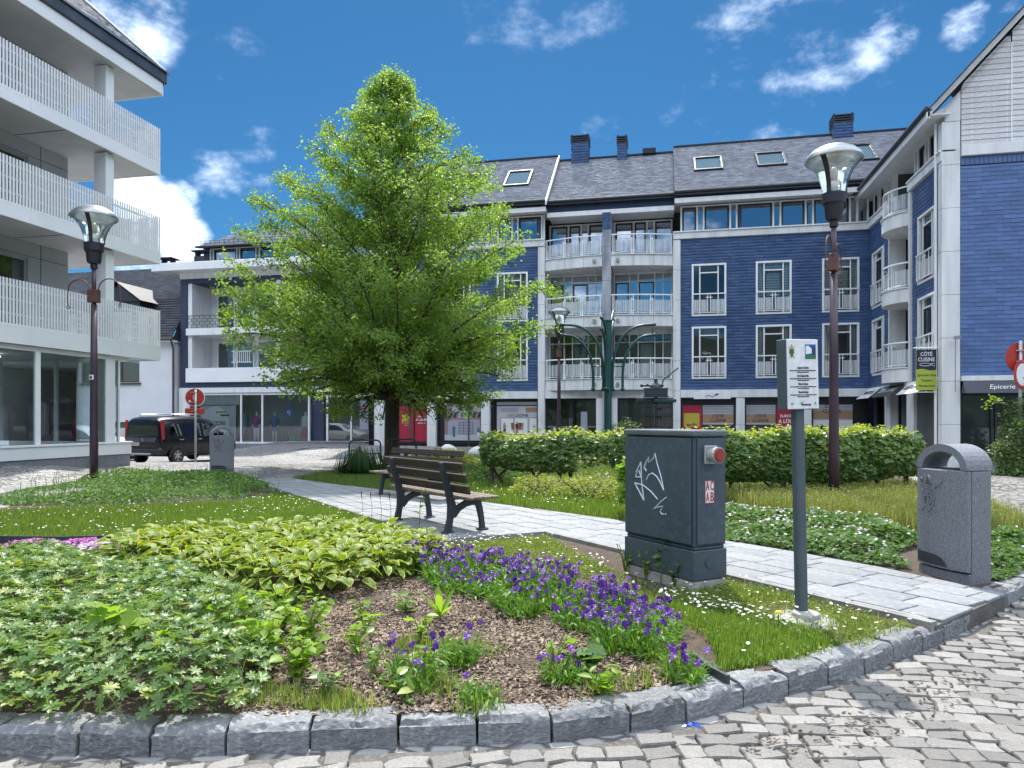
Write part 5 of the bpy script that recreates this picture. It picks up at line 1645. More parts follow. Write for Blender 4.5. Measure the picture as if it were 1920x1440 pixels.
W['pink_cloth'] = mat('floral_cloth', (.42, .06, .22), .8, (.20, .06, .30), 16, lo=.45, hi=.55)
W['denim'] = flat('denim_cloth', (.10, .17, .36), .8); W['red_cloth'] = mat('red_cloth', (.36, .015, .04), .8, (.25, .01, .03), 4)
W['beige_cloth'] = flat('beige_cloth', (.36, .31, .25), .85); W['lilac_cloth'] = flat('lilac_cloth', (.30, .33, .48), .85); W['green_bag'] = mat('green_bag', (.05, .33, .05), .5, (.03, .22, .03), 5)
mannequin((-23.15, YN + .75, .36), 'mannequin in a pink and purple floral top with white trousers in the shop window', 'pink_cloth', 'white_print', long_sleeve=True)
mannequin((-22.0, YN + .75, .36), 'mannequin in a blue denim jacket and short shorts in the shop window', 'denim', 'denim', long_sleeve=True)
mannequin((-20.05, YN + .75, .36), 'mannequin in a white printed T-shirt and long red skirt in the shop window', 'white_print', 'red_cloth', skirt=True)
rk = thing('clothes_rail', 'clothes rail with hanging garments behind the shop window, left of the mannequins', 'clothes rail', (-24.2, YN + .85, .36))
m = MB(); m.tube([(-.75, 0, 0), (-.75, 0, 1.65), (.55, 0, 1.65), (.55, 0, 0)], .018, 6); m.build('rail_frame', W['silver'], rk)
for i, (x, c, l) in enumerate(((-.6, 'denim', .9), (-.42, 'lilac_cloth', 1.1), (-.25, 'beige_cloth', 1.3), (-.08, 'beige_cloth', 1.2), (.1, 'white_print', 1.0), (.28, 'lilac_cloth', 1.15), (.42, 'denim', .9))):
    m = MB(); m.add([(x - .04, -.2, 1.55), (x + .04, -.2, 1.55), (x + .04, .2, 1.55), (x - .04, .2, 1.55), (x - .06, -.24, 1.55 - l), (x + .06, -.24, 1.55 - l), (x + .06, .24, 1.55 - l), (x - .06, .24, 1.55 - l), (x, -.05, 1.64), (x, .05, 1.64)], [(0, 1, 5, 4), (1, 2, 6, 5), (2, 3, 7, 6), (3, 0, 4, 7), (0, 8, 1), (3, 2, 9), (0, 3, 9, 8), (1, 8, 9, 2)])
    m.build('garment', W[c], rk, bevel=.01)
for (x, h, c, lab, nm) in ((-21.2, .42, 'brown', 'dark handbag on the shop window floor between the mannequins', 'handbag'), (-20.75, .5, 'green_bag', 'bright green bag on the shop window floor', 'handbag')):
    t = thing(nm, lab, 'bag', (x, YN + .6, .36))
    m = MB(); m.prism([(-.22, 0), (.22, 0), (.26, .05), (.20, h * .75), (-.18, h * .8), (-.26, .06)], (0, -.07, 0), (1, 0, 0), (0, 0, 1), (0, .14, 0)); m.build('bag_body', W[c], t, bevel=.02)
    m = MB(); m.tube([(-.12, 0, h * .75), (-.08, 0, h * 1.2), (.06, 0, h * 1.22), (.12, 0, h * .75)], .015, 6); m.build('strap', W[c], t)
pk = thing('parking_plate', 'blue hanging plate with a white letter in the clothes shop window', 'sign', (-21.2, YN + .9, 2.05))
m = MB(); m.box(-.25, .25, -.01, .01, -.3, .3); W['sign_blue'] = flat('sign_blue', (.01, .09, .36), .4); b_ = m.build('plate', W['sign_blue'], pk); text('q', .42, W['white_print'], b_, (.0, -.016, .05), bold=.012)
m = MB(); m.tube([(0, 0, .3), (0, 0, 1.1)], .006, 4); m.build('cord', W['silver'], pk)

# ------------------------------------------------------------------ white house with slate roofs (behind the parked cars)
HO = (-31.0, 32.5, -.1)
hb = thing('white_house', 'white rendered house with dark slate roofs and dormer, between the balcony building and the loggias', 'house', HO)
YH, HX0, HX1 = 32.5, -46.0, -24.9
m = MB(o=HO)
hh = [(-34.2, -31.3, 3.7, 5.0), (-30.6, -27.0, 3.6, 4.95), (-29.0, -25.3, -.05, 1.5)]
wall_sheet(m, HX0, HX1, -.4, 5.7, YH, hh, .2)
m.quad((HX1, YH, -.4), (HX1, 44, -.4), (HX1, 44, 5.7), (HX1, YH, 5.7))
m.quad((HX0, YH + .6, -.4), (HX1, YH + .6, -.4), (HX1, YH + .6, 5.7), (HX0, YH + .6, 5.7))
hw = m.build('wall', W['render'], hb)
W['frame_brown'] = flat('brown_window_frame', (.07, .06, .055), .5)
for a, b, c, d in hh:
    f = MB(o=HO); f.bars(a, b, c, d, .09, YH + .08, YH + .16); k = 3
    for i in range(1, k): x = a + (b - a) * i / k; f.box(x - .07, x + .07, YH + .08, YH + .16, c + .09, d - .09)
    f.box(a - .1, b + .1, YH - .1, YH + .1, c - .12, c - .02)
    w_ = f.build('window', W['frame_brown'], hb)
    g = MB(o=HO); g.quad((a, YH + .12, c), (b, YH + .12, c), (b, YH + .12, d), (a, YH + .12, d)); g.build('pane', W['glass_sky'], w_)
    g = MB(o=HO); g.quad((a, YH + .5, c + .0), (b, YH + .5, c), (b, YH + .5, d), (a, YH + .5, d)); g.build('curtain', W['curtain'] if c > 1 else W['room'], w_)
    if c > 1:
        g = MB(o=HO)
        for x in (a + (b - a) * .47, a + (b - a) * .57): g.sphere((x, YH + .3, c + .32), .13, 8, 5, .7); g.tube([(x, YH + .3, c), (x, YH + .3, c + .25)], .01, 4)
        g.build('pot_plant', W['dark_print'], w_)
m = MB(o=HO); m.box(HX0, HX1 + .15, YH - .38, YH + .05, 5.66, 5.74); m.build('eaves_board', W['white'], hb)
m = MB(o=HO); m.tube([(HX0, YH - .42, 5.80), (HX1 + .2, YH - .42, 5.80)], .08, 8); m.tube([(HX1 + .1, YH - .4, 5.75), (HX1 + .02, YH - .12, 5.3), (HX1 + .02, YH - .12, -.2)], .055, 8); m.build('gutter', W['frame_brown'], hb)
rf = MB(o=HO)
rf.quad((HX0, YH - .35, 5.8), (HX1 + .1, YH - .35, 5.8), (HX1 + .1, YH + 1.2, 8.2), (HX0, YH + 1.2, 8.2)); rf.quad((HX0, YH + 1.2, 8.2), (HX1 + .1, YH + 1.2, 8.2), (HX1 + .1, YH + 6, 11.0), (HX0, YH + 6, 11.0)); rf.quad((HX1 + .1, YH + 12, 8), (HX0, YH + 12, 8), (HX0, YH + 6, 11), (HX1 + .1, YH + 6, 11)); rf.poly([(HX1 + .1, YH - .35, 5.7), (HX1 + .1, YH + 12, 5.7), (HX1 + .1, YH + 12, 8), (HX1 + .1, YH + 6, 11), (HX1 + .1, YH + 1.2, 8.2)])
hr = rf.build('roof', W['roof_back'], hb)
W['old_slate'] = mat('old_slate', (.055, .06, .075), .55, (.035, .038, .05), .9, rv=.35, attr=True, bump=.1)
l1 = math.hypot(1.55, 2.4); l2 = math.hypot(4.8, 2.8)
slates('roof_slate', (-40, YH - .35, 5.81), (1, 0, 0), (0, 1.55 / l1, 2.4 / l1), (0, -2.4 / l1, 1.55 / l1), 15.2, l1, .32, .17, W['old_slate'], hr, HO, lift=.03, seed=61)
slates('roof_slate', (-40, YH + 1.2, 8.21), (1, 0, 0), (0, 4.8 / l2, 2.8 / l2), (0, -2.8 / l2, 4.8 / l2), 15.2, l2, .32, .17, W['old_slate'], hr, HO, lift=.03, seed=62)
dm = MB(o=HO)   # dormer with a low gable
dm.box(-29.3, -26.9, YH - .1, YH + 2.5, 6.2, 7.9); d_ = dm.build('dormer', W['old_slate'], hb)
dm = MB(o=HO); dm.quad((-29.6, YH - .4, 7.85), (-28.1, YH - .4, 8.9), (-28.1, YH + 3.6, 8.9), (-29.6, YH + 3.6, 7.85)); dm.quad((-28.1, YH - .4, 8.9), (-26.6, YH - .4, 7.85), (-26.6, YH + 3.6, 7.85), (-28.1, YH + 3.6, 8.9)); dm.poly([(-29.4, YH - .2, 7.85), (-26.8, YH - .2, 7.85), (-28.1, YH - .2, 8.75)]); dm.build('dormer_roof', W['old_slate'], d_)
for x, y, z in ((-27.2, YH + 5.5, 11.1), (-29.9, YH + 6, 10.9)):
    c = MB(o=HO); c.box(x - .35, x + .35, y - .3, y + .3, 9.5, z + .35); ch = c.build('chimney', W['old_slate'], hb)
    c = MB(o=HO); c.box(x - .5, x + .5, y - .4, y + .4, z + .62, z + .7)
    for sx in (-.3, .3): c.box(x + sx - .06, x + sx + .06, y - .2, y + .2, z + .35, z + .62)
    c.build('chimney_cap', W['roof_back'], ch)
hb.location = (-34.72, 36.40, -.30); hb.scale = (1.12, 1.12, 1.12)

# ------------------------------------------------------------------ white balcony building on the left (street face looks +X)
LO = (-17.0, 14.0, .35)
lb = thing('balcony_building', 'modern white building with slatted balcony railings and glazed shop, at the left edge', 'building', LO)
LT, LR = (-14.9, 0.0, 0.0), R(90)        # local x = world Y, local y = inwards (-X)


def lmb(): return MB(o=LO, rz=LR, t=LT)


Y0_, Y1_ = -6.0, 18.8
W['lpanel'] = mat('fibre_cement_panel', (.42, .43, .45), .6, (.37, .38, .40), .7)
for zt, zs in ((3.40, 3.86), (6.33, 6.70), (9.02, 9.36)):
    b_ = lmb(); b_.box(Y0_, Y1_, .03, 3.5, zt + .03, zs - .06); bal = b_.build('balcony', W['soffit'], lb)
    x = Y0_
    while x < Y1_ - .01:
        n = min(x + 2.9, Y1_)
        lmb().box(x + .003, n - .003, -.02, .028, zt, zs).build('fascia_panel', W['panel_white'], bal, bevel=.004); x = n
    lmb().box(Y1_ - .028, Y1_ + .02, .03, 3.5, zt, zs).build('fascia_panel', W['panel_white'], bal, bevel=.004)
    ln = lmb()
    for q in range(6): ln.box(Y0_ + 1.4 + q * 4, Y0_ + 1.42 + q * 4, .05, 3.4, zt + .022, zt + .029)
    ln.build('soffit_joint', W['dark_metal'], bal)
    # slatted railing: rails, then each slat a piece of its own
    rl = lmb()
    for z in (.22, .56, .88):
        rl.box(Y0_, Y1_ - .02, .045, .075, zs + z, zs + z + .05); rl.box(Y1_ - .075, Y1_ - .045, .08, 3.4, zs + z, zs + z + .05)
    rail = rl.build('railing', W['panel_white'], bal)
    me = MB().box(-.0225, .0225, -.012, .012, 0, 1.12).build('slat', W['panel_white'], rail)
    me.location = (-14.90 - .022 - .012 - LO[0] + 0, 0 - LO[1], zs - .07 - LO[2]); me.rotation_euler = (0, 0, LR)
    y = Y1_ - .04; first = True; cnt = 0
    rest_ = lmb()
    while y > Y0_ + .2:
        w_ = .045
        if cnt < 95:
            o = me if first else inst(me.data, 'slat', rail)
            o.location = (LT[0] + .012 - LO[0], y - LO[1], zs - .07 - LO[2]); o.rotation_euler = (0, 0, LR)
            first = False
        else: rest_.box(y - .0225, y + .0225, -.024, 0, zs - .07, zs + 1.05)
        cnt += 1; y -= .088
    rest_.build('slat_row', W['panel_white'], rail, kind='stuff')
    er = MB(o=LO); x = LT[0] - .1
    while x > LT[0] - 3.4: er.box(x - .0225, x + .0225, Y1_ - .04, Y1_ - .016, zs - .07, zs + 1.05); x -= .088
    er.build('slat_row', W['panel_white'], rail, kind='stuff')
    # posts at intervals
    # storey wall with windows, set back behind the balcony
if True:
    for zb, zt in ((3.86, 6.35), (6.70, 9.04), (9.36, 11.46)):
        hs_ = [(13.0, 15.8, zb + .06, zt - .42), (8.2, 11.6, zb + .06, zt - .42), (2, 6, zb + .06, zt - .42)]
        w_ = lmb(); wall_sheet(w_, Y0_, 17.1, zb, zt, 1.65, hs_, .12); w_.quad((17.1, 1.65, zb), (17.1, 7, zb), (17.1, 7, zt), (17.1, 1.65, zt)); w_.quad((Y0_, 2.5, zb), (17, 2.5, zb), (17, 2.5, zt), (Y0_, 2.5, zt))
        wl2 = w_.build('wall', W['lpanel'], lb)
        jt = lmb()
        for yy in (7.9, 12.6, 16.2): jt.box(yy - .006, yy + .006, 1.642, 1.652, zb, zt)
        jt.box(Y0_, 17.1, 1.642, 1.652, zt - .38, zt - .37)
        jt.build('panel_joint', W['dark_metal'], wl2)
        for a, b, c, d in hs_:
            f = lmb(); f.bars(a, b, c, d, .09, 1.67, 1.76); f.box((a + b) / 2 - .06, (a + b) / 2 + .06, 1.67, 1.76, c + .09, d - .09)
            wf = f.build('window', W['silver'], wl2)
            g = lmb(); g.quad((a, 1.73, c), (b, 1.73, c), (b, 1.73, d), (a, 1.73, d)); g.build('pane', W['glass'], wf)
            g = lmb(); g.quad((a, 2.1, c), (b, 2.1, c), (b, 2.1, d), (a, 2.1, d)); g.build('interior', W['room'], wf)
        for cy in (17.0, 11.9, 6.0):
            f = lmb(); f.box(cy - .15, cy + .15, .16, .56, zb + .005, zt - .02); f.build('column', W['panel_white'], lb, bevel=.012)
# a few balcony chairs are part of the view through the slats: table tops only
# roof
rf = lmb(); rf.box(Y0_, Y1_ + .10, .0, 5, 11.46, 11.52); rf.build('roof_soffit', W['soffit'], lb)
x = Y0_
while x < Y1_: n = min(x + 3.1, Y1_ + .1); lmb().box(x + .003, n - .003, -.10, -.04, 11.45, 11.80).build('fascia_panel', W['panel_white'], lb, bevel=.004); x = n if n < Y1_ else 99
lmb().box(Y1_ + .04, Y1_ + .10, -.04, 5, 11.45, 11.80).build('fascia_panel', W['panel_white'], lb, bevel=.004)
W['zinc'] = mat('dark_zinc', (.09, .10, .13), .45, (.05, .06, .08), 2, met=.3, stretch=(1, 1, .4))
g = lmb(); g.box(Y0_, Y1_ + .12, -.16, -.03, 11.802, 12.12); g.box(Y1_ + .03, Y1_ + .16, -.03, 6, 11.802, 12.12); g.build('gutter', W['zinc'], lb, bevel=.02)
g = lmb(); g.box(Y0_, Y1_ + .2, -.22, -.1, 12.12, 12.17); g.build('gutter_edge', W['silver'], lb)
rf = lmb(); rf.quad((Y0_, -.1, 12.15), (Y1_ + .1, -.1, 12.15), (Y1_ - 3.2, 3.4, 15.6), (Y0_, 3.4, 15.6)); rf.quad((Y1_ + .1, -.1, 12.15), (Y1_ + .1, 7, 12.15), (Y1_ - 3.2, 7, 15.6), (Y1_ - 3.2, 3.4, 15.6)); lr = rf.build('roof', W['roof_back'], lb)
l1 = math.hypot(3.5, 3.45)
slates('roof_slate', (-14.8, Y1_ + .1, 12.16), (0, -1, 0), (-3.5 / l1, 0, 3.45 / l1), (3.45 / l1, 0, 3.5 / l1), 14, l1, .3, .16, W['roof_slate'], lr, LO, keep=lambda u, v: u > v * .66, lift=.02, seed=71)
g = lmb(); g.tube([(Y1_ + .1, -.1, 12.2), (Y1_ - 3.2, 3.4, 15.65)], .06, 6); g.build('hip_cap', W['silver'], lr)

# shop at street level: sill, granite, glazing on both sides of the corner
s0, s1 = Y0_, 17.65
x = s1
while x > s0: lmb().box(max(x - 1.9, s0) + .003, x - .003, .06, .40, -.3, .64).build('plinth', W['granite'], lb, bevel=.008); x -= 1.9
x = s1
while x > s0: lmb().box(max(x - 2.3, s0) + .003, x - .003, .02, .44, .645, .94).build('sill_panel', W['panel_white'], lb, bevel=.006); x -= 2.3
lmb().box(s0, s1 + .02, -.01, .44, .945, 1.0).build('sill', W['panel_white'], lb, bevel=.006)
lmb().box(17.62, 17.64, .42, 4.2, -.3, .64).build('plinth', W['granite'], lb); lmb().box(17.60, 17.66, .44, 4.2, .645, 1.0).build('sill_panel', W['panel_white'], lb)
f = lmb()
for yy in (16.96, 14.62, 11.5, 8.0, 4.5): f.box(yy - (.16 if yy > 16 else .07), yy + (.16 if yy > 16 else .07), .10, .5 if yy > 16 else .2, 1.0, 3.40)
f.box(17.27, 17.33, .12, .2, 1.0, 3.40); f.box(s0, s1, .107, .193, 3.28, 3.395)
f.box(17.25, 17.33, 2.2, 2.28, 1.0, 3.4); f.box(17.25, 17.33, 4.15, 4.25, 1.0, 3.4)
fr = f.build('shop_window', W['panel_white'], lb, bevel=.006)
g = lmb()
for a, b in ((14.69, 16.80), (11.57, 14.55), (8.07, 11.43), (4.57, 7.93), (17.12, 17.27)): g.quad((a, .15, 1.0), (b, .15, 1.0), (b, .15, 3.28), (a, .15, 3.28))
g.quad((17.30, .2, 1.0), (17.30, 4.2, 1.0), (17.30, 4.2, 3.4), (17.30, .2, 3.4)); g.build('pane', W['shop_glass'], fr)
inn = lmb(); inn.box(s0, 14.3, 4.3, 4.4, .3, 3.4); inn.box(s0, 17.5, .42, 4.4, .5, .56); inn.box(14.2, 14.3, 2.6, 4.3, .56, 3.4); inn.box(s0, s1, 3.5, 7, 3.36, 3.7); inn.box(s0, 17.2, .5, 3.5, 3.36, 3.39); inn.build('shop_interior', flat('pale_shop_interior', (.42, .46, .48), .8), lb)
W['teal_wall'] = flat('teal_wall', (.04, .17, .27), .7)
t_ = lmb(); t_.box(11.9, 14.18, 3.0, 3.09, .56, 3.2); t_.build('partition', W['teal_wall'], lb)
t_ = lmb(); t_.box(14.31, 14.40, 2.7, 2.8, .56, 3.36); t_.box(10.6, 11.8, 3.9, 4.2, .56, 3.1); t_.build('partition', W['panel_white'], lb)
t_ = lmb(); t_.box(10.2, 12.2, 1.6, 2.3, 1.28, 1.34)
for yy in (10.3, 12.1): t_.box(yy - .03, yy + .03, 1.65, 2.25, .56, 1.28)
t_.build('counter', W['brown'], lb)
t_ = lmb(); t_.tube([(12.6, 1.2, 1.4), (12.9, 1.2, 2.2), (12.7, 1.2, 2.55), (12.3, 1.2, 2.3)], .018, 6); t_.lathe([(.02, .1), (.12, -.05)], 10, (12.3, 1.2, 2.22)); t_.build('lamp', W['black'], lb)
t_ = lmb(); t_.lathe([(.001, 0), (.24, .02), (.27, .08), (.001, .1)], 12, (11.2, 1.3, 1.0)); t_.tube([(11.2, 1.3, .56), (11.2, 1.3, 1.05)], .04, 6); t_.build('stool', W['red_poster'], lb)
cl = lmb()
for yy in (9.5, 12, 15): cl.box(yy - .5, yy + .5, 2.2, 2.35, 3.26, 3.3)
lit, n_, l_, b_ = base_mat('lit_tube_lamp')
b_.inputs['Emission Color'].default_value = (.9, 1, .92, 1); b_.inputs['Emission Strength'].default_value = 2.2
cl.build('ceiling_lamp', lit, lb)
back_ = lmb(); back_.box(Y0_, 17.0, 7, 7.1, .3, 15); back_.box(Y0_, Y0_ + .1, .2, 7, .3, 12); back_.build('rear_wall', W['render'], lb)

# ------------------------------------------------------------------ street lamps
W['lamp_glass'] = glass_mat('clear_lamp_bowl', (.90, .93, .91), refl=.10, rough=.06)
W['lamp_lid'] = glass_mat('frosted_lamp_lid', (.62, .64, .58), refl=.22, rough=.35)


def make_lamp(loc, label, rz):
    t = thing('street_lamp', label, 'street lamp', loc, rz, 'bell-headed street lamps round the garden')
    m = MB(); m.tube([(0, 0, -.1), (0, 0, .9), (0, 0, 2.6), (0, 0, 4.1)], [.095, .090, .078, .062], 14); m.tube([(0, 0, 4.1), (0, 0, 5.0)], .048, 12)
    m.build('pole', W['lamp_metal'], t, smooth=True)
    m = MB(); m.box(-.12, .12, -.075, .075, 4.14, 4.44)
    for z in (4.2, 4.38):
        for x in (-.105, .105): m.tube([(x, -.085, z), (x, .085, z)], .014, 6)
    m.build('bracket', W['rust'], t, bevel=.02)
    for s_ in (-1, 1):
        m = MB()
        pts = [(s_ * .10, 0, 4.30)] + [(s_ * (.38 - .27 * math.cos(a)), 0, 4.42 + .27 * math.sin(a)) for a in [i * math.pi / 12 for i in range(1, 12)]] + [(s_ * .655, 0, 4.34), (s_ * .66, 0, 4.16), (s_ * .645, 0, 4.08)]
        m.tube(pts, .014, 6)
        m.tube([(s_ * .645 + .035 * math.sin(a), 0, 4.045 + .035 * math.cos(a)) for a in [i * .7 for i in range(10)]], .010, 5)
        m.build('hanging_basket_hook', W['rust'], t, smooth=True)
    m = MB(); m.lathe([(.075, 4.93), (.075, 5.03), (.13, 5.05), (.15, 5.10), (.165, 5.28), (.18, 5.32), (.205, 5.34), (.21, 5.52), (.0, 5.52)], 24); m.build('collar', W['lamp_dark'], t, smooth='auto')
    prof = [(.20, 5.51), (.205, 5.60), (.225, 5.70), (.265, 5.82), (.32, 5.94), (.40, 6.04), (.485, 6.11)]
    m = MB(); m.lathe(prof, 32); m.build('glass_bowl', W['lamp_glass'], t, smooth=True)
    m = MB(); m.lathe([(.485, 6.095), (.508, 6.10), (.51, 6.13), (.47, 6.20), (.38, 6.28), (.25, 6.345), (.10, 6.375), (.001, 6.38)], 32); m.build('lid', W['lamp_lid'], t, smooth=True)
    for k in range(3):
        a = R(-70 + k * 120)
        m = MB()
        for i in range(len(prof) - 1):
            (r0, z0), (r1, z1) = prof[i], prof[i + 1]
            r0 += .008; r1 += .008
            w0, w1 = .035 + .012 * i / 5, .035 + .012 * (i + 1) / 5
            T = Vector((-math.sin(a), math.cos(a), 0)); D = Vector((math.cos(a), math.sin(a), 0))
            m.add([D * r0 - T * w0 + Vector((0, 0, z0)), D * r0 + T * w0 + Vector((0, 0, z0)), D * r1 + T * w1 + Vector((0, 0, z1)), D * r1 - T * w1 + Vector((0, 0, z1)),
                   D * (r0 + .014) - T * w0 + Vector((0, 0, z0)), D * (r0 + .014) + T * w0 + Vector((0, 0, z0)), D * (r1 + .014) + T * w1 + Vector((0, 0, z1)), D * (r1 + .014) - T * w1 + Vector((0, 0, z1))],
                  [(0, 1, 2, 3), (5, 4, 7, 6), (0, 3, 7, 4), (1, 5, 6, 2), (0, 4, 5, 1), (3, 2, 6, 7)])
        m.build('strap', W['lamp_dark'], t)
    m = MB(); m.lathe([(.13, 5.53), (.13, 5.72), (.10, 5.73)], 16); m.build('lamp_holder', W['silver'], t, smooth=True)
    m = MB(); m.lathe([(.04, 5.70), (.07, 5.80), (.075, 5.92), (.04, 5.99), (.001, 6.0)], 12); m.build('bulb', W['mannequin'], t, smooth=True)
    return t


l1_ = make_lamp((2.99, 13.61, .13), 'street lamp on a dark aubergine pole behind the information sign', R(66))
l2_ = dup(l1_, (-12.93, 14.1, .19), R(6), 'street lamp on a dark pole before the white balcony building, with two curved hooks')
l3_ = dup(l1_, (-4.37, 30.25, .30), R(70), 'street lamp standing behind the left vine hedge, before the curved balconies')
l3_.scale = (.95, .95, .97)
l1_.scale = (.96, .96, 1.0)
m = MB(); m.lathe([(.104, 2.35), (.104, 2.46)], 10, a0=-2.1, a1=-.9); st = m.build('sticker', W['white_print'], l2_, smooth=True); st.rotation_euler = (0, 0, R(-6))
m = MB(); m.lathe([(.1055, 2.37), (.1055, 2.43)], 8, a0=-1.8, a1=-1.2); m.build('print', W['navy'], st)

# ------------------------------------------------------------------ benches
W['bench_wood'] = mat('dark_bench_wood', (.050, .034, .027), .6, (.030, .021, .018), 3.5, bump=.25, bsc=18, rv=.12, stretch=(.5, 6, 6), c3=(.075, .055, .045))
W['bench_seat'] = mat('sunlit_seat_wood', (.17, .125, .10), .6, (.10, .075, .062), 3.5, bump=.25, bsc=18, rv=.12, stretch=(.5, 6, 6), c3=(.24, .19, .16))  # seat boards painted lighter, as though sun fell on their tops
W['cast_iron'] = mat('cast_iron_grey', (.038, .042, .055), .45, (.028, .031, .042), 8, bump=.1, bsc=30)


def ribbon_poly(pts, wd):
    L, Rr = [], []
    for i, p in enumerate(pts):
        a, b = Vector(pts[max(i - 1, 0)]), Vector(pts[min(i + 1, len(pts) - 1)])
        d = (b - a).normalized(); n_ = Vector((-d.y, d.x)); w_ = wd[i] / 2
        L.append(tuple(Vector(p) + n_ * w_)); Rr.append(tuple(Vector(p) - n_ * w_))
    return L + Rr[::-1]


def make_bench(loc, rz, label):
    t = thing('park_bench', label, 'bench', loc, rz, 'cast-iron and timber park benches')
    for x in (-.72, .72):
        m = MB()
        strokes = [([(-.02, .0), (.02, .18), (.045, .34), (.02, .46), (-.03, .62), (-.09, .80), (-.115, .92)], [.10, .085, .12, .10, .085, .07, .05]),
                   ([(.055, .22), (.14, .31), (.25, .365), (.36, .385), (.46, .37)], [.10, .09, .085, .09, .10]),
                   ([(.52, .0), (.505, .15), (.475, .29), (.44, .40)], [.085, .075, .085, .10])]
        for k, (p, w_) in enumerate(strokes):
            m.prism(ribbon_poly(p, w_), (x - .028 + .001 * k, 0, 0), (0, 1, 0), (0, 0, 1), (.056 - .002 * k, 0, 0))
        for y in (-.02, .52): m.box(x - .05, x + .05, y - .075, y + .075, .0, .022)
        m.box(x - .025, x + .025, .0, .50, .425, .447)
        f = m.build('leg_frame', W['cast_iron'], t, bevel=.008)
        b = MB()
        for z, y in ((.60, .0), (.72, -.035), (.85, -.075)): b.lathe([(.001, .012), (.012, .008), (.014, 0)], 8, (x, y, z))
    for i, y in enumerate((.045, .17, .295, .42)):
        m = MB(); m.box(-1.11, 1.11, y, y + .112, .448, .486); m.build('seat_board', W['bench_seat'], t, bevel=.008)
    for i, (z, y) in enumerate(((.52, .065), (.665, .022), (.81, -.025))):
        m = MB()
        lean = -.26
        a, b = Vector((0, 1)), None
        n_ = Vector((math.cos(lean), math.sin(-lean)))        # (y, z) thickness direction
        v_ = Vector((math.sin(lean), math.cos(lean)))
        P = [Vector((y, z)), Vector((y, z)) + n_ * .036, Vector((y, z)) + n_ * .036 + v_ * .112, Vector((y, z)) + v_ * .112]
        m.prism([tuple(p) for p in P], (-1.11, 0, 0), (0, 1, 0), (0, 0, 1), (2.22, 0, 0))
        m.build('back_board', W['bench_wood'], t, bevel=.008)
    return t


b1 = make_bench((-3.25, 9.31, gzs(-3.3, 9.4) + .034), R(-42.2), 'dark timber bench on the paved path, its back to the hostas')
b2 = dup(b1, (-4.48, 13.0, gzs(-4.4, 13)), R(147), 'dark timber bench beyond the path, mostly hidden behind the nearer bench')

# ------------------------------------------------------------------ utility cabinet
W['cab'] = mat('slate_grey_cabinet', (.060, .084, .108), .42, (.046, .066, .088), 1.8, spec=.45, c3=(.070, .094, .118), stretch=(1.5, 1.5, .5))
W['cab_top'] = mat('cabinet_lid', (.10, .125, .135), .55, (.08, .10, .11), 4, c3=(.13, .15, .16))
W['graffiti'] = flat('white_marker', (.62, .72, .80), .5)
cz = gzs(.2, 6.6)
CA = math.atan2(-.72, .62)
cb = thing('utility_cabinet', 'dark blue-grey utility cabinet with white graffiti and a red capped socket beside the path', 'utility cabinet', (-.36, 7.04, cz), CA)
m = MB(); m.box(.0, .95, .0, .38, -.1, .10)
m.build('concrete_base', W['concrete'], cb, bevel=.02)
m = MB(); m.box(-.005, .955, -.008, .388, .102, .36); m.build('plinth', W['cab'], cb, bevel=.006)
m = MB(); m.box(.006, .944, .012, .37, .362, .392); m.box(.0, .95, .004, .38, .395, 1.35); m.build('housing', W['cab'], cb, bevel=.008)
m = MB(); m.box(.012, .926, -.016, .002, .412, 1.338); dr_ = m.build('door', W['cab'], cb, bevel=.006)
m = MB(); m.box(.9515, .964, .03, .355, .412, 1.338); sp_ = m.build('side_panel', W['cab'], cb, bevel=.006)
m = MB(); m.box(-.010, .972, -.022, .39, 1.352, 1.41); m.build('lid', W['cab_top'], cb, bevel=.018, seg=3)
m = MB()
for pl in ([(.27, .95), (.24, 1.02), (.205, .98), (.20, .955), (.27, .955), (.275, .90), (.29, .80), (.30, .74)], [(.265, 1.10), (.205, 1.0)], [(.265, 1.10), (.27, .95)],
           [(.19, .895), (.30, .74)], [(.19, .895), (.29, .885), (.39, .83), (.46, .77)], [(.33, 1.02), (.305, 1.05), (.325, 1.10), (.36, 1.15), (.355, 1.10), (.41, 1.14), (.43, 1.19), (.455, 1.10), (.50, .98), (.53, .86)],
           [(.33, .94), (.355, .985), (.40, 1.005), (.45, .98), (.49, .93), (.53, .86)], [(.56, .80), (.50, .755), (.42, .68), (.47, .70), (.52, .715), (.49, .66), (.51, .64), (.535, .645)], [(.55, .645), (.556, .648)]):
    m.tube([(.17 + (x - .19) * 1.22, -.018, z) for x, z in pl], .0065, 5)
m.build('graffiti', W['graffiti'], dr_)
m = MB(); m.box(.965, .99, .095, .235, 1.115, 1.275); sk = m.build('socket_plate', W['galv'], sp_, bevel=.006)
m = MB(); m.tube([(.99, .165, 1.195), (1.055, .165, 1.195)], .058, 18); m.tube([(1.055, .165, 1.195), (1.085, .165, 1.195)], .072, 20); m.build('socket_ring', W['concrete'], sk, smooth='auto')
W['red_cap'] = mat('faded_red_cap', (.33, .045, .035), .5, (.25, .035, .03), 6)
m = MB(); m.tube([(1.086, .165, 1.195), (1.096, .165, 1.195)], .058, 20); m.tube([(1.096, .165, 1.195), (1.101, .165, 1.195)], .044, 20); m.build('socket_cap', W['red_cap'], sk, smooth='auto')
m = MB(); m.box(.965, .967, .115, .225, .77, .97); st = m.build('sticker', W['white_print'], sp_)
for i, ch in enumerate('ACAB'):
    text(ch, .115, W['red_poster'], st, (.9685, .144 + .052 * (i % 2), .92 - .098 * (i // 2)), bold=.001, rot=(R(90), 0, R(90)), width=.038)
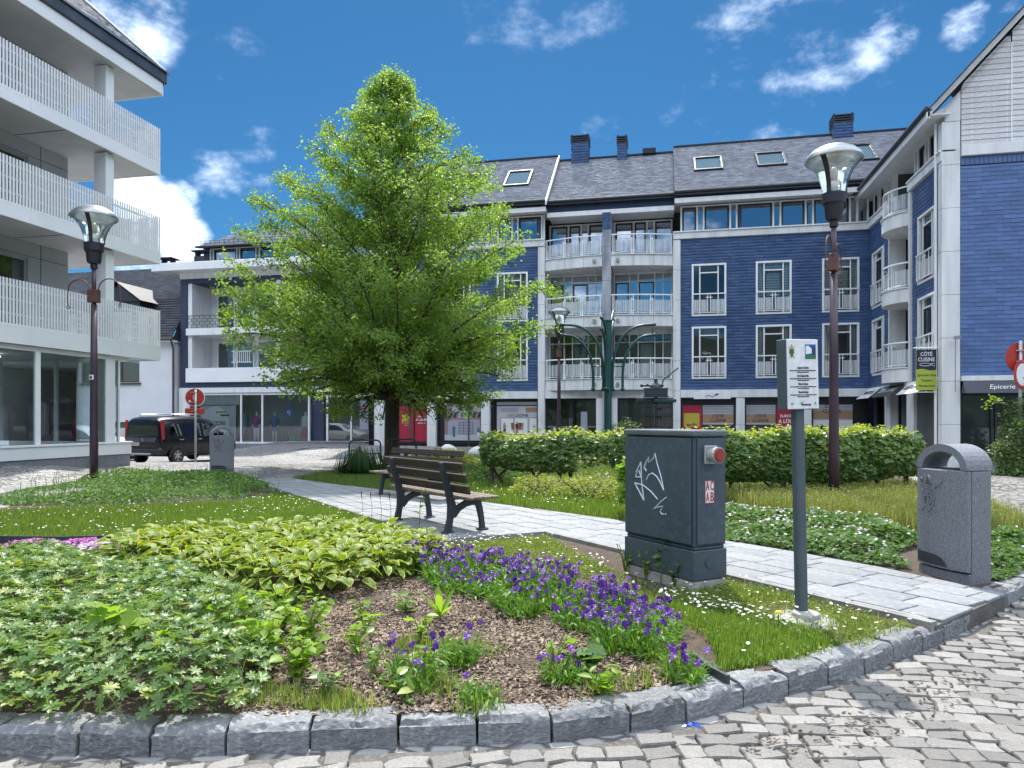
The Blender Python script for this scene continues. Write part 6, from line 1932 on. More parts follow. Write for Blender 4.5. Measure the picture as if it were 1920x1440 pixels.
m = MB(); m.bars(.115, .225, .77, .97, .006, 0, .001); fr_ = m.build('print', W['red_poster'], st); fr_.rotation_euler = (0, 0, R(90)); fr_.location = (.968, 0, 0)
m = MB(); m.tube([(.9555, .18, .25), (.963, .18, .25)], .048, 18); m.build('embossed_disc', W['cab'], cb, smooth='auto')

# ------------------------------------------------------------------ information sign
W['sign_grey'] = mat('sign_post_grey', (.075, .10, .115), .45, (.06, .082, .096), 3)
W['sign_face'] = mat('white_sign_face', (.72, .73, .74), .45, (.62, .63, .65), 2.2, c3=(.76, .76, .76))
sz0 = gzs(1.02, 5.67)
isg = thing('information_sign', 'white information panel with a coat of arms and small photo on a leaning grey post', 'sign', (1.02, 5.67, sz0), R(30))
isg.rotation_euler = (0, R(-1.4), R(30))
m = MB(); m.prism([(.047 * math.cos(R(45 + 90 * k) + d), .047 * math.sin(R(45 + 90 * k) + d)) for k in range(4) for d in (-.22, .22)], (0, 0, .03), (1, 0, 0), (0, 1, 0), (0, 0, 1.58)); m.build('post', W['sign_grey'], isg, bevel=.004)
m = MB(); m.box(-.142, .142, -.06, .05, 1.575, 2.10); hb_ = m.build('panel_box', W['sign_grey'], isg, bevel=.006)
m = MB(); m.box(-.140, .140, -.068, -.061, 1.58, 2.095); fp = m.build('panel_face', W['sign_face'], hb_, bevel=.003)
y_ = -.0695
for zt, tx, sz in ((1.885, 'La place de Cochem', .022), (1.865, "Dénommée en l'honneur de la ville allemande, sur la Moselle, jumelée avec", .0105), (1.852, 'Malmedy depuis 1974', .0105),
                   (1.825, 'Der Cochemer Platz', .022), (1.805, 'Nach der deutschen Stadt an der Mosel benannt, Partnerstadt von', .0105), (1.792, 'Malmedy seit dem Jahr 1974', .0105),
                   (1.765, 'Plein de Cochem', .022), (1.745, 'Genoemd naar de Duitse stad aan de Moezel sinds 1974 verbonden met', .0105), (1.732, 'onze stad Malmedy', .0105),
                   (1.705, 'Place de Cochem', .022), (1.685, 'Named in honour of the German town on the Moselle, twinned with', .0105), (1.672, 'Malmedy since 1974', .0105)):
    text(tx, sz, W['dark_print'], fp, (0, y_, zt), bold=.0004, width={1.885: .10, 1.825: .10, 1.765: .085, 1.705: .085}.get(zt, .235 if len(tx) > 40 else .10))
text('malmedy', .02, W['dark_print'], fp, (.03, y_, 1.612), bold=.0005)
W['forest_print'] = flat('green_logo_print', (.02, .16, .05), .5)
m = MB(); m.box(-.022, -.004, y_, y_ + .001, 1.606, 1.628)
for x, z in ((-.03, 1.634), (.002, 1.636), (-.034, 1.62)): m.box(x, x + .005, y_, y_ + .001, z, z + .005)
m.build('logo', W['forest_print'], fp)
m = MB(); m.tube([(-.10 + .010 * math.cos(a), y_, 1.618 + .007 * math.sin(a)) for a in [i * .7 for i in range(8)]], .002, 4); m.tube([(.10, y_, 1.61), (.106, y_, 1.632), (.112, y_, 1.612)], .0018, 4); m.build('logo', W['dark_print'], fp)
m = MB()   # coat of arms: shield, mitre, crossed crozier and sword
m.poly([(-.118 + x, y_, 1.985 + z) for x, z in ((0, .04), (.04, .04), (.042, .01), (.02, -.03), (-.002, .01))])
m.mi = 1; m.poly([(-.118 + x, y_ - .001, 1.985 + z) for x, z in ((.008, .032), (.032, .032), (.032, .010), (.02, -.012), (.008, .010))])
m.mi = 2; m.poly([(-.118 + x, y_, 1.985 + z) for x, z in ((.006, .044), (.034, .044), (.030, .058), (.02, .078), (.010, .058))])
for p in ([(-.126, 2.043), (-.075, 1.955)], [(-.070, 2.043), (-.122, 1.955)]): m.tube([(x, y_ + .001, z) for x, z in p], .0028, 4)
m.build('coat_of_arms', [W['forest_print'], W['dark_print'], W['gold_print']], fp)
m = MB(); m.box(.022, .118, y_, y_ + .001, 1.95, 2.058)
m.mi = 1; m.box(.022, .118, y_ - .001, y_, 1.95, 1.98)
m.mi = 2
for i in range(4): m.add([(.028 + i * .014, y_ - .0012, 2.03 - i * .004), (.038 + i * .014, y_ - .0012, 2.028 - i * .004), (.038 + i * .014, y_ - .0012, 2.0), (.028 + i * .014, y_ - .0012, 2.0)], [(0, 1, 2, 3)])
m.poly([(.026, y_ - .0011, 2.045), (.05, y_ - .0011, 2.05), (.08, y_ - .0011, 2.025), (.08, y_ - .0011, 1.992), (.026, y_ - .0011, 1.985)])
m.mi = 3; m.poly([(.085, y_ - .0011, 1.985), (.117, y_ - .0011, 1.98), (.117, y_ - .0011, 2.03), (.10, y_ - .0011, 2.045), (.088, y_ - .0011, 2.02)])
m.build('photograph', [W['sign_blue'], W['forest_print'], W['white_print'], W['dark_print']], fp)
ft = thing('concrete_footing', 'broken round concrete footing in the grass under the information sign', 'footing', (1.04, 5.62, sz0 - .045), .3)
ft.scale = (1.3, 1.3, 1.0)
bm_ = MB(); r_ = random.Random(5)
bm_.lathe([(.001, .07), (.10, .078), (.15, .07), (.185, .05), (.19, -.04)], 18)
o = bm_.build('footing_block', W['concrete'], ft)
for v in o.data.vertices: v.co += Vector((r_.uniform(-.02, .02), r_.uniform(-.02, .02), r_.uniform(-.012, .012)))
bm_ = MB(); bm_.lathe([(.001, .115), (.075, .115), (.08, .06)], 14); bm_.build('collar', W['concrete'], ft, bevel=.006)

# ------------------------------------------------------------------ litter bins
W['terrazzo'] = mat('speckled_concrete', (.215, .228, .25), .65, (.125, .136, .155), 90, bump=.3, bsc=160, det=2, lo=.42, hi=.58)
W['bin_dark'] = flat('bin_inside', (.03, .032, .04), .7)


def make_bin(loc, rz, label):
    t = thing('litter_bin', label, 'litter bin', loc, rz, 'speckled concrete litter bins')
    w, d, h = .60, .29, 1.03
    n = 10

    def outline(off=0.0, z0=0, z1=h):
        pts = [(-w / 2 + w * i / n, -d / 2 - .055 * (1 - (2 * i / n - 1) ** 2) - off) for i in range(n + 1)]
        return pts
    fr = outline()
    m = MB(); m.prism([(-w / 2 + .005, -d / 2 + .045)] + [(w / 2 - .005, -d / 2 + .045), (w / 2, d / 2 - .04), (w / 2 - .04, d / 2), (-w / 2 + .04, d / 2), (-w / 2, d / 2 - .04)], (0, 0, -.06), (1, 0, 0), (0, 1, 0), (0, 0, h + .06))
    m.build('body', W['terrazzo'], t, bevel=.012, seg=2)
    m = MB(); m.prism(fr + [(w / 2, -d / 2 + .038), (-w / 2, -d / 2 + .038)], (0, 0, .10), (1, 0, 0), (0, 1, 0), (0, 0, h - .10))
    dr = m.build('door', W['terrazzo'], t, bevel=.010, seg=2)
    m = MB(); m.prism([(x, y + .02) for x, y in fr] + [(w / 2 - .01, -d / 2 + .05), (-w / 2 + .01, -d / 2 + .05)], (0, 0, -.06), (1, 0, 0), (0, 1, 0), (0, 0, .145)); m.build('foot', W['terrazzo'], t, bevel=.006)
    m = MB()      # kick recess
    kp_ = [(-w * .46, .125), (w * .20, .125), (w * .165, .16), (w * .08, .205), (-w * .05, .225), (-w * .46, .225)]
    
    def kz(x): return .225 if x < -.05 * w else float(np.interp(x / w, [-.05, .08, .165, .20], [.225, .205, .16, .125]))
    kx = [-w * .46 + w * .66 * i / 12 for i in range(13)]
    for a, b in zip(kx, kx[1:]): m.quad(*[(x, -d / 2 - .055 * (1 - (2 * x / w) ** 2) - .004, z) for x, z in ((a, .125), (b, .125), (b, kz(b)), (a, kz(a)))])
    m.build('kick_recess', W['bin_dark'], dr)
    # hood: barrel vault open from front to back
    m = MB(); k = 16
    ro, ri, hh = w / 2 - .002, w / 2 - .075, .235
    vo = [(-ro * math.cos(math.pi * i / k), hh * math.sin(math.pi * i / k)) for i in range(k + 1)]
    vi = [(-ri * math.cos(math.pi * i / k), (hh - .07) * math.sin(math.pi * i / k)) for i in range(k + 1)]
    y0, y1 = -d / 2 - .01, d / 2 - .01
    for i in range(k):
        a, b, c, e = vo[i], vo[i + 1], vi[i + 1], vi[i]
        P = [(a[0], y0, a[1]), (b[0], y0, b[1]), (c[0], y0, c[1]), (e[0], y0, e[1]), (a[0], y1, a[1]), (b[0], y1, b[1]), (c[0], y1, c[1]), (e[0], y1, e[1])]
        P = [(x, y, z + h + .006) for x, y, z in P]
        m.add(P, [(0, 1, 2, 3), (5, 4, 7, 6), (1, 0, 4, 5), (3, 2, 6, 7)])
    m.add([(-ro, y0, h + .006), (-ri, y0, h + .006), (-ri, y1, h + .006), (-ro, y1, h + .006)], [(0, 1, 2, 3)]); m.add([(ri, y0, h + .006), (ro, y0, h + .006), (ro, y1, h + .006), (ri, y1, h + .006)], [(0, 1, 2, 3)])
    ho = m.build('hood', W['terrazzo'], t, smooth='auto')
    m = MB(); m.box(-ri + .05, .10, y0 + .10, y1 - .03, h - .0, h + .004); m.build('opening', W['bin_dark'], t)
    # raised coat of arms
    m = MB()
    def fy(x): return -d / 2 - .055 * (1 - (2 * x / w) ** 2) - .004
    def stroke(pl, r=.006): m.tube([(x, fy(x), z) for x, z in pl], r, 5)
    cx_ = -.10
    stroke([(cx_ - .075, .84), (cx_ + .075, .84), (cx_ + .085, .80), (cx_ + .07, .70), (cx_ + .03, .65), (cx_, .62), (cx_ - .03, .65), (cx_ - .07, .70), (cx_ - .085, .80), (cx_ - .075, .84)])
    stroke([(cx_ - .04, .87), (cx_ - .03, .92), (cx_, .97), (cx_ + .03, .92), (cx_ + .04, .87), (cx_ - .04, .87)]); stroke([(cx_ - .015, .88), (cx_, .94), (cx_ + .015, .88)], .004)
    stroke([(cx_ - .10, .62), (cx_ - .05, .67)]); stroke([(cx_ + .10, .62), (cx_ + .05, .67)])
    stroke([(cx_ + .08, .85), (cx_ + .17, .93)]); stroke([(cx_ + .10, .91), (cx_ + .14, .86)])
    stroke([(cx_ - .08, .85), (cx_ - .12, .89), (cx_ - .13, .92), (cx_ - .11, .94), (cx_ - .09, .92), (cx_ - .10, .90)])
    stroke([(cx_ - .04, .70), (cx_ - .045, .78), (cx_, .74), (cx_ + .03, .78), (cx_ + .05, .73), (cx_ + .02, .69), (cx_ - .01, .71), (cx_ + .01, .74)]); stroke([(cx_ - .01, .79), (cx_ + .03, .81), (cx_ + .055, .785)])
    m.build('coat_of_arms', W['terrazzo'], dr, smooth=True)
    return t


bn1 = make_bin((2.72, 7.50, gzs(2.7, 7.5)), math.atan2(-.57, .26), 'arched-top speckled concrete bin with a coat of arms, right of the path')
bn2 = dup(bn1, (-11.75, 17.25, .16), R(40), 'arched-top grey concrete bin before the black van')

# ------------------------------------------------------------------ road signs
W['sign_red'] = mat('sign_red', (.42, .035, .02), .45, (.36, .03, .02), 3)
ns = thing('road_sign', 'round red traffic sign above a small red plate, beside the black van', 'road sign', (-16.72, 22.97, tz(-16.7, 23) - .02), R(30))
m = MB(); m.tube([(0, 0, 0), (0, 0, 2.78)], .04, 10); m.build('post', W['galv'], ns, smooth=True)
m = MB(); m.tube([(-.03, .052, 2.5), (-.03, .072, 2.5)], .34, 32); di = m.build('disc', W['white_print'], ns)
m = MB(); m.tube([(-.03, .047, 2.5), (-.03, .053, 2.5)], .318, 32); m.build('print', W['sign_red'], di)
m = MB(); m.box(-.36, .30, .048, .07, 1.90, 2.10); m.build('plate', W['sign_red'], ns, bevel=.01)
m = MB()
for z in (2.32, 2.68, 2.0): m.box(-.16, .05, -.045, .047, z - .012, z + .012)
m.build('clamp', W['galv'], ns)
m = MB(); m.tube([(-.20, .044, 2.36), (-.20, .046, 2.36)], .04, 8); m.box(-.09, -.07, .042, .047, 2.42, 2.6); m.build('sticker', W['white_print'], di)

rs = thing('road_sign', 'two round traffic signs on a post in the leafy bush at right', 'road sign', (9.62, 22.0, .07), R(-20))
m = MB(); m.tube([(0, 0, 0), (0, 0, 3.72)], .045, 10); m.build('post', W['galv'], rs, smooth=True)
m = MB(); m.tube([(.02, .05, 3.26), (.02, .07, 3.26)], .41, 32); d1 = m.build('disc', W['sign_red'], rs); d1.rotation_euler = (0, 0, R(38))
m = MB(); m.tube([(0, -.066, 2.78), (0, -.05, 2.78)], .41, 32); d2 = m.build('disc', W['sign_red'], rs); m = MB(); m.tube([(0, -.070, 2.78), (0, -.066, 2.78)], .31, 32); m.build('print', W['white_print'], d2); d2.rotation_euler = (0, 0, R(58))
m = MB()
for z in (3.15, 3.45, 2.7): m.box(-.10, .10, -.05, .05, z - .015, z + .015)
m.build('clamp', W['galv'], rs)

# ------------------------------------------------------------------ bicycle racks
def make_rack(loc, rz, label):
    t = thing('bike_rack', label, 'bike rack', loc, rz, 'tubular bike racks by the tree')
    m = MB(); a, h = .43, .92
    pts = [(-a, 0, -.1), (-a, 0, h - .12)] + [(-a + .12 - .12 * math.cos(q), 0, h - .12 + .12 * math.sin(q)) for q in (.5, 1.05, 1.57)] + [(a - .12 + .12 * math.sin(q), 0, h - .12 + .12 * math.cos(q)) for q in (0, .5, 1.05, 1.57)] + [(a, 0, -.1)]
    m.tube(pts, .024, 8); m.build('hoop', W['dark_metal'], t, smooth=True)
    m = MB(); m.tube([(-a, 0, .55), (a, 0, .55)], .018, 8); m.build('crossbar', W['dark_metal'], t, smooth=True)
    return t


rk1 = make_rack((-7.95, 18.1, gzs(-7.9, 18.1)), R(37), 'dark tubular bike rack at the left of the tree trunk')
rk2 = dup(rk1, (-7.35, 19.3, gzs(-7.4, 19.3)), R(37), 'dark tubular bike rack seen behind the tree trunk')

# ------------------------------------------------------------------ green ornament of curved tubes
W['green_paint'] = mat('dark_green_paint', (.012, .075, .065), .35, (.008, .055, .05), 3)
ow = thing('tube_ornament', 'green post with pairs of curved tubes spreading like a palm, before the balconies', 'ornament', (-1.82, 24.15, .12), R(12))
m = MB(); m.tube([(0, 0, 0), (0, 0, 4.85)], .13, 14); m.lathe([(.001, 4.86), (.16, 4.86), (.16, 4.82)], 12); m.build('post', W['green_paint'], ow, smooth='auto')
for k in range(4):
    a = R((0, 75, 180, 255)[k]); D = Vector((math.cos(a), math.sin(a), 0)); Z = Vector((0, 0, 1))
    hi = .55 if k in (1,) else 0
    o1 = [(.16, 2.55), (.16, 3.2), (.24, 3.75), (.42, 4.2), (.72, 4.52), (1.1, 4.68), (1.58, 4.72)]
    o2 = [(.50, 2.55), (.50, 3.0), (.56, 3.5), (.70, 3.86), (.92, 4.14), (1.2, 4.32), (1.58, 4.37)]
    m = MB()
    for pl in (o1, o2):
        q = []
        for i in range(len(pl) - 1):
            p0, p1, p2, p3 = (Vector(pl[max(i - 1, 0)]), Vector(pl[i]), Vector(pl[i + 1]), Vector(pl[min(i + 2, len(pl) - 1)]))
            for s_ in (0, .25, .5, .75): q.append(.5 * ((2 * p1) + (p2 - p0) * s_ + (2 * p0 - 5 * p1 + 4 * p2 - p3) * s_ ** 2 + (3 * p1 - p0 - 3 * p2 + p3) * s_ ** 3))
        q.append(Vector(pl[-1]))
        m.tube([D * p.x + Z * (p.y + hi * max(0, p.x - .3)) for p in q], .045, 8)
        m.sphere(tuple(D * pl[0][0] + Z * (pl[0][1] - .02)), .075); m.sphere(tuple(D * pl[-1][0] + Z * (pl[-1][1] + hi * (pl[-1][0] - .3))), .06)
    m.tube([D * .1 + Z * 3.3, D * .52 + Z * 3.3], .02, 6); m.tube([D * 1.5 + Z * (4.72 + hi * 1.2), D * 1.5 + Z * (4.36 + hi * 1.2)], .018, 6); m.tube([D * .52 + Z * (4.32 + hi * .2), D * .76 + Z * (3.93 + hi * .4)], .018, 6)
    m.build('arm', W['green_paint'], ow, smooth=True)

# ------------------------------------------------------------------ old wine press on a stone base
W['press_iron'] = mat('green_black_iron', (.022, .042, .048), .5, (.015, .028, .034), 6, bump=.1)
W['press_wood'] = mat('weathered_slats', (.085, .072, .068), .8, (.045, .04, .042), 5, rv=.3, stretch=(6, 6, .5), bump=.2)
wp = thing('wine_press', 'old iron wine press with slatted basket and long lever, behind the utility cabinet', 'wine press', (-.24, 25.5, .12), R(12))
m = MB(); m.lathe([(.72, -.2), (.70, .55), (.66, .62), (.001, .62)], 24); m.build('stone_base', W['stone_dirty'], wp)
n = 40
sm = MB().box(-.034, .034, -.02, .02, 0, 1.38).build('slat', W['press_wood'], wp)
for i in range(n):
    a = 2 * math.pi * i / n
    o = sm if i == 0 else inst(sm.data, 'slat', wp)
    o.location = (.53 * math.cos(a), .53 * math.sin(a), .66); o.rotation_euler = (0, 0, a + math.pi / 2)
for z in (.8, 1.18, 1.62, 1.92): m = MB(); m.lathe([(.553, z), (.565, z), (.565, z + .09), (.553, z + .09), (.553, z)], 32); m.box(-.08, .08, -.62, -.56, z - .01, z + .1); m.build('hoop', W['press_iron'], wp)
m = MB(); m.lathe([(.50, .64), (.50, 1.9), (.001, 1.9)], 24); m.build('basket_core', W['black'], wp)
m = MB(); m.box(-.68, .60, -.09, .09, 2.12, 2.26); m.box(-.12, .66, -.26, -.12, 2.10, 2.22); m.tube([(0, 0, 1.9), (0, 0, 2.95)], .06, 10); m.build('press_beam', W['press_iron'], wp, bevel=.01)
m = MB(); m.box(-.38, .38, -.20, .20, 2.33, 2.58); m.box(-.42, .42, -.22, .22, 2.29, 2.33); m.box(-.42, .42, -.22, .22, 2.58, 2.61); m.build('pressing_block', W['press_iron'], wp, bevel=.012)
m = MB(); m.lathe([(.001, 2.78), (.10, 2.78), (.16, 2.72), (.20, 2.66), (.20, 2.61)], 16); m.tube([(-.5, 0, 2.70), (.22, 0, 2.70)], .035, 8); m.sphere((-.5, 0, 2.70), .06); m.sphere((-.3, 0, 2.72), .055); m.sphere((.2, 0, 2.7), .07)
m.build('ratchet_head', W['press_iron'], wp, smooth='auto')
m = MB(); m.tube([(.20, 0, 2.70), (.27, 0, 2.92), (.78, 0, 3.32)], .025, 8); m.build('lever', W['press_iron'], wp)

# stone blocks and boulders round the press and the shop fronts
def block(name, label, cat, loc, sx, sy, sz_b, rz, m_, seed, chip_=.03, group=None):
    t = thing(name, label, cat, loc, rz, group)
    q = MB(); q.box(-sx / 2, sx / 2, -sy / 2, sy / 2, -.1, sz_b)
    b_ = bmesh.new()
    me = q.build(name.split('_')[-1] + '_body', m_, t, bevel=.015)
    return t


pb_ = thing('stone_planter', 'square weathered stone planter before the clothes shop film, left of the far lamp', 'planter', (-4.75, 27.6, .2), R(14))
m = MB(); m.box(-.42, .42, -.35, .35, -.2, .86); m.build('planter_body', W['stone_dirty'], pb_, bevel=.02)
m = MB(); m.bars(-.44, .44, .80, .90, .02, -.36, .36); m.box(-.40, .40, -.33, .33, .82, .87); m.build('planter_rim', W['stone'], pb_, bevel=.01)
pw = thing('low_wall', 'long low stone wall behind the left vine hedge, before the entrance doors', 'wall', (-2.85, 27.3, .2), R(12))
for i in range(3):
    m = MB(); m.box(-.9 + i * .62, -.9 + i * .62 + .61, -.2, .2, -.2, .72 + .01 * (i % 2)); m.build('wall_block', W['concrete'], pw, bevel=.015)
for (x, y, r_, lab, mm) in ((-8.9, 29.0, .36, 'rounded pale boulder before the café shop film', 'stone'), (-7.15, 27.0, .40, 'low white boulder left of the vine hedge', 'white')):
    t = thing('boulder', lab, 'boulder', (x, y, gzs(x, y)), rnd.random() * 3)
    m = MB(); m.sphere((0, 0, .08), r_, 12, 8, .75); o = m.build('boulder_stone', W[mm], t, smooth=True)
    for v in o.data.vertices: v.co *= 1 + .12 * math.sin(7 * v.co.x + 3) * math.cos(5 * v.co.y)
# blue plastic scrap on the setts
lt = thing('plastic_litter', 'crumpled blue plastic scrap at the foot of the kerb', 'litter', (.15, 3.72, .03), .4)
m = MB(); r_ = random.Random(3)
P = [(r_.uniform(-.05, .05), r_.uniform(-.03, .03), r_.uniform(0, .035)) for _ in range(14)]
for i in range(12): m.add([P[i], P[(i + 1) % 14], P[(i + 2) % 14]], [(0, 1, 2)])
m.build('plastic_scrap', flat('blue_plastic', (.07, .14, .55), .25), lt)

# ------------------------------------------------------------------ vehicles
W['car_black'] = mat('black_car_paint', (.006, .007, .011), .25, (.007, .008, .012), 1, coat=.25, spec=.3)
W['car_white'] = mat('white_car_paint', (.68, .69, .70), .25, (.66, .67, .68), 1, coat=1.0)
W['car_glass'] = glass_mat('car_glass', (.16, .20, .20), refl=.16)
W['tyre'] = flat('tyre_rubber', (.018, .018, .02), .85)
W['alloy'] = mat('alloy_rim', (.55, .56, .57), .3, met=.8)
W['tail_red'] = mat('tail_lamp', (.42, .012, .018), .2, (.34, .01, .015), 8, coat=.6)
W['plate_white'] = flat('number_plate', (.68, .68, .70), .5)
W['plastic_dark'] = flat('dark_bumper', (.022, .024, .028), .6)


def car_body(t, st, paint, sub=1):
    """lofted shell; st rows: (y, z_bottom, half_bottom, z_belt, half_belt, z_rail, half_rail, z_roof)"""
    bm = bmesh.new(); rings = []
    for (y, zb, hb, zl, hl, zr, hr, zt) in st:
        half = [(0, zb), (hb * .85, zb), (hb, zb + .06), (hl, (zb + zl) * .5), (hl * .995, zl), ((hl * .45 + hr * .55), zl * .45 + zr * .55), (hr, zr), (hr * .8, zt - (zt - zr) * .25), (hr * .35, zt), (0, zt)]
        pts = half + [(-x, z) for x, z in half[-2:0:-1]]
        rings.append([bm.verts.new((x, y, z)) for x, z in pts])
    k = len(rings[0])
    for a, b in zip(rings, rings[1:]):
        for j in range(k): bm.faces.new((a[j], a[(j + 1) % k], b[(j + 1) % k], b[j]))
    bm.faces.new(rings[0]); bm.faces.new(rings[-1][::-1])
    bmesh.ops.recalc_face_normals(bm, faces=bm.faces[:])
    me = bpy.data.meshes.new('body'); bm.to_mesh(me); bm.free(); me.materials.append(paint)
    me.polygons.foreach_set('use_smooth', [True] * len(me.polygons)); me.set_sharp_from_angle(angle=R(42))
    o = bpy.data.objects.new('body', me); COL.objects.link(o); o.parent = t
    return o


def wheel(t, x, y, r, side):
    m = MB(); w_ = .10
    m.lathe([(r * .62, -w_), (r * .93, -w_), (r, -w_ * .6), (r, w_ * .6), (r * .93, w_), (r * .62, w_)], 28)
    o = m.build('wheel', W['tyre'], t, smooth='auto'); o.location = (x, y, r); o.rotation_euler = (0, R(90) * side, 0)
    m = MB(); m.lathe([(r * .64, w_ * .95), (r * .60, w_ * .98), (r * .56, w_ * .5), (.001, w_ * .4)], 28); m.mi = 1
    for k in range(6):
        a = k * math.pi / 3
        D, T = Vector((math.cos(a), math.sin(a), 0)), Vector((-math.sin(a), math.cos(a), 0))
        m.add([D * .05 - T * .035 + Vector((0, 0, w_ * .85)), D * .05 + T * .035 + Vector((0, 0, w_ * .85)), D * r * .60 + T * .022 + Vector((0, 0, w_ * .95)), D * r * .60 - T * .022 + Vector((0, 0, w_ * .95))], [(0, 1, 2, 3)])
    m.lathe([(.06, w_ * .9), (.001, w_ * .93)], 10); m.lathe([(r * .64, w_ * .99), (r * .585, w_ * 1.0)], 28)
    m.build('rim', [W['tyre'], W['alloy']], o, smooth='auto')


van = thing('parked_van', 'black high-roofed van parked with its tail towards the garden', 'van', (-18.75, 22.75, tz(-18.5, 23.5)), R(-6))
ST = [(.02, .42, .70, .98, .86, 1.50, .72, 1.64), (.05, .34, .80, .98, .89, 1.54, .77, 1.72), (.22, .30, .83, .98, .905, 1.60, .78, 1.78), (1.2, .26, .84, 1.0, .915, 1.63, .79, 1.81), (2.2, .26, .84, 1.0, .915, 1.61, .78, 1.80), (2.75, .26, .84, 1.0, .91, 1.52, .74, 1.71),
      (3.1, .27, .84, .99, .90, 1.28, .74, 1.44), (3.45, .28, .83, .97, .88, 1.03, .76, 1.10), (3.9, .30, .80, .86, .84, .92, .72, .97), (4.12, .34, .72, .62, .76, .70, .62, .74), (4.2, .42, .60, .55, .62, .60, .5, .62)]
vb = car_body(van, ST, W['car_black'])


def side_x(z): # half width of the flank glass at height z
    return .918 - max(0, z - .99) * (.13 / .63)


def flank_pane(t, pts, s_, name='side_window', off=.006, m_='car_glass'):
    m = MB(); m.poly([(s_ * (side_x(z) + off), y, z) for y, z in (pts if s_ > 0 else pts[::-1])]); return m.build(name, W[m_], t)


for s_ in (1, -1):
    for pts in ([(.42, 1.08), (.95, 1.05), (.95, 1.50), (.62, 1.52), (.46, 1.45)], [(1.10, 1.04), (1.95, 1.03), (1.93, 1.54), (1.10, 1.54)], [(2.06, 1.02), (3.22, 1.02), (2.95, 1.30), (2.62, 1.50), (2.05, 1.54)]):
        w_ = flank_pane(van, pts, s_); flank_pane(w_, [(y, z) for y, z in pts], s_, 'window_backing', .003, 'black')
    for y in (1.05, 1.98):
        m = MB(); m.box(min(s_ * .915, s_ * .922), max(s_ * .915, s_ * .922), y + .10, y + .30, .90, .94) if False else m.tube([(s_ * .935, y - .24, .915), (s_ * .935, y - .04, .915)], .016, 6); m.build('door_handle', W['silver'], van)
    m = MB(); m.tube([(s_ * .915, 1.02, .34), (s_ * .915, 1.02, 1.0)], .004, 4); m.tube([(s_ * .915, 2.0, .34), (s_ * .915, 2.0, 1.0)], .004, 4); m.tube([(s_ * .912, .35, .36), (s_ * .912, 3.2, .36)], .012, 4); m.build('door_seam', W['plastic_dark'], van)
    m = MB(); m.tube([(s_ * .70, .55, 1.79), (s_ * .72, .62, 1.86), (s_ * .72, 2.0, 1.87), (s_ * .70, 2.15, 1.78)], .022, 6); m.build('roof_rail', W['silver'], van, smooth=True)
    m = MB(); m.tube([(s_ * .90, 2.92, 1.05), (s_ * 1.0, 2.90, 1.07)], .03, 6); m.box(min(s_ * .98, s_ * 1.13), max(s_ * .98, s_ * 1.13), 2.82, 2.95, 1.0, 1.17); m.build('door_mirror', W['car_black'], van, bevel=.03)
    m = MB(); m.prism([(.93, .02), (1.62, .10), (1.62, .02)][:0] or [(.02, .93), (.14, .93), (.10, 1.62), (.05, 1.66)], (s_ * .895, 0, 0), (0, 1, 0), (0, 0, 1), (s_ * -.14, 0, 0)); 
    o = m.build('tail_lamp', W['tail_red'], van, bevel=.015)
    m = MB(); m.box(min(s_ * .72, s_ * .85), max(s_ * .72, s_ * .85), -.005, .06, .44, .60); m.build('reflector', W['tail_red'], van, bevel=.01)
    for y in (.72, 3.4):
        wheel(van, s_ * .835, y, .315, s_)
        m = MB(); m.poly([(s_ * .917, y + .41 * math.cos(a), .32 + .41 * math.sin(a)) for a in [i * math.pi / 14 for i in range(15)]] + [(s_ * .917, y - .41, .27), (s_ * .917, y + .41, .27)]); m.build('wheel_arch', W['plastic_dark'], van)
m = MB(); m.box(-.86, .86, -.045, .12, .34, .58); m.build('bumper', W['plastic_dark'], van, bevel=.04, seg=2)
m = MB(); m.box(-.72, .40, -.055, -.04, .36, .43); m.build('skid_strip', W['silver'], van, bevel=.01)
m = MB(); m.poly([(-.70, .012, 1.06), (.70, .012, 1.06), (.64, .022, 1.55), (-.64, .022, 1.55)]); rw = m.build('rear_window', W['car_glass'], van); m = MB(); m.poly([(-.70, .016, 1.06), (.70, .016, 1.06), (.64, .026, 1.55), (-.64, .026, 1.55)]); m.build('window_backing', W['black'], rw)
m = MB(); m.poly([(-.74, -.002, .84), (.55, -.002, .84), (.62, .006, 1.0), (-.74, .006, 1.0)]); m.build('tailgate_trim', W['zinc'], van)
m = MB(); m.box(-.6, .58, -.012, .03, .66, .70); m.build('tailgate_bar', W['car_black'], van, bevel=.01)
m = MB(); m.box(-.70, -.18, -.018, .03, .70, .82); pl_ = m.build('number_plate', W['plate_white'], van, bevel=.004); text('1-FOP-551', .10, W['red_poster'], pl_, (-.42, -.022, .76), bold=.002)
m = MB(); m.box(-.695, -.65, -.021, -.018, .705, .815); m.build('print', W['sign_blue'], pl_)
m = MB(); m.prism([(0, .075), (.045, 0), (0, -.075), (-.045, 0)], (-.02, -.012, .93), (1, 0, 0), (0, 0, 1), (0, .006, 0)); em = m.build('emblem', W['silver'], van); m = MB(); m.prism([(0, .04), (.022, 0), (0, -.04), (-.022, 0)], (-.02, -.014, .93), (1, 0, 0), (0, 0, 1), (0, .002, 0)); m.build('emblem_centre', W['black'], em)
m = MB(); m.tube([(-.55, .0, 1.05), (.1, -.012, 1.10)], .012, 5); m.build('wiper', W['black'], van)
m = MB(); m.box(-.62, .62, 3.02, 3.4, 1.05, 1.06); m.build('dashboard', W['black'], van)

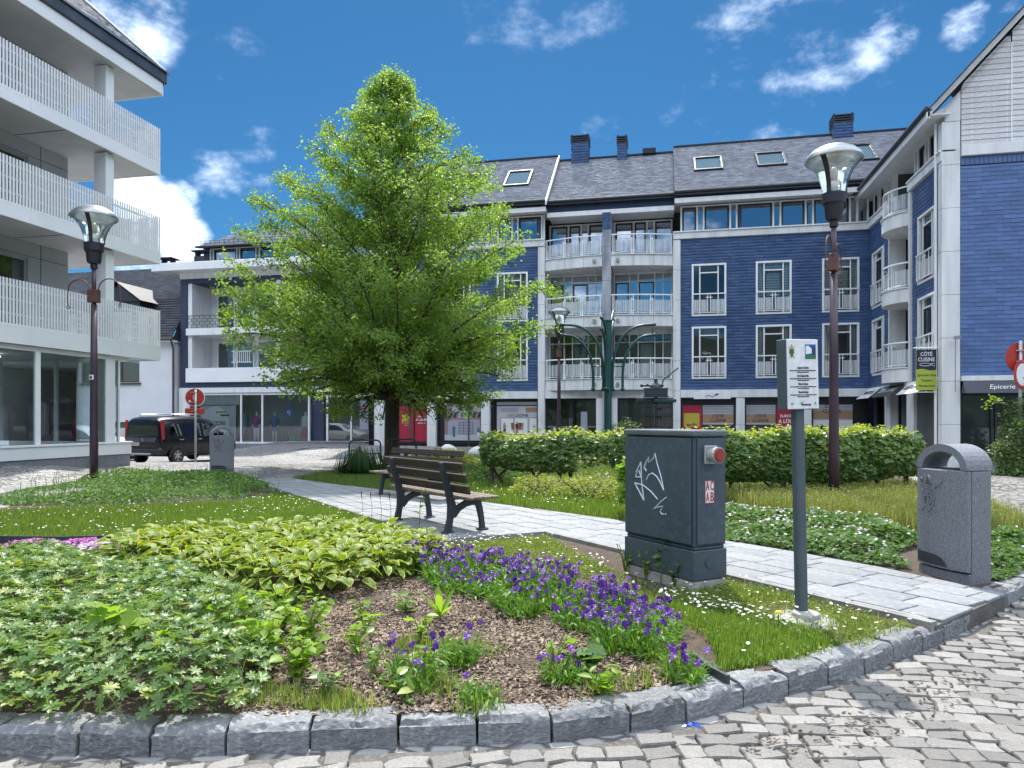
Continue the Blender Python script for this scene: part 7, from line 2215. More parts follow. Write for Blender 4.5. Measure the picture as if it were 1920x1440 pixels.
car = thing('parked_car', 'white hatchback parked behind the glazed corner shop, left of the black van', 'car', (-25.2, 24.9, tz(-23, 25)), R(-84))
ST2 = [(.02, .40, .68, .80, .80, 1.0, .66, 1.08), (.10, .32, .78, .88, .86, 1.12, .66, 1.22), (.45, .26, .82, .92, .88, 1.32, .62, 1.42), (1.2, .22, .82, .93, .89, 1.37, .62, 1.47), (2.0, .22, .82, .92, .89, 1.34, .61, 1.45), (2.5, .22, .82, .90, .88, 1.16, .63, 1.27), (2.95, .24, .82, .88, .87, .94, .68, 1.0), (3.6, .26, .80, .76, .84, .82, .66, .87), (4.0, .34, .68, .56, .72, .62, .55, .65)]
car_body(car, ST2, W['car_white'])
for s_ in (1, -1):
    def cx_at(z): return .895 - max(0, z - .92) * (.25 / .45)
    for pts in ([(.55, .95), (1.30, .95), (1.30, 1.30), (.85, 1.29)], [(1.36, .95), (2.75, .93), (2.3, 1.20), (1.95, 1.30), (1.36, 1.30)]):
        m = MB(); m.poly([(s_ * (cx_at(z) + .012), y, z) for y, z in pts]); m.build('side_window', W['car_glass'], car)
        m = MB(); m.poly([(s_ * (cx_at(z) + .006), y, z) for y, z in pts]); m.build('window_backing', W['black'], car)
    m = MB(); m.box(min(s_ * .6, s_ * .84), max(s_ * .6, s_ * .84), .0, .16, .78, .98); m.build('tail_lamp', W['tail_red'], car, bevel=.03)
    for y in (.75, 3.2): wheel(car, s_ * .79, y, .30, s_)
m = MB(); m.poly([(-.6, .10, .98), (.6, .10, .98), (.52, .34, 1.33), (-.52, .34, 1.33)]); m.build('rear_window', W['car_glass'], car)
m = MB(); m.poly([(.6, 2.92, 1.02), (-.6, 2.92, 1.02), (-.54, 2.38, 1.34), (.54, 2.38, 1.34)]); m.build('windscreen', W['car_glass'], car)

# ------------------------------------------------------------------ leaf and flower shapes (x along the leaf, z its upper side)
def T_ovate(w=.5, fold=.12, tip=-.12):
    v = [(0, 0, 0), (.28, w * .42, fold * .6), (.28, -w * .42, fold * .6), (.6, w * .45, fold * .5 + tip * .3), (.6, -w * .45, fold * .5 + tip * .3), (1, 0, tip), (.3, 0, 0), (.62, 0, tip * .3)]
    f = [(0, 6, 1), (0, 2, 6), (1, 6, 7), (1, 7, 3), (6, 2, 4), (6, 4, 7), (3, 7, 5), (7, 4, 5)]
    return np.array(v, float), f


def T_small(w=.62, fold=.1, tip=-.15):
    v = [(0, 0, 0), (.4, w * .5, fold), (.4, -w * .5, fold), (1, 0, tip), (.45, 0, 0)]
    return np.array(v, float), [(0, 4, 1), (0, 2, 4), (1, 4, 3), (4, 2, 3)]


def T_palm(n=7, cup=.12, deep=.42):
    """lobed leaf; stalk joins at the origin, lobes fan around it"""
    v = [(0, 0, 0)]; f = []
    a0, a1 = -2.55, 2.55
    for k in range(n):
        a = a0 + (a1 - a0) * k / (n - 1); h = (a1 - a0) / (n - 1) / 2
        L = .62 + .38 * math.cos(a * .55)
        for da, r_, z in ((-h, deep * L, 0), (-h * .62, .80 * L, cup), (-h * .2, .93 * L, cup * .7), (0, L, cup * .35), (h * .2, .93 * L, cup * .7), (h * .62, .80 * L, cup)):
            v.append((r_ * math.cos(a + da) * .5, r_ * math.sin(a + da) * .5, z * r_ * .5))
    v.append((deep * .6 * math.cos(a1 + h) * .5, deep * .6 * math.sin(a1 + h) * .5, 0))
    for i in range(1, len(v) - 1): f.append((0, i, i + 1))
    return np.array(v, float), f


def T_lobe5(cup=.1):
    pr = [(-2.7, .34), (-2.2, .62), (-1.75, .52), (-1.2, .78), (-.7, .62), (0, 1.0), (.7, .62), (1.2, .78), (1.75, .52), (2.2, .62), (2.7, .34)]
    v = [(0, 0, 0)] + [(r_ * math.cos(a), r_ * math.sin(a), cup * r_ * (1 if i % 2 else -.6)) for i, (a, r_) in enumerate(pr)]
    return np.array(v, float), [(0, i, i + 1) for i in range(1, len(v) - 1)]


def T_blade(bend=.35, w=.06):
    v = [(0, w * .5, 0), (0, -w * .5, 0), (.5, w * .42, bend * .12), (.5, -w * .42, bend * .12), (1, 0, -bend * .35)]
    return np.array(v, float), [(0, 1, 3), (0, 3, 2), (2, 3, 4)]


def T_daisy():
    v = [(0, 0, .12)] + [((1 if i % 2 else .62) * math.cos(i * math.pi / 7), (1 if i % 2 else .62) * math.sin(i * math.pi / 7), 0) for i in range(14)] + [(.28 * math.cos(i * 1.2566), .28 * math.sin(i * 1.2566), .14) for i in range(5)] + [(0, 0, .24)]
    f = [(0, 1 + i, 1 + (i + 1) % 14) for i in range(14)] + [(20, 15 + i, 15 + (i + 1) % 5) for i in range(5)]
    return np.array(v, float), f, [0] * 14 + [1] * 5


def T_hosta(w=.62):
    """broad leaf with a pale margin (material 1)"""
    ts = (0, .10, .32, .58, .82, 1.0)
    hw = (.03, .30, .50, .46, .26, .0)
    v, f, m = [], [], []
    for t, h in zip(ts, hw):
        z = .10 * math.sin(t * 2.2) - .30 * t * t
        e = h * w * .86
        o = h * w * 1.0 + (.012 if h > 0 else 0)
        v += [(t, o, z + .16 * h + .02 * math.sin(t * 19)), (t * .985, e, z + .13 * h), (t * .97, 0, z - .02), (t * .985, -e, z + .13 * h), (t, -o, z + .16 * h - .02 * math.sin(t * 17))]
    for i in range(5):
        for j in range(4):
            a, b = i * 5 + j, i * 5 + j + 1
            mm = 1 if j in (0, 3) else 0
            f += [(a, a + 5, b + 5), (a, b + 5, b)]; m += [mm, mm]
    return np.array(v, float), f, m


def T_pansy():
    v, f, m = [(0, 0, .05)], [], []
    for a, r_, w in ((1.2, 1.0, .75), (1.94, 1.0, .75), (.05, .95, .7), (3.09, .95, .7), (-1.57, 1.1, .95)):
        D, T = (math.cos(a), math.sin(a)), (-math.sin(a), math.cos(a))
        n = len(v)
        for r0, t0, z in ((.45, .62, .10), (.85, .55, .02), (1.0, 0, -.08), (.85, -.55, .04), (.45, -.62, .08)):
            v.append((D[0] * r_ * r0 + T[0] * w * t0, D[1] * r_ * r0 + T[1] * w * t0, z))
        for i in range(4): f.append((0, n + i, n + i + 1)); m.append(0)
    n = len(v)
    v += [(.16 * math.cos(i * 1.2566), .16 * math.sin(i * 1.2566) - .05, .10) for i in range(5)] + [(0, -.05, .14)]
    for i in range(5): f.append((n + 5, n + i, n + (i + 1) % 5)); m.append(1)
    return np.array(v, float), f, m


W['lime_leaf'] = leaf_mat('linden_leaf', (.14, .24, .058), (.27, .37, .085), .58, (1.6, 1.65, .65))
W['bark'] = mat('linden_bark', (.095, .075, .062), .9, (.04, .032, .028), 7, bump=.9, bsc=22, stretch=(3, 3, .5), c3=(.15, .12, .10))
W['vine_leaf'] = leaf_mat('vine_leaf', (.085, .165, .055), (.19, .28, .085), .38, (1.5, 1.5, .6), c3=(.34, .40, .12), r=.32)
W['vine_tip'] = leaf_mat('vine_tip_leaf', (.24, .31, .065), (.36, .40, .10), .5)
W['geranium'] = leaf_mat('cranesbill_leaf', (.080, .165, .056), (.23, .33, .105), .40, (1.4, 1.4, .6), c3=(.30, .36, .09), r=.36)
W['bright_leaf'] = leaf_mat('fresh_leaf', (.17, .30, .045), (.27, .38, .06), .5)
W['hosta_in'] = leaf_mat('hosta_leaf', (.085, .165, .026), (.165, .25, .038), .38, (1.6, 1.6, .5), r=.5)
W['hosta_edge'] = leaf_mat('hosta_margin', (.50, .49, .07), (.56, .54, .12), .4, (1.3, 1.3, .7), r=.5)
W['lawn'] = leaf_mat('lawn_blade', (.085, .165, .036), (.17, .26, .06), .45, (1.6, 1.6, .5), c3=(.24, .30, .08))
W['weed'] = leaf_mat('weed_blade', (.12, .20, .040), (.24, .30, .075), .45, (1.4, 1.4, .6), c3=(.36, .36, .16))
W['meadow'] = leaf_mat('meadow_stem', (.15, .195, .05), (.27, .29, .10), .45, (1.3, 1.3, .7), c3=(.40, .38, .18))
W['daisy'] = flat('daisy_petal', (.80, .80, .78), .6)
W['daisy_eye'] = flat('daisy_eye', (.62, .42, .03), .7)
W['pansy'] = leaf_mat('violet_petal', (.045, .004, .16), (.085, .006, .21), .22, (1.3, 1.0, 1.3), c3=(.14, .02, .32))
W['pansy_eye'] = flat('violet_eye', (.10, .03, .12), .6)
W['pansy_leaf'] = leaf_mat('violet_foliage', (.085, .19, .035), (.16, .29, .055), .4)
W['phlox_pink'] = leaf_mat('pink_petal', (.46, .14, .42), (.60, .24, .55), .3, (1.1, 1, 1.1))
W['phlox_white'] = leaf_mat('pale_petal', (.62, .52, .62), (.75, .68, .75), .3, (1.1, 1, 1.1))
W['spirea'] = leaf_mat('golden_shrub_leaf', (.20, .25, .035), (.33, .36, .06), .42)
W['cover'] = leaf_mat('ground_cover_leaf', (.065, .14, .042), (.13, .22, .062), .38, r=.65)
W['box'] = leaf_mat('clipped_hedge_leaf', (.035, .09, .022), (.06, .13, .032), .3)
W['strap'] = leaf_mat('strap_leaf', (.035, .085, .03), (.06, .12, .04), .3)
W['stem'] = mat('woody_stem', (.06, .045, .035), .9, (.035, .028, .022), 8, bump=.4)
W['post_wood'] = mat('timber_post', (.13, .10, .08), .9, (.08, .06, .05), 6, bump=.3, stretch=(4, 4, .6))


def unit(n, up=0.0):
    v = nrg.normal(size=(n, 3)); v[:, 2] += up
    return v / np.linalg.norm(v, axis=1, keepdims=True)


def leaf_scatter(name, tpl, P, size, mats, parent, up=1.0, spread=.8, out=None, kind=None, rv=None, droop=.3):
    """leaves facing mostly up (and towards `out`), pointing anywhere"""
    n = len(P)
    Z = nrg.normal(size=(n, 3)) * spread + np.array([0, 0, up])
    if out is not None: Z = Z + out
    a = nrg.uniform(0, 2 * math.pi, n)
    X = np.stack([np.cos(a), np.sin(a), np.full(n, -droop)], -1)
    if out is not None: X = X + out * .6
    return scatter(name, tpl, P, axes_mats(X, Z), size, mats, parent, rv, kind)


def blades(name, poly, n, h0, h1, m, w=.06, lean=.45, holes=(), z=gz, dens=None, parent=None, off=0.0):
    p = pts_in(poly, n, holes)
    if dens is not None:
        k = nrg.random(len(p)) < dens(p[:, 0], p[:, 1]); p = p[k]
    q = len(p)
    a = nrg.uniform(0, 6.283, q); l = nrg.uniform(.05, lean, q)
    X = np.stack([np.cos(a) * l, np.sin(a) * l, np.ones(q)], -1)
    Z = np.stack([-np.cos(a), -np.sin(a), l], -1) * -1
    L = nrg.uniform(h0, h1, q)
    P = np.stack([p[:, 0], p[:, 1], z(p[:, 0], p[:, 1]) - .01 + off], -1)
    return scatter(name, T_blade(.5, w), P, axes_mats(X, Z), np.stack([L, np.maximum(L, .08) * 1.0, L], -1), m, parent, kind='stuff')


def daisies(poly, n, h, label, size=.0115, dens=None, name='daisies', sprd=.25, mats=None):
    p = pts_in(poly, n)
    if dens is not None: p = p[nrg.random(len(p)) < dens(p[:, 0], p[:, 1])]
    q = len(p)
    a = nrg.uniform(0, 6.283, q)
    Z = nrg.normal(size=(q, 3)) * sprd + np.array([0, -.15, 1.0])
    P = np.stack([p[:, 0], p[:, 1], gz(p[:, 0], p[:, 1]) + nrg.uniform(h * .7, h * 1.2, q)], -1)
    o = scatter(name, T_daisy(), P, axes_mats(np.stack([np.cos(a), np.sin(a), np.zeros(q)], -1), Z), nrg.uniform(.75, 1.3, q) * size, mats or [W['daisy'], W['daisy_eye']], kind='stuff')
    return tag(o, label, 'daisies')


# ------------------------------------------------------------------ the linden
TX, TY = -8.19, 20.66
tb = gzs(TX, TY)
tree = thing('linden_tree', 'broad pyramidal linden in fresh leaf on the lawn behind the benches', 'tree', (TX, TY, tb))
RZ = np.array([1.0, 1.5, 2.1, 2.9, 3.8, 4.6, 5.4, 6.3, 7.1, 7.9, 8.7, 9.5, 10.3, 11.0, 11.7, 12.3]); RR = np.array([.3, 1.6, 3.1, 4.1, 4.55, 4.75, 4.8, 4.5, 4.2, 3.75, 3.3, 2.6, 1.8, 1.2, .65, .1])


def env(z): return float(np.interp(z, RZ, RR))


tm = MB()
tm.tube([(0, 0, -.15), (.0, 0, .0), (.01, .0, .5), (-.01, .01, 1.2), (.02, .0, 1.9), (.03, 0, 2.5), (.02, .02, 3.2), (-.02, 0, 4.5), (.02, 0, 6.2), (0, .02, 8.2), (.02, 0, 10.4), (0, 0, 12.2)],
        [.36, .29, .235, .215, .215, .24, .20, .16, .12, .085, .05, .015], 14)
tr_ = random.Random(21)
for k in range(5):
    a = k * 1.256 + .3
    tm.tube([(math.cos(a) * .42, math.sin(a) * .42, -.1), (math.cos(a) * .26, math.sin(a) * .26, .12), (math.cos(a) * .17, math.sin(a) * .17, .5)], [.07, .08, .06], 7)
lm = MB(); LP, LO_ = [], []
nl = 178
for i in range(nl):
    f = (i + .5) / nl
    zt = 1.5 + 10.65 * f ** 1.12                      # where the limb ends; more of them low down
    az = i * 2.39996 + tr_.uniform(-.3, .3)
    rt = env(zt) * (tr_.uniform(.86, 1.03) if i % 3 else tr_.uniform(.45, .8))
    z0 = max(2.05 + tr_.uniform(0, .35), zt - rt * tr_.uniform(.45, .85) - .3)
    p0 = Vector((0, 0, z0)); p3 = Vector((math.cos(az) * rt, math.sin(az) * rt, zt))
    p1 = p0 + Vector((math.cos(az) * rt * .3, math.sin(az) * rt * .3, (zt - z0) * .45 + .35 * (zt < 4)))
    p2 = p0 + Vector((math.cos(az + tr_.uniform(-.12, .12)) * rt * .68, math.sin(az + tr_.uniform(-.12, .12)) * rt * .68, (zt - z0) * .85 + .42 * (zt < 4) + .1))
    pts = []
    for s_ in range(9):
        t = s_ / 8
        pts.append(p0 * (1 - t) ** 3 + p1 * 3 * t * (1 - t) ** 2 + p2 * 3 * t * t * (1 - t) + p3 * t ** 3)
    r0 = (.075 if f < .3 else .05) * (1.15 - f)
    lm.tube(pts, [r0 * (1 - .85 * s_ / 8) + .005 for s_ in range(9)], 6)
    nsub = int(6 + 2.3 * rt)
    for j in range(nsub):
        t = .25 + .75 * (j + tr_.random()) / nsub
        q = t * 8; a_, b_ = pts[min(int(q), 7)], pts[min(int(q) + 1, 8)]
        base = a_.lerp(b_, q - int(q))
        d = (b_ - a_).normalized()
        side = d.cross(Vector((0, 0, 1))).normalized() * (1 if j % 2 else -1)
        ln = (.40 + .95 * (1 - t * .6) * rt / 4.6) * tr_.uniform(.7, 1.15)
        e = base + (d * tr_.uniform(.35, .9) + side * tr_.uniform(.4, .95) + Vector((0, 0, tr_.uniform(-.42, .60)))).normalized() * ln
        rr_ = math.hypot(e.x, e.y)
        if rr_ > env(e.z) * 1.06 + .1: e = base.lerp(e, .5)
        mid = base.lerp(e, .5) + Vector((0, 0, .06))
        lm.tube([base, mid, e], [.013, .009, .004], 4, caps=False)
        nc = int(66 * ln) + 26
        for c in range(nc):
            tt = tr_.uniform(.12, 1.08)
            pp = (base * (1 - tt) ** 2 + mid * 2 * tt * (1 - tt) + e * tt * tt)
            LP.append((pp.x + tr_.gauss(0, .10), pp.y + tr_.gauss(0, .10), pp.z + tr_.gauss(0, .10) - .03))
            LO_.append((d.x + side.x * .5, d.y + side.y * .5, -.3))
tm.build('trunk', W['bark'], tree, smooth=True)
lm.build('branches', W['bark'], tree, smooth=True)
LP, LO_ = np.array(LP), np.array(LO_)
k_ = ~((np.hypot(LP[:, 0], LP[:, 1]) < 1.7) & (LP[:, 2] < 2.35)); LP, LO_ = LP[k_], LO_[k_]
n = len(LP)
X = LO_ * .8 + nrg.normal(size=(n, 3)) * .7; X[:, 2] -= .35
Z = nrg.normal(size=(n, 3)) * .55 + np.array([0, 0, 1.0])
clump = .5 + .5 * vnoise(LP[:, 0] + LP[:, 2] * .7, LP[:, 1] - LP[:, 2] * .5, .9, 3)
rv = np.clip(.55 * clump + .45 * nrg.random(n), 0, .999)
scatter('crown', T_small(.80, .10, -.14), LP, axes_mats(X, Z), nrg.uniform(.066, .104, n), W['lime_leaf'], tree, rv)
print('linden leaves', n)

# ------------------------------------------------------------------ vines trained as hedges on posts
def vine_hedge(x0, y0, x1, y1, label, nleaf, top=1.30, bot=.42, seed=1, gapfn=None):
    L = math.hypot(x1 - x0, y1 - y0); g0 = gzs((x0 + x1) / 2, (y0 + y1) / 2)
    t = thing('vine_hedge', label, 'hedge', (x0, y0, g0), math.atan2(y1 - y0, x1 - x0), 'rows of vines trained along posts')
    r = random.Random(seed)
    k = max(2, round(L / 1.5))
    for i in range(k + 1):
        m = MB(); m.tube([(L * i / k, 0, -.2), (L * i / k, 0, 1.05)], .05, 8); m.build('post', W['post_wood'], t)
    m = MB()
    for z in (.55, 1.0): m.tube([(0, 0, z), (L, 0, z)], .006, 4)
    m.build('wire', W['galv'], t)
    for i in range(int(L / .8)):
        m = MB(); x = .35 + i * .8 + r.uniform(-.15, .15)
        lean = r.uniform(-.35, .35)
        m.tube([(x, 0, -.1), (x + lean * .2, .02, .15), (x + lean * .7, -.03, .36), (x + lean, 0, .62), (x + lean * 1.5, .03, .95)], [.04, .034, .028, .02, .012], 7)
        m.tube([(x + lean * .4, 0, .25), (x - lean * .6, .05, .5), (x - lean * 1.4, .0, .64)], [.022, .018, .012], 6)
        m.tube([(x + lean, 0, .62), (x + lean + .35, -.04, .66), (x + lean + .7, .03, .60)], [.016, .013, .008], 6)
        m.build('vine_stem', W['stem'], t, smooth=True)
    u = nrg.random(nleaf) * (L + .35) - .18
    v = nrg.random(nleaf)
    prof = top + .10 * vnoise(u, 0 * u, 1.6, seed) + .05 * vnoise(u, 0 * u, 4.5, seed + 1)
    lowp = bot + .16 * vnoise(u, 0 * u + 5, 1.2, seed + 2)
    zz = lowp + (prof - lowp) * v
    wid = .36 * np.sqrt(np.clip(1 - (2 * v - 1.05) ** 2 * .75, .1, 1)) * (1 + .22 * vnoise(u, zz, 2.6, seed + 3))
    sd_ = np.sign(nrg.random(nleaf) - .5) * np.clip(1 - np.abs(nrg.normal(size=nleaf)) * .22, .2, 1.1)
    P = np.stack([u, sd_ * wid, zz], -1)
    if gapfn is not None: P = P[gapfn(P, nrg.random(nleaf))]
    q = len(P)
    out = np.stack([np.zeros(q), np.sign(P[:, 1]) * 1.0, np.full(q, .25)], -1)
    o = leaf_scatter('leaves', T_lobe5(.12), P, nrg.uniform(.055, .085, q), W['vine_leaf'], t, .55, .45, out, rv=np.clip(nrg.random(q) * .93 + .06 * (P[:, 2] > top - .08), 0, .995), droop=.75)
    nt = nleaf // 7
    u = nrg.random(nt) * L
    pr_ = top + .10 * vnoise(u, 0 * u, 1.6, seed) + .05 * vnoise(u, 0 * u, 4.5, seed + 1)
    P = np.stack([u, nrg.normal(size=nt) * .17, pr_ + nrg.uniform(-.10, .15, nt) * nrg.random(nt) + .02], -1)
    leaf_scatter('shoot_tips', T_lobe5(.15), P, nrg.uniform(.035, .06, nt), W['vine_tip'], t, .9, .6)
    return t


vine_hedge(-3.73, 15.37, .9, 14.95, 'leafy vine hedge behind the utility cabinet, trained on low posts', 7000, top=1.13, seed=4, gapfn=lambda P, r: ~((P[:, 0] > 1.9) & (P[:, 0] < 2.7) & (P[:, 2] < .80) & (r < .8)))
vine_hedge(.95, 13.45, 4.75, 15.5, 'leafy vine hedge between the information sign and the arched bin', 8200, top=1.20, seed=9)

# ------------------------------------------------------------------ hostas: every leaf an object
HPOLY = [(-4.96, 5.95), (-4.36, 5.80), (-3.58, 5.48), (-2.92, 5.35), (-2.7, 5.72), (-2.36, 6.0), (-2.36, 6.7), (-2.42, 7.3), (-3.1, 7.85), (-3.8, 8.0), (-4.9, 7.5), (-5.5, 6.9), (-5.4, 6.25)]
hm = [tpl_object('leaf', T_hosta(w), [W['hosta_in'], W['hosta_edge']]) for w in (.62, .70, .56)]
for q in hm: q.polygons.foreach_set('use_smooth', [True] * len(q.polygons))
spots_h = []
tries = 0
hr_ = random.Random(12)
cand = pts_in(HPOLY, 4000)
for c in cand:
    if all((c[0] - s_[0]) ** 2 + (c[1] - s_[1]) ** 2 > .29 ** 2 for s_ in spots_h): spots_h.append((c[0], c[1]))
nh = len(spots_h)
for (x, y) in spots_h:
    t = thing('hosta', 'hosta with green leaves edged in yellow, one of the dense bed behind the bark', 'hosta', (x, y, gzs(x, y)), hr_.uniform(0, 6.3), 'hostas massed in the bed beside the path')
    nl_ = 34
    for k in range(nl_):
        f = k / nl_
        a = k * 2.39996 + hr_.uniform(-.3, .3)
        rad_ = .03 + .20 * f ** .7
        el = (.95 - .95 * f) + hr_.uniform(-.2, .2)
        sz_l = hr_.uniform(.11, .165)
        zb = .27 - .15 * f + hr_.uniform(-.04, .05)
        M = Matrix.Translation((math.cos(a) * rad_, math.sin(a) * rad_, zb)) @ Matrix.Rotation(a + hr_.uniform(-.3, .3), 4, 'Z') @ Matrix.Rotation(-el + .35, 4, 'Y') @ Matrix.Rotation(hr_.uniform(-.35, .35), 4, 'X') @ Matrix.Scale(sz_l, 4)
        inst(hm[k % 3], 'leaf', t, M=M)
    m = MB()
    for k in range(8): a = k * .785; m.tube([(0, 0, 0), (math.cos(a) * .09, math.sin(a) * .09, .12), (math.cos(a) * .16, math.sin(a) * .16, .22)], .006, 4)
    m.build('stalks', W['hosta_in'], t)
print('hostas', nh)

# ------------------------------------------------------------------ cranesbill carpet in the foreground
GP = [(-5.4, 2.68), (-3.35, 2.88), (-2.86, 2.93), (-2.4, 2.99), (-2.06, 3.2), (-2.2, 3.75), (-2.55, 4.35), (-3.0, 4.95), (-3.45, 5.25), (-3.85, 5.75), (-4.56, 5.85), (-5.18, 6.15), (-5.54, 6.49), (-6.4, 6.2), (-6.9, 5.6), (-7.0, 3.2)]


def mound(x, y, lo=.16, hi=.36, s=1.6, seed=2): return lo + (hi - lo) * np.clip(.5 + .5 * vnoise(x, y, s, seed) + .25 * vnoise(x, y, s * 2.7, seed + 1), 0, 1.2)


def edge_fall(p, poly, w=.22):
    """0 at the outline, 1 further in"""
    d = np.full(len(p), 9.0)
    for i in range(len(poly)):
        a, b = np.array(poly[i]), np.array(poly[(i + 1) % len(poly)]); e = b - a
        t = np.clip(((p - a) @ e) / (e @ e), 0, 1); d = np.minimum(d, np.linalg.norm(p - a - t[:, None] * e, axis=1))
    return np.clip(d / w, 0, 1) ** .6


p = pts_in(GP, 8600); ef = edge_fall(p, GP, .35)
hgt = mound(p[:, 0], p[:, 1]) * (.35 + .65 * ef)
P = np.stack([p[:, 0], p[:, 1], gz(p[:, 0], p[:, 1]) + hgt * (1 - .55 * nrg.random(len(p)) ** 2)], -1)
gxn, gyn = (mound(p[:, 0] + .05, p[:, 1]) - mound(p[:, 0] - .05, p[:, 1])) / .1, (mound(p[:, 0], p[:, 1] + .05) - mound(p[:, 0], p[:, 1] - .05)) / .1
out = np.stack([-gxn * .9, -gyn * .9 - .35 * (1 - ef), np.zeros(len(p))], -1)
o = leaf_scatter('cranesbill_foliage', T_palm(7, .16), P, nrg.uniform(.060, .118, len(p)), W['geranium'], None, 1.0, .42, out, kind='stuff', droop=.25)
tag(o, 'deep carpet of lobed cranesbill leaves filling the bed at the left of the kerb', 'cranesbill')
q = 700; pk_ = pts_in(GP, q)
m = np.stack([pk_[:, 0], pk_[:, 1], gz(pk_[:, 0], pk_[:, 1])], -1)
o = scatter('cranesbill_stalks', T_blade(.2, .03), m, axes_mats(unit(q, 2.5), unit(q)), np.full(q, .26), W['geranium'], kind='stuff'); tag(o, 'thin stalks standing among the lobed cranesbill leaves', 'cranesbill')


# leafy plants that can be told apart
def bush_plant(name, label, cat, x, y, h, r_, nleaf, tpl, size, m, stems=5, group=None, up=.8, leafy=.15, seed=0, z=None, mid=None):
    t = thing(name, label, cat, (x, y, gzs(x, y) if z is None else z), 0, group)
    rr_ = random.Random(seed)
    s_ = MB(); P = []; X = []
    for k in range(stems):
        a = k * 2.4 + rr_.uniform(-.4, .4); e = r_ * rr_.uniform(.35, 1.0); hh = h * rr_.uniform(.7, 1.05)
        tip = Vector((math.cos(a) * e, math.sin(a) * e, hh)); mdl = Vector((math.cos(a) * e * .35, math.sin(a) * e * .35, hh * .55))
        s_.tube([(0, 0, 0), mdl, tip], [.006, .005, .003], 5)
        for j in range(nleaf // stems):
            tt = leafy + (1 - leafy) * (j + rr_.random()) / (nleaf // stems)
            pp = mdl * (2 * tt * (1 - tt)) + tip * tt * tt
            P.append(tuple(pp)); aa = rr_.uniform(0, 6.3); X.append((math.cos(aa), math.sin(aa), rr_.uniform(-.2, .5)))
    s_.build('stems', mid or m, t)
    P, X = np.array(P), np.array(X); n_ = len(P)
    Z = nrg.normal(size=(n_, 3)) * .4 + np.array([0, 0, up])
    scatter('leaves', tpl, P, axes_mats(X, Z), nrg.uniform(size * .65, size * 1.25, n_), m, t)
    return t


gk = random.Random(4)
for i, (x, y, h, r_) in enumerate(((-2.62, 4.55, .36, .24), (-2.30, 4.30, .34, .22), (-2.38, 3.90, .30, .20), (-2.05, 3.75, .26, .17), (-2.78, 4.15, .40, .22))):
    bush_plant('leafy_weed', ('tall bright green leafy weed at the right edge of the cranesbill carpet', 'bright yellow-green leafy clump nearest the open bark', 'mid-green leafy weed close above the kerb by the cranesbill', 'low leafy weed on the bark just behind the kerb', 'taller broad-leaved weed rising out of the cranesbill')[i], 'weed', x, y, h, r_, 90, T_ovate(.62, .14), .082, W['bright_leaf'], 9, None, seed=i)
for i, (x, y) in enumerate(((-3.35, 3.75), (-3.02, 3.62), (-2.72, 3.45))):
    bush_plant('big_leaf_weed', ('pale big-leaved weed standing above the cranesbill, leftmost of three', 'yellowish big-leaved weed in the cranesbill, middle of three', 'small big-leaved weed in the cranesbill, rightmost of three')[i], 'weed', x, y, .44 - .05 * i, .14, 9, T_palm(5, .1, .7), .17 - .02 * i, W['bright_leaf'], 3, None, leafy=.7, seed=30 + i)
SEED_AT = ('in the middle of the open bark, left of the lone violet tuft', 'touching the left side of the lone violet tuft', 'in the open bark just below the toothed rosette', 'just behind the kerb, left of the lone violet tuft', 'at the bright clump\'s edge, high in the open bark',
           'right of the lone violet tuft, close behind the kerb', 'between the lone violet tuft and the thin plant behind it', 'beside the hostas at the back of the open bark', 'left of the paler violets near the kerb', 'under the front leaves of the hostas')
for i, (x, y, s_) in enumerate(((-1.90, 4.20, .2), (-1.66, 3.88, .24), (-1.60, 4.55, .2), (-1.78, 3.52, .17), (-2.02, 4.62, .18), (-1.35, 3.55, .14), (-1.42, 4.12, .13), (-2.2, 4.95, .15), (-.62, 4.15, .2), (-1.95, 5.2, .15))):
    bush_plant('seedling_weed', 'small broad-leaved weed ' + SEED_AT[i], 'weed', x, y, s_, .11, 16, T_ovate(.58, .12), .085, W['geranium'] if i % 2 else W['bright_leaf'], 4, 'weeds dotted over the bark mulch', seed=50 + i)
# dandelion-like rosette
t = thing('dandelion_rosette', 'tall rosette of toothed pale leaves in the bark between hostas and violets', 'weed', (-1.62, 5.05, gzs(-1.6, 5)))
for k in range(9):
    a = k * .7; e = .55 + .35 * (k % 3)
    m = MB(); pts = [Vector((math.cos(a) * s_ * .13 * e, math.sin(a) * s_ * .13 * e, (.04 + .24 * s_ - .07 * s_ * s_) * (1.1 if k % 2 else .7))) for s_ in (0, .25, .5, .75, 1)]
    T = Vector((-math.sin(a), math.cos(a), 0))
    wv = (.008, .018, .026, .028, .004)
    m.add([p + T * w_ for p, w_ in zip(pts, wv)] + [p - T * w_ for p, w_ in zip(pts, wv)] + [p + Vector((0, 0, -.006)) for p in pts], [(i, i + 1, 11 + i, 10 + i) for i in range(4)] + [(10 + i, 11 + i, 6 + i, 5 + i) for i in range(4)])
    m.build('leaf', W['bright_leaf'], t)

# violets
pm_ = tpl_object('flower', T_pansy(), [W['pansy'], W['pansy_eye']])
pr_ = random.Random(8)


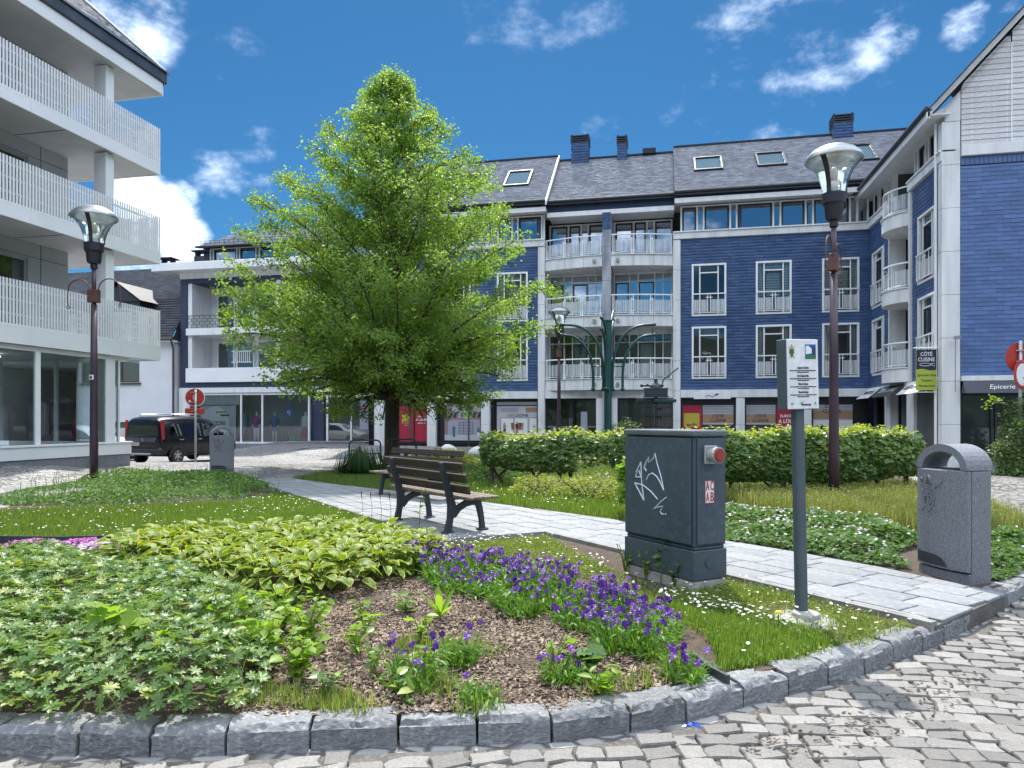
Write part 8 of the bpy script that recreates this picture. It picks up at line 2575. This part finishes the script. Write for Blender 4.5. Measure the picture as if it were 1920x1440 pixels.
def violet(x, y, r_, h, nf, label):
    t = thing('violet_clump', label, 'violets', (x, y, gzs(x, y)), 0, 'purple violets flowering across the bed')
    n_ = int(110 * r_ / .16)
    a = nrg.uniform(0, 6.283, n_); rad_ = r_ * np.sqrt(nrg.random(n_)) * .7
    P = np.stack([np.cos(a) * rad_, np.sin(a) * rad_, np.zeros(n_)], -1)
    X = np.stack([np.cos(a) * rad_ / r_ * .8, np.sin(a) * rad_ / r_ * .8, np.ones(n_)], -1) + nrg.normal(size=(n_, 3)) * .34
    scatter('foliage', T_blade(.8, .20), P, axes_mats(X, unit(n_)), np.stack([nrg.uniform(.5, 1.0, n_) * h, nrg.uniform(.06, .11, n_), np.full(n_, .12)], -1), W['pansy_leaf'], t)
    a = nrg.uniform(0, 6.283, n_); rad_ = r_ * np.sqrt(nrg.random(n_)) * 1.15
    leaf_scatter('leaves', T_ovate(.34), np.stack([np.cos(a) * rad_, np.sin(a) * rad_, h * nrg.uniform(.15, .95, n_)], -1), nrg.uniform(.035, .065, n_), W['pansy_leaf'], t, .7, .8, np.stack([np.cos(a), np.sin(a), np.zeros(n_)], -1) * .5)
    st = MB()
    for k in range(nf):
        a = pr_.uniform(0, 6.3); q = r_ * math.sqrt(pr_.random()) * 1.12
        z = h * pr_.uniform(.85, 1.3)
        fx, fy = math.cos(a) * q, math.sin(a) * q
        st.tube([(fx * .4, fy * .4, 0), (fx * .9, fy * .9, z * .7), (fx, fy, z)], .0025, 3, caps=False)
        az = pr_.uniform(-2.6, -.5); tl = pr_.uniform(.25, 1.15)
        inst(pm_, 'flower', t, (fx, fy, z), (tl, pr_.uniform(-.4, .4), az + math.pi / 2), pr_.uniform(.016, .027))
    st.build('stalks', W['pansy_leaf'], t)


VL = 'purple violet clump among others in the band of violets'
vs_ = []
for c in pts_in([(-2.45, 6.6), (-2.15, 6.95), (-1.2, 6.65), (-.85, 6.2), (-.2, 5.65), (.1, 5.1), (.18, 4.6), (-.1, 4.55), (-.5, 4.85), (-.85, 5.25), (-1.25, 5.4), (-1.7, 5.95)], 900):
    if all((c[0] - q[0]) ** 2 + (c[1] - q[1]) ** 2 > .225 ** 2 for q in vs_): vs_.append(c)
for c in vs_: violet(c[0] + pr_.uniform(-.07, .07), c[1] + pr_.uniform(-.07, .07), pr_.uniform(.11, .21), pr_.uniform(.13, .24), pr_.choice((6, 10, 14, 18, 24, 30)), VL)
print('violets', len(vs_))
for x, y, r_, h, nf, lb_ in ((-1.36, 3.78, .17, .20, 13, 'tuft of purple violets alone on the bark close above the kerb'), (-1.22, 4.18, .12, .2, 6, 'few violet blooms on a thin plant behind the lone tuft'), (-.55, 4.02, .13, .15, 9, 'paler violets beside the round-leaved weed near the kerb'), (.12, 4.22, .15, .14, 14, 'dark violets lying against the kerb at the end of the band'),
                              (-.95, 3.62, .10, .13, 1, 'nearly flowerless violet plant close above the kerb')): violet(x, y, r_, h, nf, lb_)

# cushion phlox
for i, (x, y, r_, k_, lb_) in enumerate(((-6.5, 6.25, .33, 'phlox_pink', 'pink flowering cushion at the left end of the black edging'), (-6.05, 6.45, .28, 'phlox_pink', 'pink cushion in front of the edging, beside the white one'), (-5.72, 6.32, .26, 'phlox_white', 'pale lilac-white flowering cushion between the pink ones'), (-5.55, 6.78, .27, 'phlox_pink', 'pink cushion touching the hostas'))):
    t = thing('cushion_phlox', lb_, 'phlox', (x, y, gzs(x, y)), 0, 'flowering cushions beside the hostas')
    n_ = 420; a = nrg.uniform(0, 6.283, n_); q = np.sqrt(nrg.random(n_)) * r_
    P = np.stack([np.cos(a) * q * 1.25, np.sin(a) * q, .05 + .15 * np.sqrt(np.maximum(1 - (q / r_) ** 2, 0)) + nrg.uniform(0, .03, n_)], -1)
    leaf_scatter('flowers', (T_daisy()[0], T_daisy()[1]), P, nrg.uniform(.014, .021, n_), W[k_], t, 1, .5)
    leaf_scatter('foliage', T_small(.3), P * np.array([1, 1, .72]), np.full(n_, .035), W['geranium'], t, 1, .8)

# ------------------------------------------------------------------ grass, daisies and other cover nobody could count
lawn_back = [(-8.4, 7.0), (-6.9, 7.1), (-6.2, 7.3), (-5.6, 7.2), (-4.9, 7.6), (-3.8, 8.1), (-3.1, 7.95), (-2.7, 8.3), (-4.0, 9.6), (-7.6, 13.1), (-7.4, 11.6), (-9.2, 10.0), (-10.3, 8.9)]
g1 = blades('lawn_grass', lawn_back, 52000, .05, .11, W['lawn'], .085); tag(g1, 'mown daisy-strewn lawn behind the hostas', 'grass')
lawn_bench = [(-2.75, 12.15), (-.62, 10.6), (.6, 9.2), (.8, 12.2), (.5, 13.8), (-3.2, 15.2), (-3.9, 17.7), (-6.6, 22.4), (-7.9, 22.2), (-6.5, 18.5), (-4.7, 15.4), (-4.9, 13.6)]
g2 = blades('lawn_grass', lawn_bench, 38000, .07, .17, W['lawn'], .085); tag(g2, 'lawn beyond the path between the benches and the vine hedge', 'grass')
lawn_tree = [(-9.0, 16.05), (-5.7, 14.05), (-5.0, 14.2), (-6.0, 17), (-7.2, 21.8), (-9.0, 21.3), (-9.2, 18)]
g3 = blades('lawn_grass', lawn_tree, 16000, .06, .13, W['lawn'], .1); tag(g3, 'shaded grass round the foot of the linden', 'grass')
far_lawn = [(-9.0, 21.5), (-7.0, 22), (-4, 18), (-3.2, 15.6), (.6, 15.2), (4.6, 16), (6.5, 24.6), (3, 27.6), (-3.2, 30), (-8, 30.3), (-9.9, 28.5)]
g4 = blades('lawn_grass', far_lawn, 15000, .10, .22, W['lawn'], .14); tag(g4, 'far lawn behind the vine hedges, towards the shops', 'grass')
front = [(.45, 4.42), (.92, 4.72), (1.28, 5.05), (1.78, 5.55), (.6, 6.85), (.0, 6.3), (-.45, 7.0), (-1.45, 8.9), (-2.5, 8.05), (-2.2, 7.35), (-.75, 6.75), (.05, 5.6), (.32, 4.9)]


def dfront(x, y): return np.clip(.62 + .6 * vnoise(x, y, 2.2, 6) , .12, 1)


g5 = blades('weedy_grass', front, 34000, .03, .09, W['weed'], .10, 1.3, dens=dfront); tag(g5, 'thin weedy grass round the cabinet and the sign', 'grass')
g6 = blades('rough_grass', [(.35, 4.40), (.85, 4.70), (1.15, 5.05), (.75, 5.55), (.15, 5.95), (.02, 5.7), (.3, 5.1)], 12000, .04, .11, W['lawn'], .085, 1.0); tag(g6, 'fresh green grass between the violets, the sign and the kerb', 'grass')
g7 = blades('bed_grass', [(-1.7, 3.3), (-.9, 3.45), (-.3, 3.85), (.1, 4.15), (.2, 4.5), (-.2, 4.6), (-.9, 4.3), (-1.2, 4.9), (-1.7, 4.6)], 4200, .05, .14, W['weed'], .07, .8, dens=lambda x, y: np.clip(.1 + 1.2 * vnoise(x, y, 3.2, 9), 0, 1)); tag(g7, 'yellowish grass tufts in the bark above the kerb', 'grass')
g7 = blades('bed_grass', [(-2.2, 3.3), (-1.6, 3.35), (-1.6, 3.55), (-2.2, 3.6)], 900, .04, .10, W['weed'], .07, .8); tag(g7, 'low grass behind the kerb right of the cranesbill', 'grass')
mead = [(.95, 12.9), (1.1, 14.2), (4.9, 16.2), (5.2, 14), (4.9, 11.2), (4.5, 10.1), (3.4, 9.1), (3.1, 10.2), (2.5, 10.9), (1.7, 11.5)]
g8 = blades('meadow_stems', mead, 30000, .14, .36, W['meadow'], .045, .5); tag(g8, 'fine straw-green meadow stems before the right vine hedge', 'grass')
# flower heads of the meadow
p = pts_in(mead, 16000); n = len(p)
P = np.stack([p[:, 0], p[:, 1], gz(p[:, 0], p[:, 1]) + nrg.uniform(.12, .36, n)], -1)
o = leaf_scatter('meadow_seed_heads', T_small(.5), P, nrg.uniform(.018, .034, n), W['meadow'], None, .6, .8, kind='stuff'); tag(o, 'tiny seed heads over the straw-green meadow', 'grass')
for poly, n_, h, lb_, dn in ((lawn_back, 750, .10, 'white daisies over the lawn behind the hostas', lambda x, y: np.clip(.55 + .8 * vnoise(x, y, 1.3, 5), .05, 1)), (lawn_bench, 800, .15, 'white daisies in the lawn beyond the path', lambda x, y: np.clip(.5 + .8 * vnoise(x, y, 1.1, 4), .05, 1)),
                             (front, 330, .11, 'white daisies in the weedy grass by the cabinet', lambda x, y: np.clip(.4 + .9 * vnoise(x, y, 1.8, 3), .03, 1)), (far_lawn, 450, .2, 'white daisies in the far lawn', None), ([(-.05, 5.9), (.2, 5.6), (.9, 5.15), (1.0, 5.3), (.3, 5.85), (.05, 6.1)], 80, .10, 'daisies along the metal lawn edging', None)):
    daisies(poly, n_, h, lb_, .013 if poly is not far_lawn else .02, dn)
d_ = daisies([(-2.7, 8.3), (-1.7, 9.0), (-2.2, 7.6), (-2.45, 7.4)], 70, .09, 'daisies under the front edge of the bench', .013)
t = thing('dandelion_flower', 'single yellow dandelion at the edge of the sign footing', 'flower', (.80, 5.30, gzs(.8, 5.3)))
m = MB(); m.tube([(0, 0, 0), (0, 0, .13)], .004, 5); m.build('stem', W['lawn'], t); m = MB(); m.lathe([(.001, .15), (.02, .147), (.028, .135), (.001, .13)], 12); m.build('flower', W['daisy_eye'], t)

q = 5200; p = pts_in(front, q)
P = np.stack([p[:, 0], p[:, 1], gz(p[:, 0], p[:, 1]) + nrg.uniform(.005, .07, q)], -1)
o = leaf_scatter('low_weeds', T_ovate(.6), P, nrg.uniform(.014, .034, q), W['weed'], None, .8, .6, kind='stuff'); tag(o, 'small clover-like weeds through the grass by the cabinet', 'weeds')
# ground cover at the back left, with bare earth between
cov = [(-11.4, 9.7), (-9.3, 10.1), (-7.6, 11.8), (-7.7, 13.2), (-9.4, 15.0), (-10.85, 16.4), (-11.8, 16.4), (-13.3, 15.5), (-13.3, 14.1), (-12.7, 12.8)]
p = pts_in(cov, 15000); p = p[nrg.random(len(p)) < np.clip(.75 + .8 * vnoise(p[:, 0], p[:, 1], .8, 12), .06, 1)]; ef = edge_fall(p, cov, .5); n = len(p)
P = np.stack([p[:, 0], p[:, 1], gz(p[:, 0], p[:, 1]) + (.08 + .24 * np.clip(.5 + .6 * vnoise(p[:, 0], p[:, 1], .9, 8), 0, 1)) * (.3 + .7 * ef) * nrg.uniform(.3, 1.05, n)], -1)
o = leaf_scatter('ground_cover', T_ovate(.45), P, nrg.uniform(.05, .10, n), W['cover'], None, .8, .7, kind='stuff'); tag(o, 'low leafy ground cover with bare patches before the lamp and the far bin', 'ground cover')
b_ = blades('tall_weeds', cov, 260, .18, .45, W['cover'], .05, .5); tag(b_, 'taller weed stems sticking out of the ground cover', 'weeds')

# white-flowering cranesbill along the path
wpoly = [(.78, 9.10), (1.95, 8.02), (2.32, 7.62), (2.46, 7.9), (2.5, 8.6), (3.1, 9.3), (2.9, 10.5), (2.3, 11.0), (1.5, 11.3), (1.0, 12.2), (.6, 10.5)]
wpolyR = [(3.02, 7.30), (3.25, 7.55), (4.2, 8.9), (4.5, 9.9), (4.0, 9.9), (3.2, 8.9), (2.9, 7.95)]
for poly, nn_, lb_, sd2 in ((wpoly, 7600, 'dark leafy cranesbill with white flowers along the far side of the path', 3), (wpolyR, 2600, 'dark leafy cranesbill with white flowers right of the arched bin', 5)):
    p = pts_in(poly, nn_); ef = edge_fall(p, poly, .3); n = len(p)
    hh_ = mound(p[:, 0], p[:, 1], .09, .27, 1.5, sd2) * (.35 + .65 * ef)
    P = np.stack([p[:, 0], p[:, 1], gz(p[:, 0], p[:, 1]) + hh_ * (1 - .6 * nrg.random(n) ** 2)], -1)
    o = leaf_scatter('white_cranesbill', T_palm(5, .16), P, nrg.uniform(.055, .095, n), W['cover'], None, .9, .5, np.stack([np.full(n, -.3), np.full(n, -.3), np.zeros(n)], -1) * (1 - ef)[:, None], kind='stuff'); tag(o, lb_, 'cranesbill')
    k = nrg.random(n) < (.05 if nn_ > 5000 else .012); k &= (vnoise(p[:, 0], p[:, 1], 1.1, 21) > -.45)
    Pf = P[k].copy(); Pf[:, 2] = gz(Pf[:, 0], Pf[:, 1]) + hh_[k] + .03; q = len(Pf)
    o = leaf_scatter('white_blossoms', T_daisy(), Pf, nrg.uniform(.014, .024, q), [W['phlox_white'], W['phlox_white']], None, 1, .4, kind='stuff'); tag(o, lb_.replace('dark leafy cranesbill with white flowers', 'white blossoms over the cranesbill'), 'blossoms')


# shrubs
def shrub(name, label, x, y, rx, ry, h, nleaf, size, m, tpl=None, group=None, z0=.06, rz=0.0, cat='shrub', up=.7, seed=0, lump=.16):
    t = thing(name, label, cat, (x, y, gzs(x, y)), rz, group)
    d = unit(nleaf); d[:, 2] = np.abs(d[:, 2]) * 1.0
    f = 1 + lump * vnoise(d[:, 0] * 2 + d[:, 2], d[:, 1] * 2 - d[:, 2], 1.7, seed) + lump * .6 * vnoise(d[:, 0] * 5, d[:, 1] * 5 + d[:, 2] * 4, 1.0, seed + 1)
    r_ = (1 - np.abs(nrg.normal(size=nleaf)) * .16) * f
    P = np.stack([d[:, 0] * rx * r_, d[:, 1] * ry * r_, z0 + (h - z0) * d[:, 2] * r_], -1)
    leaf_scatter('leaves', tpl or T_ovate(.5), P, nrg.uniform(size * .7, size * 1.25, nleaf), m, t, up, .6, d * .9)
    s_ = MB()
    for k in range(9):
        a = k * .7 + seed; s_.tube([(0, 0, -.05), (math.cos(a) * rx * .4, math.sin(a) * ry * .4, h * .45), (math.cos(a) * rx * .75, math.sin(a) * ry * .75, h * .8)], [.016, .011, .005], 5)
    s_.build('stems', W['stem'], t)
    return t


for i, (x, y, rx, ry, h, lb_) in enumerate(((-2.25, 13.6, .75, .55, .44, 'leftmost of the low golden shrubs under the left vine hedge'), (-1.35, 13.2, .8, .6, .50, 'middle low golden shrub under the left vine hedge'), (-.45, 12.9, .75, .6, .48, 'golden shrub half hidden by the utility cabinet'))):
    shrub('golden_shrub', lb_, x, y, rx, ry, h, 1900, .05, W['spirea'], T_ovate(.42), 'low golden shrubs before the left hedge', seed=i)
shrub('golden_shrub', 'rounded yellow-green shrub behind the second bench', -6.9, 22.3, .95, .7, .58, 2200, .07, W['spirea'], T_ovate(.42), seed=7)
shrub('golden_shrub', 'bright big-leaved shrub at the left edge of the utility cabinet', -.42, 10.9, .26, .26, .95, 420, .10, W['bright_leaf'], T_lobe5(.1), seed=8, z0=.25)
shrub('clipped_hedge', 'rounded dark green hedge at the foot of the tube ornament', -1.35, 24.5, 1.0, .7, 1.45, 5200, .07, W['box'], T_ovate(.5), seed=9, cat='hedge', lump=.1)
shrub('dark_shrub', 'low dark leaves at the end of the left vine hedge', -3.9, 16.4, .6, .5, .45, 800, .09, W['cover'], T_ovate(.3), seed=14)
ivy = shrub('leafy_bush', 'tall leafy bush climbing over the sign post at the right edge', 10.0, 21.9, 1.05, .85, 2.25, 9000, .085, W['vine_leaf'], T_ovate(.62), seed=11, z0=.05, lump=.22)
ivy.location.z = .05
P = np.array([(-.95 - .32 * f, -.1 + .02 * math.sin(9 * f), 2.05 + .18 * math.sin(f * 2.2) - .25 * f * f) for f in nrg.random(60)]) + nrg.normal(size=(60, 3)) * .06
leaf_scatter('sprig_leaves', T_ovate(.62), P, nrg.uniform(.06, .1, 60), W['bright_leaf'], ivy, .8, .5, kind='stuff')
# strap-leaved clump under the tree
t = thing('strap_leaf_clump', 'dark arching strap-leaved clump beside the linden trunk', 'plant', (-7.95, 17.75, gzs(-7.9, 17.7)))
n = 420; a = nrg.uniform(0, 6.283, n); q = nrg.uniform(.0, .42, n)
X = np.stack([np.cos(a) * (.3 + q * 1.6), np.sin(a) * (.3 + q * 1.6), np.ones(n)], -1)
scatter('leaves', T_blade(1.6, .09), np.stack([np.cos(a) * q, np.sin(a) * q * .7, np.zeros(n)], -1), axes_mats(X, np.stack([-np.cos(a), -np.sin(a), np.ones(n)], -1) * -1), nrg.uniform(.4, .75, n), W['strap'], t)
# weeds against the cabinet, thin stems before the bench
for i, (x, y, h) in enumerate(((-.02, 6.62, .52), (.10, 6.50, .30), (-.16, 6.78, .28), (-.36, 6.98, .30))):
    bush_plant('wall_weed', ('tall broad-leaved weed against the cabinet door', 'tangled fine weed at the near corner of the cabinet plinth', 'fine weed left of the tall one on the cabinet plinth', 'short weed stem at the left corner of the cabinet')[i], 'weed', x, y, h, .14 if i else .07, 26 if i else 12, T_ovate(.6), .05 if i else .10, W['weed'] if i else W['geranium'], 7 if i else 1, None, leafy=.25, seed=70 + i)
bush_plant('young_sapling', 'thin young shoot with a few bright leaves before the bench leg', 'sapling', -3.18, 9.0, .62, .05, 9, T_ovate(.5), .10, W['bright_leaf'], 1, seed=80, leafy=.3)
for i in range(4):
    t = thing('dry_stalk', ('leftmost', 'second from left', 'third from left', 'rightmost')[i] + ' of four thin dry stalks standing before the bench', 'stalk', (-4.15 + .16 * i, 9.35 - .05 * i, gzs(-4, 9.3)), 0, 'dry stalks before the bench')
    m = MB(); m.tube([(0, 0, 0), (.01, 0, .25), (-.02, .01, .5)], [.004, .003, .002], 4); m.lathe([(.001, .50), (.008, .47), (.006, .42), (.001, .40)], 6, (-.015, .01, 0)); m.build('stalk', W['stem'], t)
rw = bush_plant('round_leaved_weed', 'pale round-leaved weed among the violets close to the kerb', 'weed', -.42, 4.14, .16, .12, 12, T_palm(6, .1, .85), .14, W['cover'], 5, seed=91, leafy=.6)
bush_plant('white_primrose', 'pale leafy plant with white flowers just behind the kerb', 'plant', -.32, 3.86, .14, .14, 40, T_ovate(.45), .08, W['bright_leaf'], 9, seed=93)

# edging strips of the lawns
W['edging'] = mat('edging_strip', (.045, .055, .065), .5, (.03, .038, .045), 4)
ed = thing('lawn_edging', None, None); ed['kind'] = 'structure'
for pl, hh_ in (([(-8.3, 6.6), (-7.6, 6.9), (-6.9, 7.06), (-6.45, 7.25), (-5.9, 7.15)], .12), ([(-.05, 6.0), (.22, 5.74), (.6, 5.48), (.95, 5.22)], .05), ([(.18, 4.55), (.27, 4.30), (.36, 4.16)], .06)):
    m = MB()
    for a, b in zip(pl, pl[1:]):
        za, zb = gzs(*a), gzs(*b); d = (Vector(b) - Vector(a)).normalized(); N = Vector((-d.y, d.x)) * .012
        a_, b_ = Vector(a), Vector(b)
        P = [a_ - N, b_ - N, b_ + N, a_ + N]
        m.add([(q.x, q.y, z_ - .05) for q, z_ in zip(P, (za, zb, zb, za))] + [(q.x, q.y, z_ + hh_) for q, z_ in zip(P, (za, zb, zb, za))], [(4, 5, 6, 7), (0, 1, 5, 4), (1, 2, 6, 5), (2, 3, 7, 6), (3, 0, 4, 7)])
    m.build('edging_strip', W['edging'], ed)

# wooded hills round the town, seen in the window panes
hx, hy = [], []
hv, hf = [], []
na = 90
for i in range(na + 1):
    a = -math.pi * .98 + math.pi * 1.16 * i / na - .3
    for j in range(8):
        r_ = 120 + j * 28
        h = (j / 7) ** .8 * (38 + 16 * math.sin(a * 3.1) + 9 * math.sin(a * 9.3)) + 2.2 * math.sin(i * 2.3 + j * 4.1) * (j > 0) - 1.0
        hv.append((r_ * math.cos(a), r_ * math.sin(a), h))
for i in range(na):
    for j in range(7): hf.append((i * 8 + j, (i + 1) * 8 + j, (i + 1) * 8 + j + 1, i * 8 + j + 1))
W['wood'] = mat('wooded_hill', (.016, .028, .014), .95, (.008, .016, .008), .12, bump=1, bsc=.5, c3=(.026, .042, .018))
np_mesh('hills', np.array(hv), hf, W['wood'], smooth=True, kind='structure')
